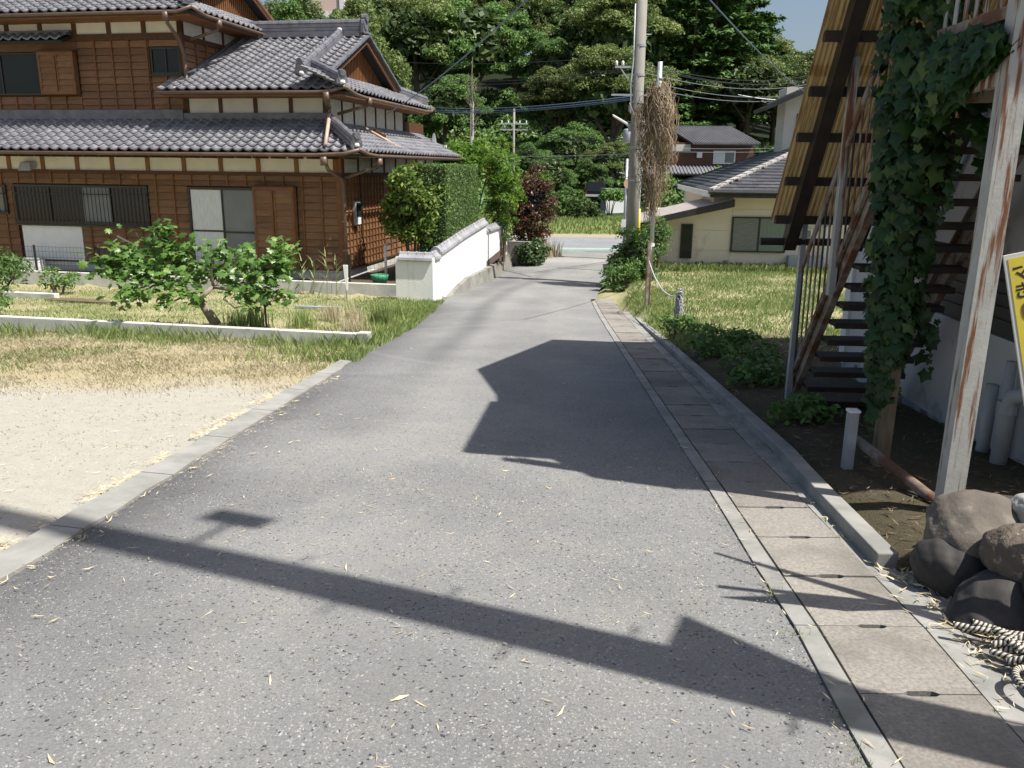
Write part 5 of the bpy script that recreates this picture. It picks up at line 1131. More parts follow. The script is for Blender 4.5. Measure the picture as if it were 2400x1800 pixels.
# ------------------------------------------------------------------ forest on the hillside
def tree_proto(kind, seed):
    r = np.random.default_rng(seed); rt = empty('hillside_tree')
    H_ = {'A': 11, 'B': 10, 'C': 11, 'D': 15, 'E': 10}[kind]
    if kind == 'D':
        pos, nr = [], []
        z = 2.0
        while z < H_:
            R_ = (1 - z / H_) * 3.6 + .25; nb = int(6 + 5 * R_ / 2)
            for k in range(nb):
                a = r.uniform(0, 6.28); n = int(75 * R_ / 2) + 12; t = r.uniform(.15, 1, n) ** .7; rr = R_ * r.uniform(.75, 1.15)
                w = .34 * rr * (1.05 - t) + .14
                p = np.stack([np.cos(a) * rr * t + r.normal(0, 1, n) * w * .6 * -np.sin(a), np.sin(a) * rr * t + r.normal(0, 1, n) * w * .6 * np.cos(a), z - .32 * rr * t + .16 * t * t * rr + r.normal(0, .10, n)], 1)
                pos.append(p); nr.append(np.tile([.25 * np.cos(a), .25 * np.sin(a), 1], (n, 1)))
            z += r.uniform(.5, .85)
        v, f = leaves(np.concatenate(pos), unit(np.concatenate(nr)), .42, .17, .15, .35, r)
        meshobj('crown', np_mesh('cedar_crown', v, f), rt, M['lf_cedar']); B().tube([(0, 0, -.5), (0, 0, H_ * .95)], [.32, .05], 8).build('trunk', M['bark'], rt)
        return rt
    if kind == 'E':
        cl = []
        for k in range(26):
            a, q = r.uniform(0, 6.28), r.uniform(0, 2.6) ; h = r.uniform(4, H_); cl.append((np.array([q * math.cos(a), q * math.sin(a), h]), np.array([.8, .8, 1.5]) * r.uniform(.6, 1.2)))
        foliage('crown', 9000, cl, .5, .13, M['lf_bamboo'], rt, droop=.9, jitter=.8, shell=.3, up=1, r=r)
    else:
        rad = np.array([4.1, 4.1, 4.3]) * r.uniform(.85, 1.1)
        big = crown_clumps((0, 0, H_ - 4.6), rad * .85, 16, 1.75, r, .85, .6, -.6); cl = []
        for c, s in big:
            for _ in range(11):
                d = unit(r.normal(0, 1, 3)); d[2] = abs(d[2]) * .9 - .15; cl.append((c + d * s * r.uniform(.55, 1), np.array([.75, .75, .55]) * r.uniform(.5, 1.3)))
        mm = {'A': M['lf_gold'], 'B': M['lf_mid'], 'C': M['lf_brown']}[kind]
        foliage('crown', 30000, cl, .21, .11, mm, rt, droop=.3, jitter=.55, shell=.55, up=.15, upbias=.5, r=r)
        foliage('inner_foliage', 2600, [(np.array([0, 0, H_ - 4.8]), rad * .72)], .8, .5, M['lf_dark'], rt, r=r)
    bb = B().tube([(0, 0, -.8), (.1, 0, 2.5), (-.1, .1, H_ * .62)], [.32, .24, .12], 8)
    for k in range(4): a = k * 1.6 + .4; bb.tube([(0, 0, 2.8 + k * .5), (1.3 * math.cos(a), 1.3 * math.sin(a), 4.4 + k * .5), (2.4 * math.cos(a), 2.4 * math.sin(a), 6 + k * .4)], [.14, .09, .03], 6)
    bb.build('trunk', M['bark'], rt); return rt
def copy_tree(o, loc, rz, s, sz=None):
    c = o.copy(); col.objects.link(c); c.location = loc; c.rotation_euler = (0, 0, rz); c.scale = (s, s, sz or s)
    for ch in o.children:
        d = ch.copy(); col.objects.link(d); d.parent = c
    return c
protos = {k: [tree_proto(k, 100 + 7 * i + ord(k)) for i in range(n)] for k, n in (('A', 2), ('B', 2), ('C', 1), ('D', 2), ('E', 1))}
used = set()
def plant(kind, x, y, s, label, group=None, sz=None, z=None, cat='tree'):
    pr = protos[kind][int(rng.integers(len(protos[kind])))]; loc = (x, y, (Gf(x, y) if z is None else z) - .2); rz = float(rng.uniform(0, 6.28))
    if pr.name not in used: used.add(pr.name); t = pr; t.location = loc; t.rotation_euler = (0, 0, rz); t.scale = (s, s, sz or s)
    else: t = copy_tree(pr, loc, rz, s, sz)
    for k in ('label', 'category', 'group'):
        if k in t: del t[k]
    return tag(t, label, cat, group)
LAB = {'A': 'olive-gold evergreen tree in the wooded hillside behind the houses', 'B': 'mid-green leafy tree in the wooded hillside behind the houses', 'C': 'brown-tinged evergreen tree in the wooded hillside', 'D': 'layered dark cedar on the wooded hillside right of the concrete pole', 'E': 'pale feathery bamboo clump on the hillside above the timber house'}
rows = [(70, 6.0), (77, 6.4), (85, 6.8), (94, 7.2), (104, 7.6), (116, 8.0), (129, 8.4)]
for i, (yy, dx) in enumerate(rows):
    x = -.33 * yy + (i % 2) * dx / 2
    while x < .41 * yy:
        k = x / yy; xx = x + rng.normal(0, .9); y2 = yy + rng.normal(0, 1.3)
        if not (12 < xx < 21 and yy < 74):
            if .155 < k < .265 and i < 5: kind = 'D' if rng.uniform() < .75 else 'A'
            elif k < -.17: kind = 'E' if rng.uniform() < .6 else 'B'
            elif k < -.08: kind = 'E' if (rng.uniform() < .35) else 'A'
            elif k > .27: kind = 'B' if rng.uniform() < .55 else 'A'
            else: kind = rng.choice(['A', 'A', 'A', 'A', 'A', 'B', 'B', 'B', 'B', 'C'])
            s = rng.uniform(.9, 1.25) * (1.0 if i else .85)
            side = 'left, above the timber house' if k < -.12 else ('left of the concrete pole' if k < .05 else ('just left of the concrete pole' if k < .14 else ('right of the concrete pole' if k < .28 else 'right, by the sky gap')))
            hgt = ['at the slope foot', 'low on the slope', 'low on the slope', 'midway upslope', 'midway upslope', 'high upslope', 'on the hilltop'][i]
            plant(kind, xx, y2, s, {'A': 'olive-gold evergreen tree', 'B': 'mid-green leafy tree', 'C': 'brown-tinged evergreen tree', 'D': 'layered dark cedar', 'E': 'pale feathery bamboo clump'}[kind] + ' ' + hgt + ', ' + side, {'A': 'olive hillside trees', 'B': 'mid-green hillside trees', 'C': 'brown-tinged hillside trees', 'D': 'hillside cedars', 'E': 'hillside bamboo'}[kind])
        x += dx
for x, Y, sc_, lab in ((1655, 80, 1.75, 'tallest layered cedar with drooping tiers, nearest behind the brown house'), (1735, 86, 1.5, 'layered cedar just right of the tallest cedar')):
    q = P(x, 300, Y); plant('D', q.x, Y, sc_, lab, sz=sc_ * 1.05)
# nearer, paler trees and scrub in front of the wood
for x, y, Y, s, kind, lab in ((1330, 330, 63, .62, 'B', 'pale loose-leaved tree in front of the dark wood, centre'), (1255, 370, 60, .45, 'B', 'small leafy tree left of centre under the low wires'), (1430, 370, 60, .42, 'A', 'small rounded tree just left of the concrete pole'), (1390, 400, 58, .35, 'B', 'low green tree above the white shed'), (1290, 420, 56, .38, 'B', 'low spreading green tree behind the far bank')):
    q = P(x, y, Y); plant(kind, q.x, Y, s, lab)

# ------------------------------------------------------------------ shrubs near by
def shrub(name, c, rad, n, L, W, m, label, cat='shrub', k=26, size=.3, base=None, shell=.5, droop=.3, jitter=.7, fill=.6, low=-.7, upbias=.35, seed=1, inner=None, flat=.8, stems=5, bend=0.05):
    r = np.random.default_rng(seed); c = np.asarray(c, float); zb = base if base is not None else Gf(c[0], c[1]); e = empty(name, (c[0], c[1], zb), 0, label, cat)
    cc = np.array([0, 0, c[2] - zb]); cl = crown_clumps(cc, np.asarray(rad) * .85, k, size, r, flat, fill, low)
    foliage('crown', n, cl, L, W, m, e, droop, jitter, shell, .4, upbias, r, bend)
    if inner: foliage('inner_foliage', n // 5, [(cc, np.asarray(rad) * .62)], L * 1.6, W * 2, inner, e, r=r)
    bb = B()
    for i in range(stems):
        a = 6.28 * i / stems + .3; q = .55; bb.tube([(.06 * math.cos(a), .06 * math.sin(a), -.1), (q * .5 * rad[0] * math.cos(a), q * .5 * rad[1] * math.sin(a), cc[2] * .6), (q * rad[0] * math.cos(a), q * rad[1] * math.sin(a), cc[2] + rad[2] * .35)], [.035, .025, .008], 5)
    bb.build('stem', M['bark'], e); return e
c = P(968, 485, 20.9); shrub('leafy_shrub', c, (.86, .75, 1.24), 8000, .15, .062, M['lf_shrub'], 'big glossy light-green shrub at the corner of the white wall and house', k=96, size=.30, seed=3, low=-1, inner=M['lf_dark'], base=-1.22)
# clipped hedge: a box of small leaves
hx, hy = world_h(2.08, 2.35); hd = empty('clipped_hedge', (hx, hy, -1.22), -HA, 'tall flat-clipped dense green hedge behind the white wall', 'hedge')
def box_leaves(n, hx_, hy_, z0, z1, r):
    a = [2 * hy_ * (z1 - z0)] * 2 + [2 * hx_ * (z1 - z0)] * 2 + [4 * hx_ * hy_]; ks = r.multinomial(n, np.array(a) / sum(a)); P_, N_ = [], []
    for i, k in enumerate(ks):
        x = r.uniform(-hx_, hx_, k); y = r.uniform(-hy_, hy_, k); z = r.uniform(z0, z1, k); nn = np.zeros((k, 3)); jit = r.normal(0, .018, k)
        if i < 2: s = 1 if i == 0 else -1; x = s * hx_ + jit; nn[:, 0] = s
        elif i < 4: s = 1 if i == 2 else -1; y = s * hy_ + jit; nn[:, 1] = s
        else: z = np.full(k, z1) + jit; nn[:, 2] = 1
        P_.append(np.stack([x, y, z], 1)); N_.append(nn)
    return np.concatenate(P_), np.concatenate(N_)
r_ = np.random.default_rng(5); p, q = box_leaves(26000, .36, 1.75, .15, 2.78, r_); v, f = leaves(p, q, .06, .026, -.3, .75, r_); meshobj('crown', np_mesh('crown', v, f), hd, M['lf_hedge'])
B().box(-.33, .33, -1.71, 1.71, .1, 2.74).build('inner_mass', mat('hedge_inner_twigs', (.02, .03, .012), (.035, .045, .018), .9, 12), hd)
for k in range(5): B().tube([(0, -1.5 + k * .75, -.1), (0, -1.5 + k * .75, .6)], .03, 6).build('stem', M['bark'], hd)
c = P(1178, 445, 26.3); shrub('sacred_bamboo', c, (.62, .8, 1.75), 6200, .13, .035, M['lf_lime'], 'bright lime-green feathery shrub between the hedge and red-brown shrub', k=76, size=.26, seed=7, low=-1, base=-1.25, droop=.6, inner=M['lf_mid'])
c = P(1100, 385, 29.5); shrub('leafy_shrub', c, (1.5, 1.0, .9), 4600, .17, .06, M['lf_lime'], 'fresh green leafy tree top showing above the clipped hedge', k=50, size=.36, seed=8, base=-1.2, cat='tree', inner=M['lf_mid'])
c = P(1168, 545, 26.0); shrub('leafy_shrub', c, (.42, .3, .42), 480, .12, .05, M['lf_mid'], 'sprig of green leaves hanging over the far white wall', k=16, size=.16, seed=9, base=-1.2)
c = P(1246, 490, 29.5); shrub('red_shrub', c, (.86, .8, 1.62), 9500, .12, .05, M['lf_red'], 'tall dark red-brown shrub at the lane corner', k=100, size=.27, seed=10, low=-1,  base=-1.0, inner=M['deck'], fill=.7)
c = P(1245, 597, 27.8); shrub('variegated_shrub', c, (.72, .62, .55), 2600, .12, .06, M['lf_varieg'], 'round pale-speckled green bush at the foot of the red-brown shrub', k=34, size=.22, seed=11, base=-1.62, inner=M['lf_dark'])
c = P(1485, 620, 22.1); shrub('corner_shrub', c, (.68, .7, 1.02), 4600, .12, .04, M['lf_mid'], 'dense dark green bush at the foot of the concrete pole', k=64, size=.26, seed=12, low=-1,  base=-1.4, inner=M['lf_dark'])
c = P(1537, 565, 22.6); shrub('corner_shrub', c, (.42, .42, .72), 2400, .06, .03, M['lf_mid'], 'upright small-leaved bush between the steel pole and bungalow wall', k=34, size=.18, seed=13, base=-1.4, inner=M['lf_dark'])
c = P(1455, 655, 21.2); shrub('corner_shrub', c, (.5, .4, .45), 900, .16, .035, M['lf_mid'], 'loose long-leaved shrub reaching over the lane edge', k=18, size=.2, seed=14, base=-1.45, droop=.5)
for (x, y, Y, rad, n, m_, lab) in ((1320, 470, 48, (1.6, 1.2, .8), 2600, 'lf_mid', 'rounded scrub on the far bank, centre'), (1260, 490, 47, (1.2, 1, .6), 1700, 'lf_mid', 'low scrub on the far bank beside the red-brown shrub'), (1375, 500, 47.5, (1.1, 1, .6), 1600, 'lf_dark', 'dark low scrub at the right of the far bank'), (1430, 462, 50, (.9, .7, .45), 1200, 'lf_mid', 'flat-topped shrub before the white shed'), (1232, 440, 52, (1.6, 1.4, 1.3), 2600, 'lf_lime', 'light green thicket left of the far bank')):
    shrub('bank_shrub', P(x, y, Y), rad, n, .2, .09, M[m_], lab, k=30, size=.35, seed=int(x), inner=M['lf_dark'])
# dense ground cover on the slope behind the bank
pos = np.stack([rng.uniform(-22, 34, 60000), rng.uniform(53, 88, 60000), np.zeros(60000)], 1); hb = vnoise(pos[:, 0], pos[:, 1], .45, 21); pos[:, 2] = G(pos[:, 0], pos[:, 1]) + (.2 + 2.2 * hb ** 1.5) * sstep(53, 58, pos[:, 1]) * rng.uniform(.75, 1, 60000)
keep = ~((np.abs(pos[:, 0] - 6.2) < 2.6) & (pos[:, 1] < 59)); pos = pos[keep]
v, f = leaves(pos, np.tile([0, -.5, .8], (len(pos), 1)), .42, .24, .2, .6); tag(meshobj('ground_cover', np_mesh('ground_cover', v, f), None, M['lf_mid']), 'tangle of green creepers covering the slope beyond the cross road', 'undergrowth', kind='stuff')

# ------------------------------------------------------------------ fig tree
def fig():
    r = np.random.default_rng(21); b0 = P(508, 758, 13.25); zb = Gf(b0.x, 13.25); e = empty('fig_tree', (b0.x, 13.25, zb), 0, 'sprawling fig tree with big lobed leaves behind the long kerb wall', 'tree'); o = np.array([b0.x, 13.25, zb])
    W3 = lambda x, y, Y: np.array(P(x, y, Y)) - o
    br = [([(508, 762, 13.25), (490, 735, 13.2), (470, 705, 13.15)], .085, .06), ([(470, 705, 13.15), (455, 712, 13.05), (478, 692, 13.1), (500, 672, 13.2)], .045, .035),
          ([(470, 705, 13.15), (440, 690, 13.2), (405, 680, 13.3), (360, 660, 13.2), (300, 630, 13.0), (245, 615, 12.9)], .05, .012), ([(405, 680, 13.3), (385, 640, 13.5), (370, 590, 13.4), (360, 545, 13.3)], .035, .010),
          ([(500, 672, 13.2), (495, 640, 13.2), (503, 595, 13.25), (515, 565, 13.3)], .028, .008), ([(500, 672, 13.2), (540, 680, 13.1), (590, 660, 13.0), (630, 630, 13.1), (655, 590, 13.2)], .032, .009),
          ([(500, 672, 13.2), (530, 640, 13.5), (565, 605, 13.6)], .022, .008), ([(540, 680, 13.1), (525, 700, 12.8), (550, 722, 12.7), (580, 715, 12.7)], .018, .007), ([(360, 660, 13.2), (320, 680, 12.7), (290, 695, 12.6)], .02, .008),
          ([(385, 640, 13.5), (420, 600, 13.8), (430, 575, 13.8)], .02, .008), ([(590, 660, 13.0), (620, 680, 12.8), (640, 700, 12.8)], .016, .006), ([(440, 690, 13.2), (400, 710, 12.8), (385, 718, 12.7)], .018, .006)]
    bb = B(); tips = []
    for pts, r0, r1 in br:
        q = [W3(*p) for p in pts]; bb.tube(q, list(np.linspace(r0, r1, len(q))), 8); tips.append((q, r1))
    bb.build('trunk', M['bark_grey'], e, smooth=True)
    # lobed leaf outline
    ang = np.linspace(-.5 * np.pi, 1.5 * np.pi, 17)[:-1]; lob = np.array([.18, .42, .62, .45, .78, .55, .9, .62, 1.0, .62, .9, .55, .78, .45, .62, .42])
    out = np.stack([np.cos(ang) * lob, np.sin(ang) * lob], 1)
    V_ = []; F_ = []
    clusters = [((245, 612, 12.9), 40, .24), ((285, 600, 13.0), 44, .26), ((330, 620, 13.0), 46, .28), ((365, 560, 13.4), 44, .26), ((400, 590, 13.5), 46, .28), ((430, 600, 13.7), 40, .26), ((350, 650, 12.9), 44, .28), ((300, 680, 12.6), 38, .24), ((410, 650, 13.2), 44, .28), ((455, 640, 13.6), 36, .26), ((505, 590, 13.25), 34, .2), ((560, 605, 13.5), 36, .24), ((600, 630, 13.1), 46, .28), ((655, 585, 13.2), 44, .22), ((645, 640, 13.0), 44, .26), ((560, 660, 13.0), 40, .26), ((590, 690, 12.8), 36, .22), ((520, 640, 13.6), 34, .24), ((620, 695, 12.8), 26, .2), ((440, 690, 12.9), 22, .2), ((660, 610, 13.1), 30, .2), ((385, 535, 13.4), 24, .14), ((670, 700, 12.8), 12, .14), ((270, 640, 12.8), 36, .24), ((390, 700, 12.8), 14, .14)]
    for c, n, rad in clusters:
        cc = W3(*c)
        for _ in range(int(n * 1.55)):
            p = cc + r.normal(0, 1, 3) * rad * np.array([.62, .62, .5]); nn = unit(np.array([r.normal(0, .55), r.normal(-.25, .55), 1.0 + r.normal(0, .3)])); ax = unit(np.cross(nn, r.normal(0, 1, 3))); ax[2] -= .35; ax = unit(ax - nn * (ax @ nn)); sd = np.cross(nn, ax); s = r.uniform(.065, .115); base = len(V_); fold = r.uniform(.1, .45)
            V_.append(p)
            for x, y in out: V_.append(p + sd * x * s + ax * y * s - nn * (abs(x) * fold * s + max(0, y) * .25 * s))
            for k in range(16): F_.append((base, base + 1 + k, base + 1 + (k + 1) % 16))
    meshobj('crown', np_mesh('crown', np.array(V_), np.array(F_)), e, M['lf_fig']); return e
fig()
# garden plants
def weed(x, y, rad, h, n, L, W, m, label, cat='plant', seed=1, name='garden_plant', Y=None):
    """low plant whose foot is at ground position (x, y)"""
    shrub(name, (x, y, Gf(x, y) + h * .55), (rad, rad, h * .55), n, L, W, M[m], label, cat, k=14, size=rad * .45, seed=seed, stems=3)
weed(-9.3, 14.6, .42, .6, 420, .10, .045, 'lf_mid', 'knee-high leafy plant behind the kerb wall at far left', seed=31)
weed(-8.9, 13.9, .34, .42, 380, .09, .04, 'lf_mid', 'small bushy plant just right of the far-left leafy plant', seed=32)
weed(-11.6, 18.6, .95, .85, 1500, .13, .04, 'lf_mid', 'tall weedy bush at the left edge before the low wall', seed=33)
weed(-10.4, 18.9, .5, .5, 500, .12, .04, 'lf_mid', 'fern-like weed by the low wall at left', seed=34)
def blade_clump(x, y, n, h, spread, m, label, seed, cat='plant', name='grass_clump', w=.012, arch=.5):
    r = np.random.default_rng(seed); z = Gf(x, y); ln = []; V_ = []; F_ = []
    for i in range(n):
        a = r.uniform(0, 6.28); hh = h * r.uniform(.55, 1.1); bx, by = r.normal(0, spread * .5, 2); lean = arch * r.uniform(.2, 1); base = len(V_); sx, sy = -math.sin(a) * w, math.cos(a) * w
        for k in range(4):
            t = k / 3; px = bx + math.cos(a) * lean * hh * t ** 1.8; py = by + math.sin(a) * lean * hh * t ** 1.8; pz = hh * (t - .25 * lean * t * t); ww = (1 - t) * 1 + .06
            V_ += [(px - sx * ww, py - sy * ww, pz - .02), (px + sx * ww, py + sy * ww, pz - .02)]
        for k in range(3): F_.append((base + 2 * k, base + 2 * k + 1, base + 2 * k + 3, base + 2 * k + 2))
    o = meshobj(name, np_mesh(name, np.array(V_), np.array(F_)), None, M[m]); o.location = (x, y, z); return tag(o, label, cat)
g_ = P(595, 745, 13.5); blade_clump(g_.x, 13.5, 110, .42, .2, 'grass_green', 'clump of upright sword-shaped leaves right of the fig trunk', 41, name='iris_clump', w=.014, arch=.3)
for i, (x, y, h, m_, lab) in enumerate(((-2.75, 14.0, .62, 'grass_dry', 'big tawny seeding grass tuft at the lane edge'), (-2.35, 14.6, .6, 'grass_green', 'tall green grass tuft beside the tawny one'), (-3.5, 13.6, .5, 'grass_green', 'dark green tuft left of the tawny grass'), (-4.6, 13.7, .42, 'grass_green', 'grass tuft between the prop stake and kerb wall end'), (-2.5, 12.8, .4, 'grass_dry', 'dry tuft at the end block of the kerb wall'), (-2.2, 15.8, .42, 'grass_green', 'green tuft below the white wall pier'), (-3.2, 14.6, .5, 'grass_dry', 'dry grass tuft behind the tawny one'))):
    blade_clump(x, y, 260, h * .8, .2, m_, lab, 50 + i, w=.007)
blade_clump(1.15, 31.2, 260, .75, .7, 'grass_dry', 'pale dry grass patch at the lane mouth', 60, w=.02)
for i, (u, v) in enumerate(((-.55, -1.25), (-.25, -1.3), (.05, -1.25), (.3, -1.3))):
    x, y = world_h(u, v); r = np.random.default_rng(70 + i); e = empty('reed_stalk', (x, y, Gf(x, y)), 0, 'thin green reed-like weed stalk in front of the low wall by the downpipe', 'plant', 'reed weeds by the low wall')
    hh = r.uniform(.75, 1.0); B().tube([(0, 0, -.02), (.03, 0, hh * .6), (.06 * r.normal(), 0, hh)], [.009, .007, .003], 5).build('stalk', M['grass_green'], e)
    V_ = []; F_ = []
    for k in range(9):
        a = r.uniform(0, 6.28); z = hh * r.uniform(.35, .95); L = r.uniform(.25, .45); base = len(V_)
        for j in range(4): t = j / 3; V_ += [(math.cos(a) * L * t * .6 - .01 * (1 - t) * math.sin(a), math.sin(a) * L * t * .6, z + L * .7 * t - .2 * L * t * t), (math.cos(a) * L * t * .6 + .014 * (1 - t), math.sin(a) * L * t * .6 + .014 * (1 - t), z + L * .7 * t - .2 * L * t * t)]
        for j in range(3): F_.append((base + 2 * j, base + 2 * j + 1, base + 2 * j + 3, base + 2 * j + 2))
    meshobj('blade', np_mesh('blade', np.array(V_), np.array(F_)), e, M['grass_green'])
# leafy weeds along the right of the gutter
wl_ = ((2.45, 12.3, .34, .42, 'leafy weed clump at the foot of the short roped stake'), (2.75, 11.2, .42, .32, 'broad low weed clump beside the kerb in the shade edge'), (2.5, 10.2, .32, .26, 'low weeds by the kerb in the middle of the shade'), (2.7, 9.2, .4, .25, 'shaded weed patch left of the stair foot'), (3.1, 10.6, .4, .3, 'shaded weed patch behind the stair foot'), (2.45, 8.2, .3, .2, 'small shaded weed clump by the kerb near the stair foot'), (2.4, 6.6, .3, .2, 'dark weed clump by the kerb below the ivy'))
for i, (x, y, rad, h, lab) in enumerate(wl_): weed(x, y, rad * 1.05, h * .55, 360, .085, .045, 'lf_mid', lab, seed=80 + i, name='weed_clump')

# ------------------------------------------------------------------ ivy on post and landing
r_ = np.random.default_rng(91); pos = []; nr = []
def ivp(u, v, z): x, y = sw(u, v); return (x, y, z)
for i in range(2300):
    z = .05 + 2.75 * r_.uniform() ** .85; rad = np.interp(z, [0, .3, .9, 1.6, 2.1, 2.8], [.08, .13, .20, .25, .29, .34]) * r_.uniform(.45, 1); a = r_.uniform(0, 6.28)
    pos.append(ivp(.0 + rad * math.cos(a) * .9, -2.08 + rad * math.sin(a), z)); nr.append((math.cos(a), math.sin(a) - .4, .3))
for i in range(900):
    t = r_.uniform(); v = -2.1 - 1.05 * t; top = 2.30 - .08 * t; ln_ = np.interp(t, [0, .5, 1], [.6, .34, .12]); z = top - ln_ * r_.uniform() ** .7
    pos.append(ivp(-.06 + r_.normal(0, .05), v, z)); nr.append((-1, -.3, .35))
for i in range(140): pos.append(ivp(r_.uniform(.1, .6), -2.3 - .8 * r_.uniform(), 1.92 - .22 * r_.uniform())); nr.append((0, -.6, .3))
for k in range(26):
    v0 = -2.1 + r_.normal(0, .22); u0 = r_.uniform(-.1, .3); z0 = r_.uniform(.5, 2.2); L_ = r_.uniform(.25, .7); dr = r_.normal(0, .12, 2)
    for j in range(int(L_ / .045)):
        t = j * .045; pos.append(ivp(u0 + dr[0] * t + r_.normal(0, .012), v0 + dr[1] * t + r_.normal(0, .012), z0 - t)); nr.append((-.5, -.8, .3))
# ivy leaf: five-pointed
ang = np.linspace(-.5 * np.pi, 1.5 * np.pi, 11)[:-1]; lob = np.array([.3, .75, .55, .85, .6, 1.1, .6, .85, .55, .75]); out = np.stack([np.cos(ang) * lob, np.sin(ang) * lob], 1); V_ = []; F_ = []
for p, n in zip(np.array(pos), np.array(nr)):
    nn = unit(n + r_.normal(0, .35, 3)); ax = np.array([r_.normal(0, .25), r_.normal(0, .25), -1.0]); ax = unit(ax - nn * (ax @ nn)); sd = np.cross(nn, ax); s = r_.uniform(.022, .045) if r_.uniform() < .6 else r_.uniform(.045, .085); base = len(V_); V_.append(p + nn * .2 * s)
    for x, y in out: V_.append(p + sd * x * s + ax * y * s)
    for k in range(10): F_.append((base, base + 1 + k, base + 1 + (k + 1) % 10))
ivy = meshobj('ivy', np_mesh('ivy', np.array(V_), np.array(F_)), None, M['lf_ivy']); tag(ivy, 'dark green ivy cascading over the timber post and stair landing', 'ivy')

# ------------------------------------------------------------------ grass and litter
def grass(name, n, xr, yr, mask, h, w, m, label, lean=.5, seed=1):
    r = np.random.default_rng(seed); x = r.uniform(*xr, n * 3); y = r.uniform(*yr, n * 3); k = mask(x, y) > r.uniform(0, 1, n * 3); x, y = x[k][:n], y[k][:n]; n = len(x); z = G(x, y) - .01
    a = r.uniform(0, 6.28, n); hh = h * r.uniform(.4, 1.2, n); ll = lean * hh * r.uniform(.2, 1.2, n); ww = w * r.uniform(.6, 1.3, n)
    b0 = np.stack([x - np.sin(a) * ww, y + np.cos(a) * ww, z], 1); b1 = np.stack([x + np.sin(a) * ww, y - np.cos(a) * ww, z], 1)
    m0 = np.stack([x + np.cos(a) * ll * .35 - np.sin(a) * ww * .7, y + np.sin(a) * ll * .35 + np.cos(a) * ww * .7, z + hh * .6], 1); tip = np.stack([x + np.cos(a) * ll, y + np.sin(a) * ll, z + hh], 1)
    v = np.stack([b0, b1, tip, m0], 1).reshape(-1, 3); f = np.arange(4 * n).reshape(-1, 4)
    return tag(meshobj(name, np_mesh(name, v, f), None, M[m]), label, 'grass', kind='stuff')
def left_ok(x, y): u, v = house_uv(x, y); return (left_x(y) - x > .05 + .5 * (fbm(x, y, 2, 1) - .4)) & (v < -1.1) & (v > -14) & ~((u > 1.8) & (v > -1.6))
def hvv(x, y): return house_uv(x, y)[1]
grass('lawn_grass', 46000, (-15, -1.6), (11.5, 20.5), lambda x, y: left_ok(x, y) * (hvv(x, y) > -8.85) * np.clip(.05 + 1.5 * (fbm(x, y, .9, 1) - .3), 0.05, 1), .055, .006, 'grass_green', 'short green grass in the garden before the timber house', seed=1)
grass('lawn_straw', 16000, (-15, -1.6), (11.5, 20.5), lambda x, y: left_ok(x, y) * (hvv(x, y) > -8.35) * np.clip(1.1 - 1.5 * fbm(x, y, .9, 1), 0, 1), .035, .006, 'grass_dry', 'cut straw lying through the garden lawn', 1.4, seed=2)
grass('dry_grass', 80000, (-12, -1.7), (7.4, 14), lambda x, y: left_ok(x, y) * (hvv(x, y) < -8.25) * (.25 + .75 * sstep(.38, .56, fbm(x, y, 1.3, 51))) * sstep(-.7, .9, y - (8.2 + .35 * (x + 6) * .12 + 1.3 * (fbm(x, y, .9, 1) - .5) + .5 * (fbm(x, y, 3.1, 2) - .5))), .045, .0035, 'grass_dry', 'sparse dry yellow grass between the gravel and the kerb wall', .9, seed=3)
grass('wall_grass', 15000, (-14, -2.0), (9.5, 14.5), lambda x, y: left_ok(x, y) * np.exp(-((hvv(x, y) + 8.5) / .55) ** 2) * np.clip(2.2 * (fbm(x, y, .8, 9) - .3), 0, 1), .19, .004, 'grass_green', 'fine green grass growing up along the kerb wall', .5, seed=4)
grass('verge_grass', 9000, (-3.6, -1.4), (10, 19), lambda x, y: (left_x(y) - x > -.12) * np.exp(-np.maximum(left_x(y) - x - .1, 0) / .6) * (hvv(x, y) < -1.65) * (fbm(x, y, 1.6, 4) > .35), .11, .006, 'grass_green', 'ragged green verge where the garden meets the lane', .6, seed=5)
rl = lambda x, y: (x - lip_x(y) > .78 + .25 * (fbm(x, y, 2.5, 3) - .5)) & ~((x > 4.1) & (y > 24.1)) & (y < 27)
grass('lot_grass', 74000, (1.6, 14), (11.2, 27), lambda x, y: rl(x, y) * np.clip(.3 + 1.9 * (fbm(x, y, .9, 1) - .33),   .06, 1), .085, .008, 'grass_green', 'mown green grass of the vacant lot before the bungalow', .7, seed=6)
grass('lot_straw', 20000, (1.6, 14), (10.2, 27), lambda x, y: rl(x, y) * np.clip(1.15 - 1.5 * fbm(x, y, .9, 1), 0, 1), .045, .008, 'grass_dry', 'mown straw lying in the vacant lot', 1.8, seed=7)
grass('wall_weeds', 5000, (4, 14), (23.4, 24.6), lambda x, y: 1.0 * (fbm(x, y, 1.2, 6) > .3), .2, .02, 'grass_green', 'low leafy weeds along the foot of the bungalow wall', .8, seed=8)
grass('verge_grass', 3500, (1.7, 3.2), (11, 19), lambda x, y: np.exp(-np.maximum(x - lip_x(y) - .72, 0) / .4) * (x - lip_x(y) > .64) * (fbm(x, y, 1.3, 5) > .4), .10, .006, 'grass_green', 'green verge between the gutter and the vacant lot', .6, seed=9)
grass('bank_grass', 26000, (-10, 16), (44.2, 50), lambda x, y: 1 + 0 * x, .22, .025, 'grass_green', 'green grass on the bank beyond the cross road', .5, seed=10)
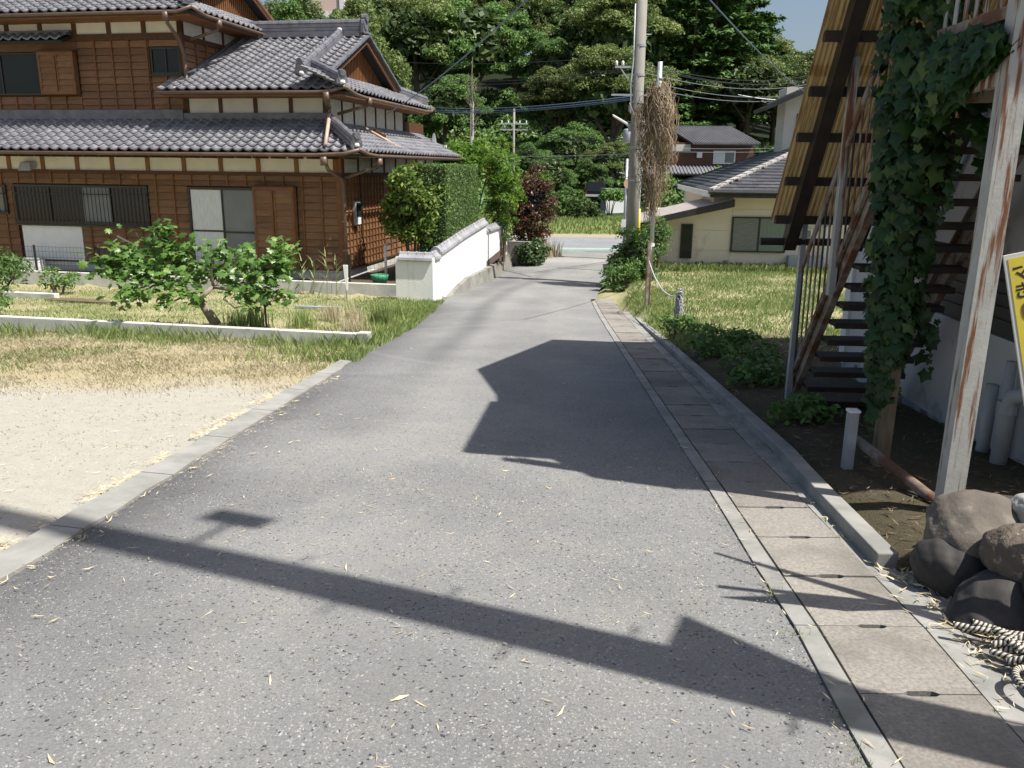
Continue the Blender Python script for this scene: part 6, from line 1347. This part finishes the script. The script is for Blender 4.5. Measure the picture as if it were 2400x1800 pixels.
# bamboo-leaf litter: lane, kerb edge, gutter
def litter(name, pts, L, label, seed, m):
    r = np.random.default_rng(seed); n = len(pts); a = r.uniform(0, 6.28, n); s = L * r.uniform(.35, 1.3, n); w = s * r.uniform(.025, .065, n); cx = np.stack([np.cos(a), np.sin(a), r.normal(0, .10, n)], 1); sd = np.stack([-np.sin(a), np.cos(a), r.normal(0, .35, n)], 1); c = np.asarray(pts); k = r.uniform(.0, .10, n) * s
    up = np.array([0, 0, 1.0]); v = np.stack([c - cx * s[:, None] * .5 + up * k[:, None], c + sd * w[:, None] + sd * (k * .8)[:, None], c + cx * s[:, None] * .5 + up * k[:, None], c - sd * w[:, None] + sd * (k * .8)[:, None]], 1).reshape(-1, 3)
    return tag(meshobj(name, np_mesh(name, v, np.arange(4 * n).reshape(-1, 4)), None, m), label, 'leaf litter', kind='stuff')
M['litter'] = mat('dry_bamboo_leaf', (.66, .56, .37), (.50, .39, .22), .8, 30, isl=.35)
yy = np.concatenate([rng.uniform(1.7, 6, 230), rng.uniform(5, 12, 150)]); xx = left_x(yy) + (lip_x(yy) - left_x(yy)) * rng.uniform(0, 1, len(yy)); litter('leaf_litter', np.stack([xx, yy, prof(yy) + .034], 1), .055, 'dry bamboo leaves scattered over the lane', 1, M['litter'])
yy = rng.uniform(2.5, 11, 1500); xx = left_x(yy) - .20 - np.abs(rng.normal(0, .07, 1500)); keep = fbm(xx, yy, 1.5, 31) > .50; litter('leaf_litter', np.stack([xx, yy, G(xx, yy) + .035], 1)[keep], .07, 'drift of dry bamboo leaves along the left kerb', 2, M['litter'])
yy = rng.uniform(2.0, 9, 260); xx = left_x(yy) + .03 + np.abs(rng.normal(0, .06, 260)); litter('leaf_litter', np.stack([xx, yy, prof(yy) + .03], 1), .06, 'dry leaves caught along the lane side of the left kerb', 3, M['litter'])
yy = rng.uniform(1.6, 7, 160); xx = lip_x(yy) + rng.choice([-.11, -.005, .425, .47], 160) + rng.normal(0, .02, 160); litter('leaf_litter', np.stack([xx, yy, prof(yy) + .03], 1), .05, 'dry leaves caught in the gutter joints', 4, M['litter'])
xx = rng.uniform(-9, -2.6, 700); yy = rng.uniform(3, 10, 700); litter('leaf_litter', np.stack([xx, yy, G(xx, yy) + .012], 1), .06, 'dry leaves and straw strewn over the gravel lot', 5, M['litter'])
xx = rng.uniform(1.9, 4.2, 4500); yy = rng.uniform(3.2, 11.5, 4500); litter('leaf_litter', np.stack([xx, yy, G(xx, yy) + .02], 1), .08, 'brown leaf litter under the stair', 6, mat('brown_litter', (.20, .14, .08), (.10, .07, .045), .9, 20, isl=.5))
xx = rng.normal(1.83, .06, 360); yy = rng.uniform(2.2, 3.6, 360); litter('leaf_litter', np.stack([xx, yy, prof(yy) + .03], 1), .07, 'dry leaves piled at the foot of the boulders', 7, M['litter'])
# small tufts in the joints
for i, (x, y) in enumerate(((-2.24, 3.9), (-2.2, 4.4), (-2.1, 7.4), (1.20, 4.2), (1.15, 3.3), (1.08, 2.35), (1.06, 2.1), (1.78, 4.55), (1.74, 4.0), (1.90, 6.0), (1.13, 2.9), (1.24, 5.2), (1.07, 2.2))):
    blade_clump(x, y, 22, .07, .05, 'grass_green', 'tiny grass tuft growing in a joint at the lane edge', 200 + i, name='joint_tuft', w=.003)['group'] = 'tiny joint tufts'

# pebbles and grit on the gravel lot
def pebbles(name, x, y, smin, smax, m, label):
    n = len(x); z = G(x, y); o = np.array([(1, 0, 0), (0, 1, 0), (-1, 0, 0), (0, -1, 0), (0, 0, .7), (0, 0, -.4)]); s_ = rng.uniform(smin, smax, (n, 1, 1)) * rng.uniform(.6, 1.3, (n, 1, 3)); v = o[None] * s_ + np.stack([x, y, z], 1)[:, None]
    f = np.array([(0, 1, 4), (1, 2, 4), (2, 3, 4), (3, 0, 4)]); F_ = (f[None] + 6 * np.arange(n)[:, None, None]).reshape(-1, 3)
    return tag(meshobj(name, np_mesh(name, v.reshape(-1, 3), F_), None, m), label, 'gravel', kind='stuff')
M['pebble'] = mat('grey_pebble', (.20, .195, .18), (.34, .325, .29), .9, 20, isl=.45)
px_ = rng.uniform(-9, -2.45, 9000); py_ = rng.uniform(2.6, 9.5, 9000); kp_ = (fbm(px_, py_, 1.2, 41) > .42) & (left_x(py_) - px_ > .22); pebbles('gravel_stones', px_[kp_], py_[kp_], .004, .011, M['pebble'], 'small stones and grit strewn over the bare gravel lot')
py_ = rng.uniform(1.7, 9, 900); px_ = np.where(rng.uniform(size=900) < .5, left_x(py_) + np.abs(rng.normal(0, .09, 900)), lip_x(py_) - .11 - np.abs(rng.normal(0, .07, 900))); n_ = len(px_)
g_keep = G
pebbles('lane_grit', px_, py_, .002, .005, M['pebble'], 'loose grit gathered along the lane edges').location.z = .032
grass('gravel_tufts', 5200, (-9, -2.45), (5, 9.2), lambda x, y: (left_x(y) - x > .3) * (fbm(x, y, 1.7, 44) > .60) * sstep(4.5, 8.5, y), .03, .003, 'grass_dry', 'thin dry tufts creeping over the gravel', 1.2, seed=12)

grass('mixed_green', 16000, (-12, -1.9), (8.2, 13), lambda x, y: left_ok(x, y) * (hvv(x, y) < -8.3) * sstep(.42, .62, fbm(x, y, .9, 61)) * sstep(8.4, 9.8, y), .06, .004, 'grass_green', 'green blades mixed through the dry grass', .7, seed=14)
yy = np.concatenate([rng.uniform(1.7, 5, 500), rng.uniform(4.5, 10, 350)]); xx = left_x(yy) + (lip_x(yy) - left_x(yy)) * rng.uniform(0, 1, len(yy)); litter('straw_bits', np.stack([xx, yy, prof(yy) + .032], 1), .022, 'tiny straw fragments over the lane', 15, M['litter'])

# loosened surface stones of the old asphalt, near the viewer
def lane_stones():
    r = np.random.default_rng(5); n = 150000; y = 1.55 + 8.5 * r.uniform(size=n) ** 1.7; t = r.uniform(size=n); x = left_x(y) + .03 + (lip_x(y) - .14 - left_x(y)) * t; k = fbm(x, y, 2.2, 71) > .30; x, y, t = x[k], y[k], t[k]; n = len(x)
    z = prof(y) + .012 + .018 * np.sin(np.pi * t) - .0012; s_ = (.0028 + .0042 * r.uniform(size=(n, 1, 1)) ** 2.2) * r.uniform(.6, 1.35, (n, 1, 3)); o = np.array([(1, .1, 0), (.2, 1, 0), (-1, .15, 0), (-.1, -1, 0), (.05, .1, .75)]); a = r.uniform(0, 6.28, n); ca, sa = np.cos(a)[:, None], np.sin(a)[:, None]; v = o[None] * s_; v = np.stack([v[..., 0] * ca - v[..., 1] * sa, v[..., 0] * sa + v[..., 1] * ca, v[..., 2]], -1) + np.stack([x, y, z], 1)[:, None]
    F_ = (np.array([(0, 1, 4), (1, 2, 4), (2, 3, 4), (3, 0, 4)])[None] + 5 * np.arange(n)[:, None, None]).reshape(-1, 3); M['agg'] = mat('asphalt_aggregate', (.175, .177, .178), (.26, .26, .255), .9, 3, isl=.45, coord='World'); return tag(meshobj('lane_stones', np_mesh('lane_stones', v.reshape(-1, 3), F_), None, M['agg']), 'worn stones standing proud in the old asphalt of the lane', 'gravel', kind='stuff')
lane_stones()
# ------------------------------------------------------------------ boulders, rope, notice
def boulder(name, c, rad, seed, m, label, rot=0, cut=None, sub=5):
    import bmesh
    bm = bmesh.new(); bmesh.ops.create_icosphere(bm, subdivisions=sub, radius=1); r = np.random.default_rng(seed); ph = r.uniform(0, 6.28, (6, 3)); fr = r.uniform(.8, 2.6, (6, 3)); am = r.uniform(.03, .08, 6)
    for v in bm.verts:
        d = np.array(v.co); s = 1 + sum(a * math.sin(f @ d + p.sum()) for a, f, p in zip(am, fr, ph)); e = 2.6; q = (abs(d[0]) ** e + abs(d[1]) ** e + abs(d[2]) ** e) ** (-1 / e); d0 = d; d = d * (.55 + .45 * q) * s * (1 + .035 * math.sin(7.1 * d0[0] + 5 * d0[2] + seed) * math.sin(6.3 * d0[1] - 4 * d0[2]) + .018 * math.sin(17 * d0[0] + seed) * math.sin(15 * d0[1] + 2 * seed) * math.sin(16 * d0[2])); v.co = Vector((d[0] * rad[0], d[1] * rad[1], d[2] * rad[2]))
    me = bpy.data.meshes.new(name); bm.to_mesh(me); bm.free(); o = meshobj(name, me, None, m, True); o.location = c; o.rotation_euler = (r.uniform(-.15, .15), r.uniform(-.15, .15), rot); return tag(o, label, 'rock')
M['rock'] = mat('brown_grey_boulder', (.10, .088, .075), (.155, .135, .115), .9, 4, spec=.2, bmp=.5, bdist=.012, bscale=45, c3=(.19, .17, .145), s3=9, lo3=.52, hi3=.7)
M['rock_pit'] = mat('pitted_boulder', (.11, .09, .072), (.16, .135, .11), .9, 6, spec=.2, bmp=1.0, bdist=.03, bscale=16, c3=(.28, .25, .2), s3=22, lo3=.6, hi3=.68)
M['rock_dark_shaded'] = mat('dark_shaded_boulder', (.032, .03, .029), (.06, .055, .052), .7, 5, spec=.3, bmp=.2, bdist=.01, bscale=30)  # base colour darkened to stand in for shade under the top boulders
M['granite'] = mat('pale_granite', (.45, .44, .41), (.32, .31, .29), .9, 30, bmp=.5, bdist=.01, bscale=60)
boulder('boulder', (2.13, 3.52, -.03), (.23, .20, .16), 1, M['rock'], 'big smooth brown boulder on top of the pile below the white post', .3)
boulder('boulder', (2.18, 3.17, -.02), (.20, .17, .16), 4, M['rock_pit'], 'pitted brown boulder at the right edge, front of the pile')
boulder('boulder', (2.39, 3.42, .07), (.17, .15, .10), 6, M['granite'], 'pale granite boulder capping the pile at the right edge', .5)
boulder('boulder', (1.98, 3.38, -.20), (.16, .15, .14), 8, M['rock_dark_shaded'], 'dark boulder with a lit top under the big smooth one', .2)
boulder('boulder', (1.99, 3.06, -.22), (.20, .17, .15), 9, M['rock_dark_shaded'], 'dark boulder at the bottom front of the pile')
boulder('boulder', (2.20, 2.92, -.12), (.18, .16, .2), 10, M['rock_dark_shaded'], 'dark boulder at the lower right corner of the pile')
boulder('boulder', (2.01, 2.74, -.22), (.09, .08, .06), 12, M['rock_dark_shaded'], 'small brown stone beside the striped rope', .4, sub=3)
boulder('boulder', (2.42, 3.7, -.17), (.27, .22, .22), 13, M['rock_dark_shaded'], 'dark boulder at the back of the pile')
# striped rope heap
m, nt, b = _tree('black_white_rope'); tc = nt.nodes.new('ShaderNodeUVMap'); wv = nt.nodes.new('ShaderNodeTexWave'); wv.wave_type = 'BANDS'; wv.bands_direction = 'DIAGONAL'; wv.inputs['Scale'].default_value = 1.0; nt.links.new(tc.outputs[0], wv.inputs['Vector'])
gt = nt.nodes.new('ShaderNodeMath'); gt.operation = 'GREATER_THAN'; gt.inputs[1].default_value = .42; nt.links.new(wv.outputs['Fac'], gt.inputs[0]); c = mixc(nt, gt.outputs[0], (.03, .03, .035), (.52, .48, .40)); nt.links.new(c, b.inputs['Base Color']); b.inputs['Roughness'].default_value = .9; bump(nt, b, wv.outputs['Fac'], .8, .004)
M['stripe_rope'] = m
def rope_strand(pts, r, parent, name='rope_loop'):
    pts = [Vector(p) for p in pts]; n = 8; bb = B().tube(pts, r, n, cap=False); me = bb.mesh(name); uv = me.uv_layers.new(name='UVMap'); k = len(pts); s = [0]
    for i in range(1, k): s.append(s[-1] + (pts[i] - pts[i - 1]).length)
    for p in me.polygons:
        i = p.index // n; j = p.index % n
        for li, (a, c_) in zip(p.loop_indices, ((i, j), (i, j + 1), (i + 1, j + 1), (i + 1, j))): uv.data[li].uv = (s[a] * 36, c_ / n * 1.3)
    o = meshobj(name, me, parent, M['stripe_rope'], True); return o
rp = empty('striped_rope', (1.93, 2.60, -.19), 0, 'heap of black-and-white striped rope at the lower right by the gutter', 'rope'); r_ = np.random.default_rng(33)
def spline(ctrl, n=60):
    c = np.array(ctrl); k = len(c); out = []
    for t in np.linspace(0, k - 1.001, n):
        i = int(t); f_ = t - i; p0, p1, p2, p3 = c[max(i - 1, 0)], c[i], c[min(i + 1, k - 1)], c[min(i + 2, k - 1)]
        out.append(.5 * ((2 * p1) + (-p0 + p2) * f_ + (2 * p0 - 5 * p1 + 4 * p2 - p3) * f_ ** 2 + (-p0 + 3 * p1 - 3 * p2 + p3) * f_ ** 3))
    return out
for k in range(13):
    a0 = r_.uniform(-.4, .4); ctrl = []
    for j in range(6): t = j / 5; ctrl.append((-.12 + .62 * t + r_.normal(0, .03), .16 - .32 * t + .022 * (k - 6) + r_.normal(0, .035), .02 + .06 * r_.uniform() + .03 * math.sin(3 * t + k)))
    rope_strand(spline(ctrl), .012, rp)
for k in range(12):
    cx, cy, R_ = r_.uniform(-.12, .2), r_.uniform(-.2, .05), r_.uniform(.05, .11); ctrl = [(cx + R_ * math.cos(a), cy + R_ * 1.3 * math.sin(a), .02 + .05 * abs(math.sin(a * .5 + k))) for a in np.linspace(0, 5.6, 9)]
    rope_strand(spline(ctrl, 70), .0115, rp)
blade_clump(1.88, 2.82, 16, .13, .04, 'grass_green', 'thin green weed sprouting behind the striped rope', 300, name='weed_sprout', w=.003)
# yellow notice with lettering
q0 = P(2352, 600, 2.9); ns = empty('yellow_notice', (q0.x, 2.9, q0.z), 0, 'yellow notice board with black Japanese lettering cut by the right edge', 'sign')
M['sign_yellow'] = mat('faded_yellow_board', (.62, .50, .05), (.52, .42, .06), .6, 6); M['sign_edge'] = mat('pale_board_edge', (.5, .5, .46), rough=.7); M['ink'] = mat('black_ink', (.02, .018, .015), rough=.6); M['brown_ink'] = mat('brown_ink', (.14, .07, .035), rough=.6)
ux = Vector((.94, -.05, .34)).normalized(); uz = Vector((.13, 0, -1)); uz = (uz - ux * uz.dot(ux)).normalized() * 1; nrm = ux.cross(uz).normalized()
ux = Vector((.96, .02, .20)).normalized(); dn = Vector((.30, .02, -.95)).normalized(); ny = Vector((0, -1, 0))
def bd(a, d, off=0): return ux * a + dn * d + ny * off
def panel(a0, a1, d0, d1, o0, o1): return B().add([bd(a0, d0, o0), bd(a1, d0, o0), bd(a1, d1, o0), bd(a0, d1, o0), bd(a0, d0, o1), bd(a1, d0, o1), bd(a1, d1, o1), bd(a0, d1, o1)], [(0, 1, 2, 3), (7, 6, 5, 4), (0, 4, 5, 1), (1, 5, 6, 2), (2, 6, 7, 3), (3, 7, 4, 0)])
panel(0, .36, 0, .62, -.008, 0).build('board', M['sign_edge'], ns); panel(.012, .35, .014, .605, .001, .002).build('yellow_face', M['sign_yellow'], ns)
def text(s, a, d, size, m):
    cu = bpy.data.curves.new('lettering', 'FONT'); cu.body = s; cu.size = size; cu.extrude = .0006; cu.offset = .0015; o = bpy.data.objects.new('lettering', cu); col.objects.link(o)
    dg = bpy.context.evaluated_depsgraph_get(); me = bpy.data.meshes.new_from_object(o.evaluated_get(dg)); bpy.data.objects.remove(o)
    o = meshobj('lettering', me, ns, m); mm = Matrix((ux, -dn, ny)).transposed().to_4x4(); mm.translation = bd(a, d, .0035); o.matrix_local = mm
text('マナ', .018, .092, .062, M['ink']); text('きれ', .016, .158, .062, M['ink'])
bl = [(bd(.05 + .016 * math.cos(a), .21 + .032 * math.sin(a), .004)) for a in np.linspace(0, 6.28, 17)[:-1]]; B().add(bl, [tuple(range(16))]).build('brown_patch', M['brown_ink'], ns)
B().bar(bd(.3, -.3, -.03), bd(.42, 1.2, -.03), .03, .03).build('backing_stick', M['old_wood'], ns)

# ------------------------------------------------------------------ garden oddments
x, y = world_h(1.05, -.4); bt = empty('garden_basin', (x, y, -1.2), 0, 'green basin with white boards leaning beside it at the house corner', 'basin'); B().lathe([(.16, 0), (.2, .12), (.22, .2), (.20, .2), (.17, .05)], 16).build('basin', mat('green_plastic', (.05, .25, .14), rough=.4), bt, smooth=True)
wb = empty('white_board', (*world_h(.55, -.55), -1.2), -HA, 'white board lying askew at the foot of the house corner', 'board'); B().slab([(-.45, -.12, .03), (.35, .10, .33), (.33, .22, .33), (-.48, .02, .03)], .02).build('board_face', M['white_paint'], wb)
x, y = world_h(.95, .35); tpz = empty('garden_tap', (x, y, -1.2), -HA, 'standpipe tap with hanging hose beside the house corner', 'tap'); B().tube([(0, 0, 0), (0, 0, .85)], .035, 8).build('standpipe', M['white_paint'], tpz, smooth=True); B().tube([(0, 0, .82), (.08, -.02, .9), (.2, -.04, .88), (.3, -.06, .6), (.36, -.08, .1)], .012, 6).build('hose', M['pvc'], tpz, smooth=True); B().tube([(-.04, 0, .84), (.08, 0, .84)], .02, 8).tube([(.02, 0, .84), (.02, 0, .97)], .012, 6).build('tap_body', M['grey_metal'], tpz)
x, y = world_h(-8.35, -.45); bk = empty('white_bucket', (x, y, -1.2), 0, 'square white container standing under the white panel of the house', 'container'); B().box(-.2, .2, -.16, .16, 0, .3).build('tub', M['white_paint'], bk, bevel=.02); B().box(-.21, .21, -.17, .17, .3, .33).build('lid', M['pvc'], bk)
pk = world_h(-6.4, -.5); hp_ = empty('hand_tap', (*pk, -1.2), -HA, 'dark standpipe tap before the long barred window', 'tap'); B().tube([(0, 0, 0), (0, 0, .62), (-.08, -.03, .66)], .03, 8).build('standpipe', M['dark_iron'], hp_, smooth=True); B().tube([(0, 0, .6), (0, 0, .72)], .014, 6).build('handle', M['grey_metal'], hp_)
pk = world_h(-5.6, -.45); cb = empty('cable_frame', (*pk, -1.2), -HA, 'dark metal stand with a tilted bar left of the fig tree top', 'stand'); B().tube([(0, 0, 0), (0, 0, .8)], .02, 8).build('upright', M['dark_iron'], cb); B().bar((-.25, 0, .95), (.3, 0, .7), .03, .04).build('tilted_bar', M['grey_metal'], cb)
pl = P(760, 712, 16.6); lb = empty('lying_plank', (pl.x, 16.6, Gf(pl.x, 16.6)), -R(6), 'blue-grey plank lying in the grass right of the fig tree', 'plank'); B().box(-.6, .35, -.06, .06, .03, .06).build('plank_board', mat('blue_grey_plank', (.30, .36, .40), (.22, .27, .3), .8, 5), lb)
pl = P(190, 690, 17.3); lb = empty('bamboo_poles', (pl.x, 17.3, Gf(pl.x, 17.3)), -R(12), 'bundle of weathered sticks lying on the lawn at left', 'sticks')
for k in range(6): B().tube([(-.9 + .1 * k, .03 * k, .04 + .02 * (k % 2)), (.75 - .08 * k, -.06 + .05 * k, .05)], .018, 6).build('stick', M['old_wood'], lb)
ds = empty('satellite_dish', (*world_h(-.1, 8.3), 1.75), -HA, 'white satellite dish on the rear roof corner of the timber house', 'satellite dish')
B().add([tuple(p) for p in ([(0, 0, .55)] + [(.06, .26 * math.cos(a), .55 + .3 * math.sin(a)) for a in np.linspace(0, 6.28, 17)[:-1]])], [(0, 1 + k, 1 + (k + 1) % 16) for k in range(16)]).build('dish', M['grey_metal'], ds); B().tube([(0, 0, -.2), (0, 0, .5)], .02, 6).tube([(0, 0, .3), (.42, 0, .42)], .012, 6).build('mast', M['grey_metal'], ds); B().box(.40, .48, -.04, .04, .38, .46).build('feed_horn', M['white_paint'], ds)

# ------------------------------------------------------------------ far things
fh = empty('far_house', (15.5, 69, Gf(15.5, 69)), -R(4), 'brown two-storey house with a grey gabled roof below the cedars', 'house'); fz = -Gf(15.5, 69)
def fp(bb, name, m, parent=None): return bb.build(name, m, parent or fh, dz=(fz if parent is None else 0))
M['far_wood'] = mat('dark_red_brown_wall', (.14, .065, .045), (.10, .05, .035), .8, 1)
M['far_roof'] = mat('grey_corrugated_tile', (.20, .20, .22), (.15, .15, .165), .5, 1)
fp(B().box(-3.0, 3.3, -1.2, 4, fz * -1 - .3, 3.5), 'wall', M['far_wood']); fp(B().box(-3.01, -1.6, -1.25, -1.2, 2.85, 3.35), 'gable_plaster', M['frieze'])
fr_ = [(-1.5, -1.9, 3.42), (3.6, -1.9, 3.42), (1.9, 1.3, 4.7), (-3.2, 1.3, 4.7)]
fp(B().slab(fr_, .12).slab([(3.6, 4.5, 3.42), (-1.5, 4.5, 3.42), (-3.2, 1.3, 4.7), (1.9, 1.3, 4.7)], .12), 'roof', M['far_roof'])
for k in range(24): t = k / 23; a = Vector(fr_[0]).lerp(Vector(fr_[1]), t); c_ = Vector(fr_[3]).lerp(Vector(fr_[2]), t); fp(B().bar(a + Vector((0, 0, .04)), c_ + Vector((0, 0, .04)), .09, .07), 'tile_roll', M['far_roof'])
fp(B().bar((-3.3, 1.3, 4.78), (2.0, 1.3, 4.78), .25, .18), 'ridge', M['far_roof'])
w = fp(B().box(.2, 1.9, -1.28, -1.21, 1.9, 2.9), 'window', M['white_paint']); fp(B().box(.3, 1.0, -1.30, -1.281, 2.0, 2.8), 'pane', M['curtain'], w); fp(B().box(1.1, 1.8, -1.30, -1.281, 2.0, 2.8), 'pane', M['glass_grey'], w)
fp(B().box(-1.1, -.7, -1.5, -1.21, 2.35, 2.75), 'air_conditioner', M['white_paint'])
fp(B().slab([(-3.6, -3.4, 1.15), (4.5, -3.4, 1.15), (4.5, -1.2, 1.75), (-3.6, -1.2, 1.75)], .12), 'lower_roof', M['far_roof'])
for k in range(30): x = -3.5 + k * .27; fp(B().bar((x, -3.4, 1.19), (x, -1.2, 1.79), .09, .07), 'tile_roll', M['far_roof'])
# brown hut behind the pole
q = P(1452, 412, 61); hz_ = Gf(q.x, 61); ht = empty('brown_hut', (q.x + .4, 61, hz_), 0, 'small brown timber hut mostly hidden behind the concrete pole', 'hut'); B().box(.0, 2.6, 0, 2.5, -.3, q.z - hz_ + .2).build('wall', M['far_wood'], ht); B().slab([(-.8, -.4, q.z - hz_ + .12), (2.6, -.4, q.z - hz_ + .12), (2.6, 2.9, q.z - hz_ + .7), (-.8, 2.9, q.z - hz_ + .7)], .08).build('roof', M['far_roof'], ht)
# white shed and parked van
q = P(1436, 490, 54); zq = Gf(q.x, 54); zs_ = min(q.z, zq + .3); sd_ = empty('white_shed', (q.x, 54, zs_), R(12), 'small white metal shed beyond the far bank', 'shed'); B().box(-.62, .58, -.5, .6, -.4, 1.22).build('cabin', M['white_paint'], sd_); B().box(-.68, .64, -.58, .66, 1.22, 1.28).build('roof', M['far_roof'], sd_); B().box(-.621, -.60, -.49, .6, -.1, 1.2).build('side_panel', M['grey_metal'], sd_)
q = P(1393, 478, 56); zc = min(q.z, Gf(q.x, 56) + .3); cr = empty('parked_van', (q.x, 56, zc), R(-12), 'small black van parked left of the white shed', 'van'); M['car_black'] = mat('black_car_paint', (.012, .012, .014), rough=.25, spec=.6)
B().add([(-.62, 0, .25), (.62, 0, .25), (.66, 0, .75), (.55, .1, 1.42), (-.55, .1, 1.42), (-.66, 0, .75), (-.62, 2.6, .25), (.62, 2.6, .25), (.66, 2.6, .75), (.55, 2.3, 1.42), (-.55, 2.3, 1.42), (-.66, 2.6, .75)], [(0, 1, 2, 3, 4, 5), (11, 10, 9, 8, 7, 6), (0, 6, 7, 1), (1, 7, 8, 2), (2, 8, 9, 3), (3, 9, 10, 4), (4, 10, 11, 5), (5, 11, 6, 0)]).build('body', M['car_black'], cr, bevel=.04)
B().add([(-.56, -.015, .82), (.56, -.015, .82), (.49, .075, 1.34), (-.49, .075, 1.34)], [(0, 1, 2, 3)]).build('rear_window', M['glass'], cr); B().box(-.6, .6, -.08, -.01, .48, .62).build('bumper', M['white_paint'], cr)
for s in (-1, 1):
    B().box(s * .58 - .05, s * .58 + .05, -.03, .02, .62, .85).build('tail_light', mat('red_lens', (.35, .02, .02), rough=.2), cr)
    for yv in (.5, 2.1): wh = B().tube([(s * .60, yv, .25), (s * .46, yv, .25)], .25, 16).build('wheel', M['deck'], cr)
# pale building on the hilltop at upper left
a = P(770, 20, 175); pb = empty('hilltop_building', (a.x, 175, a.z - 8), 0, 'pinkish pale building peeping over the treetops at upper left', 'building'); M['pink'] = mat('pink_render', (.62, .47, .40), (.66, .5, .43), .8, .3)
B().box(-4.5, 6, 0, 10, -14, 14).build('wall', M['pink'], pb)
for x0, x1 in ((-4.6, -3.2), (2.2, 3.2)): B().box(x0, x1, -.3, -.02, -14, 14).build('pilaster', M['white_paint'], pb)
B().box(6.01, 16, .5, 10, -14, 13).build('white_wing', M['white_paint'], pb); B().box(-4.55, 6.05, -.2, -.02, 6.4, 7.2).build('cornice', M['white_paint'], pb)
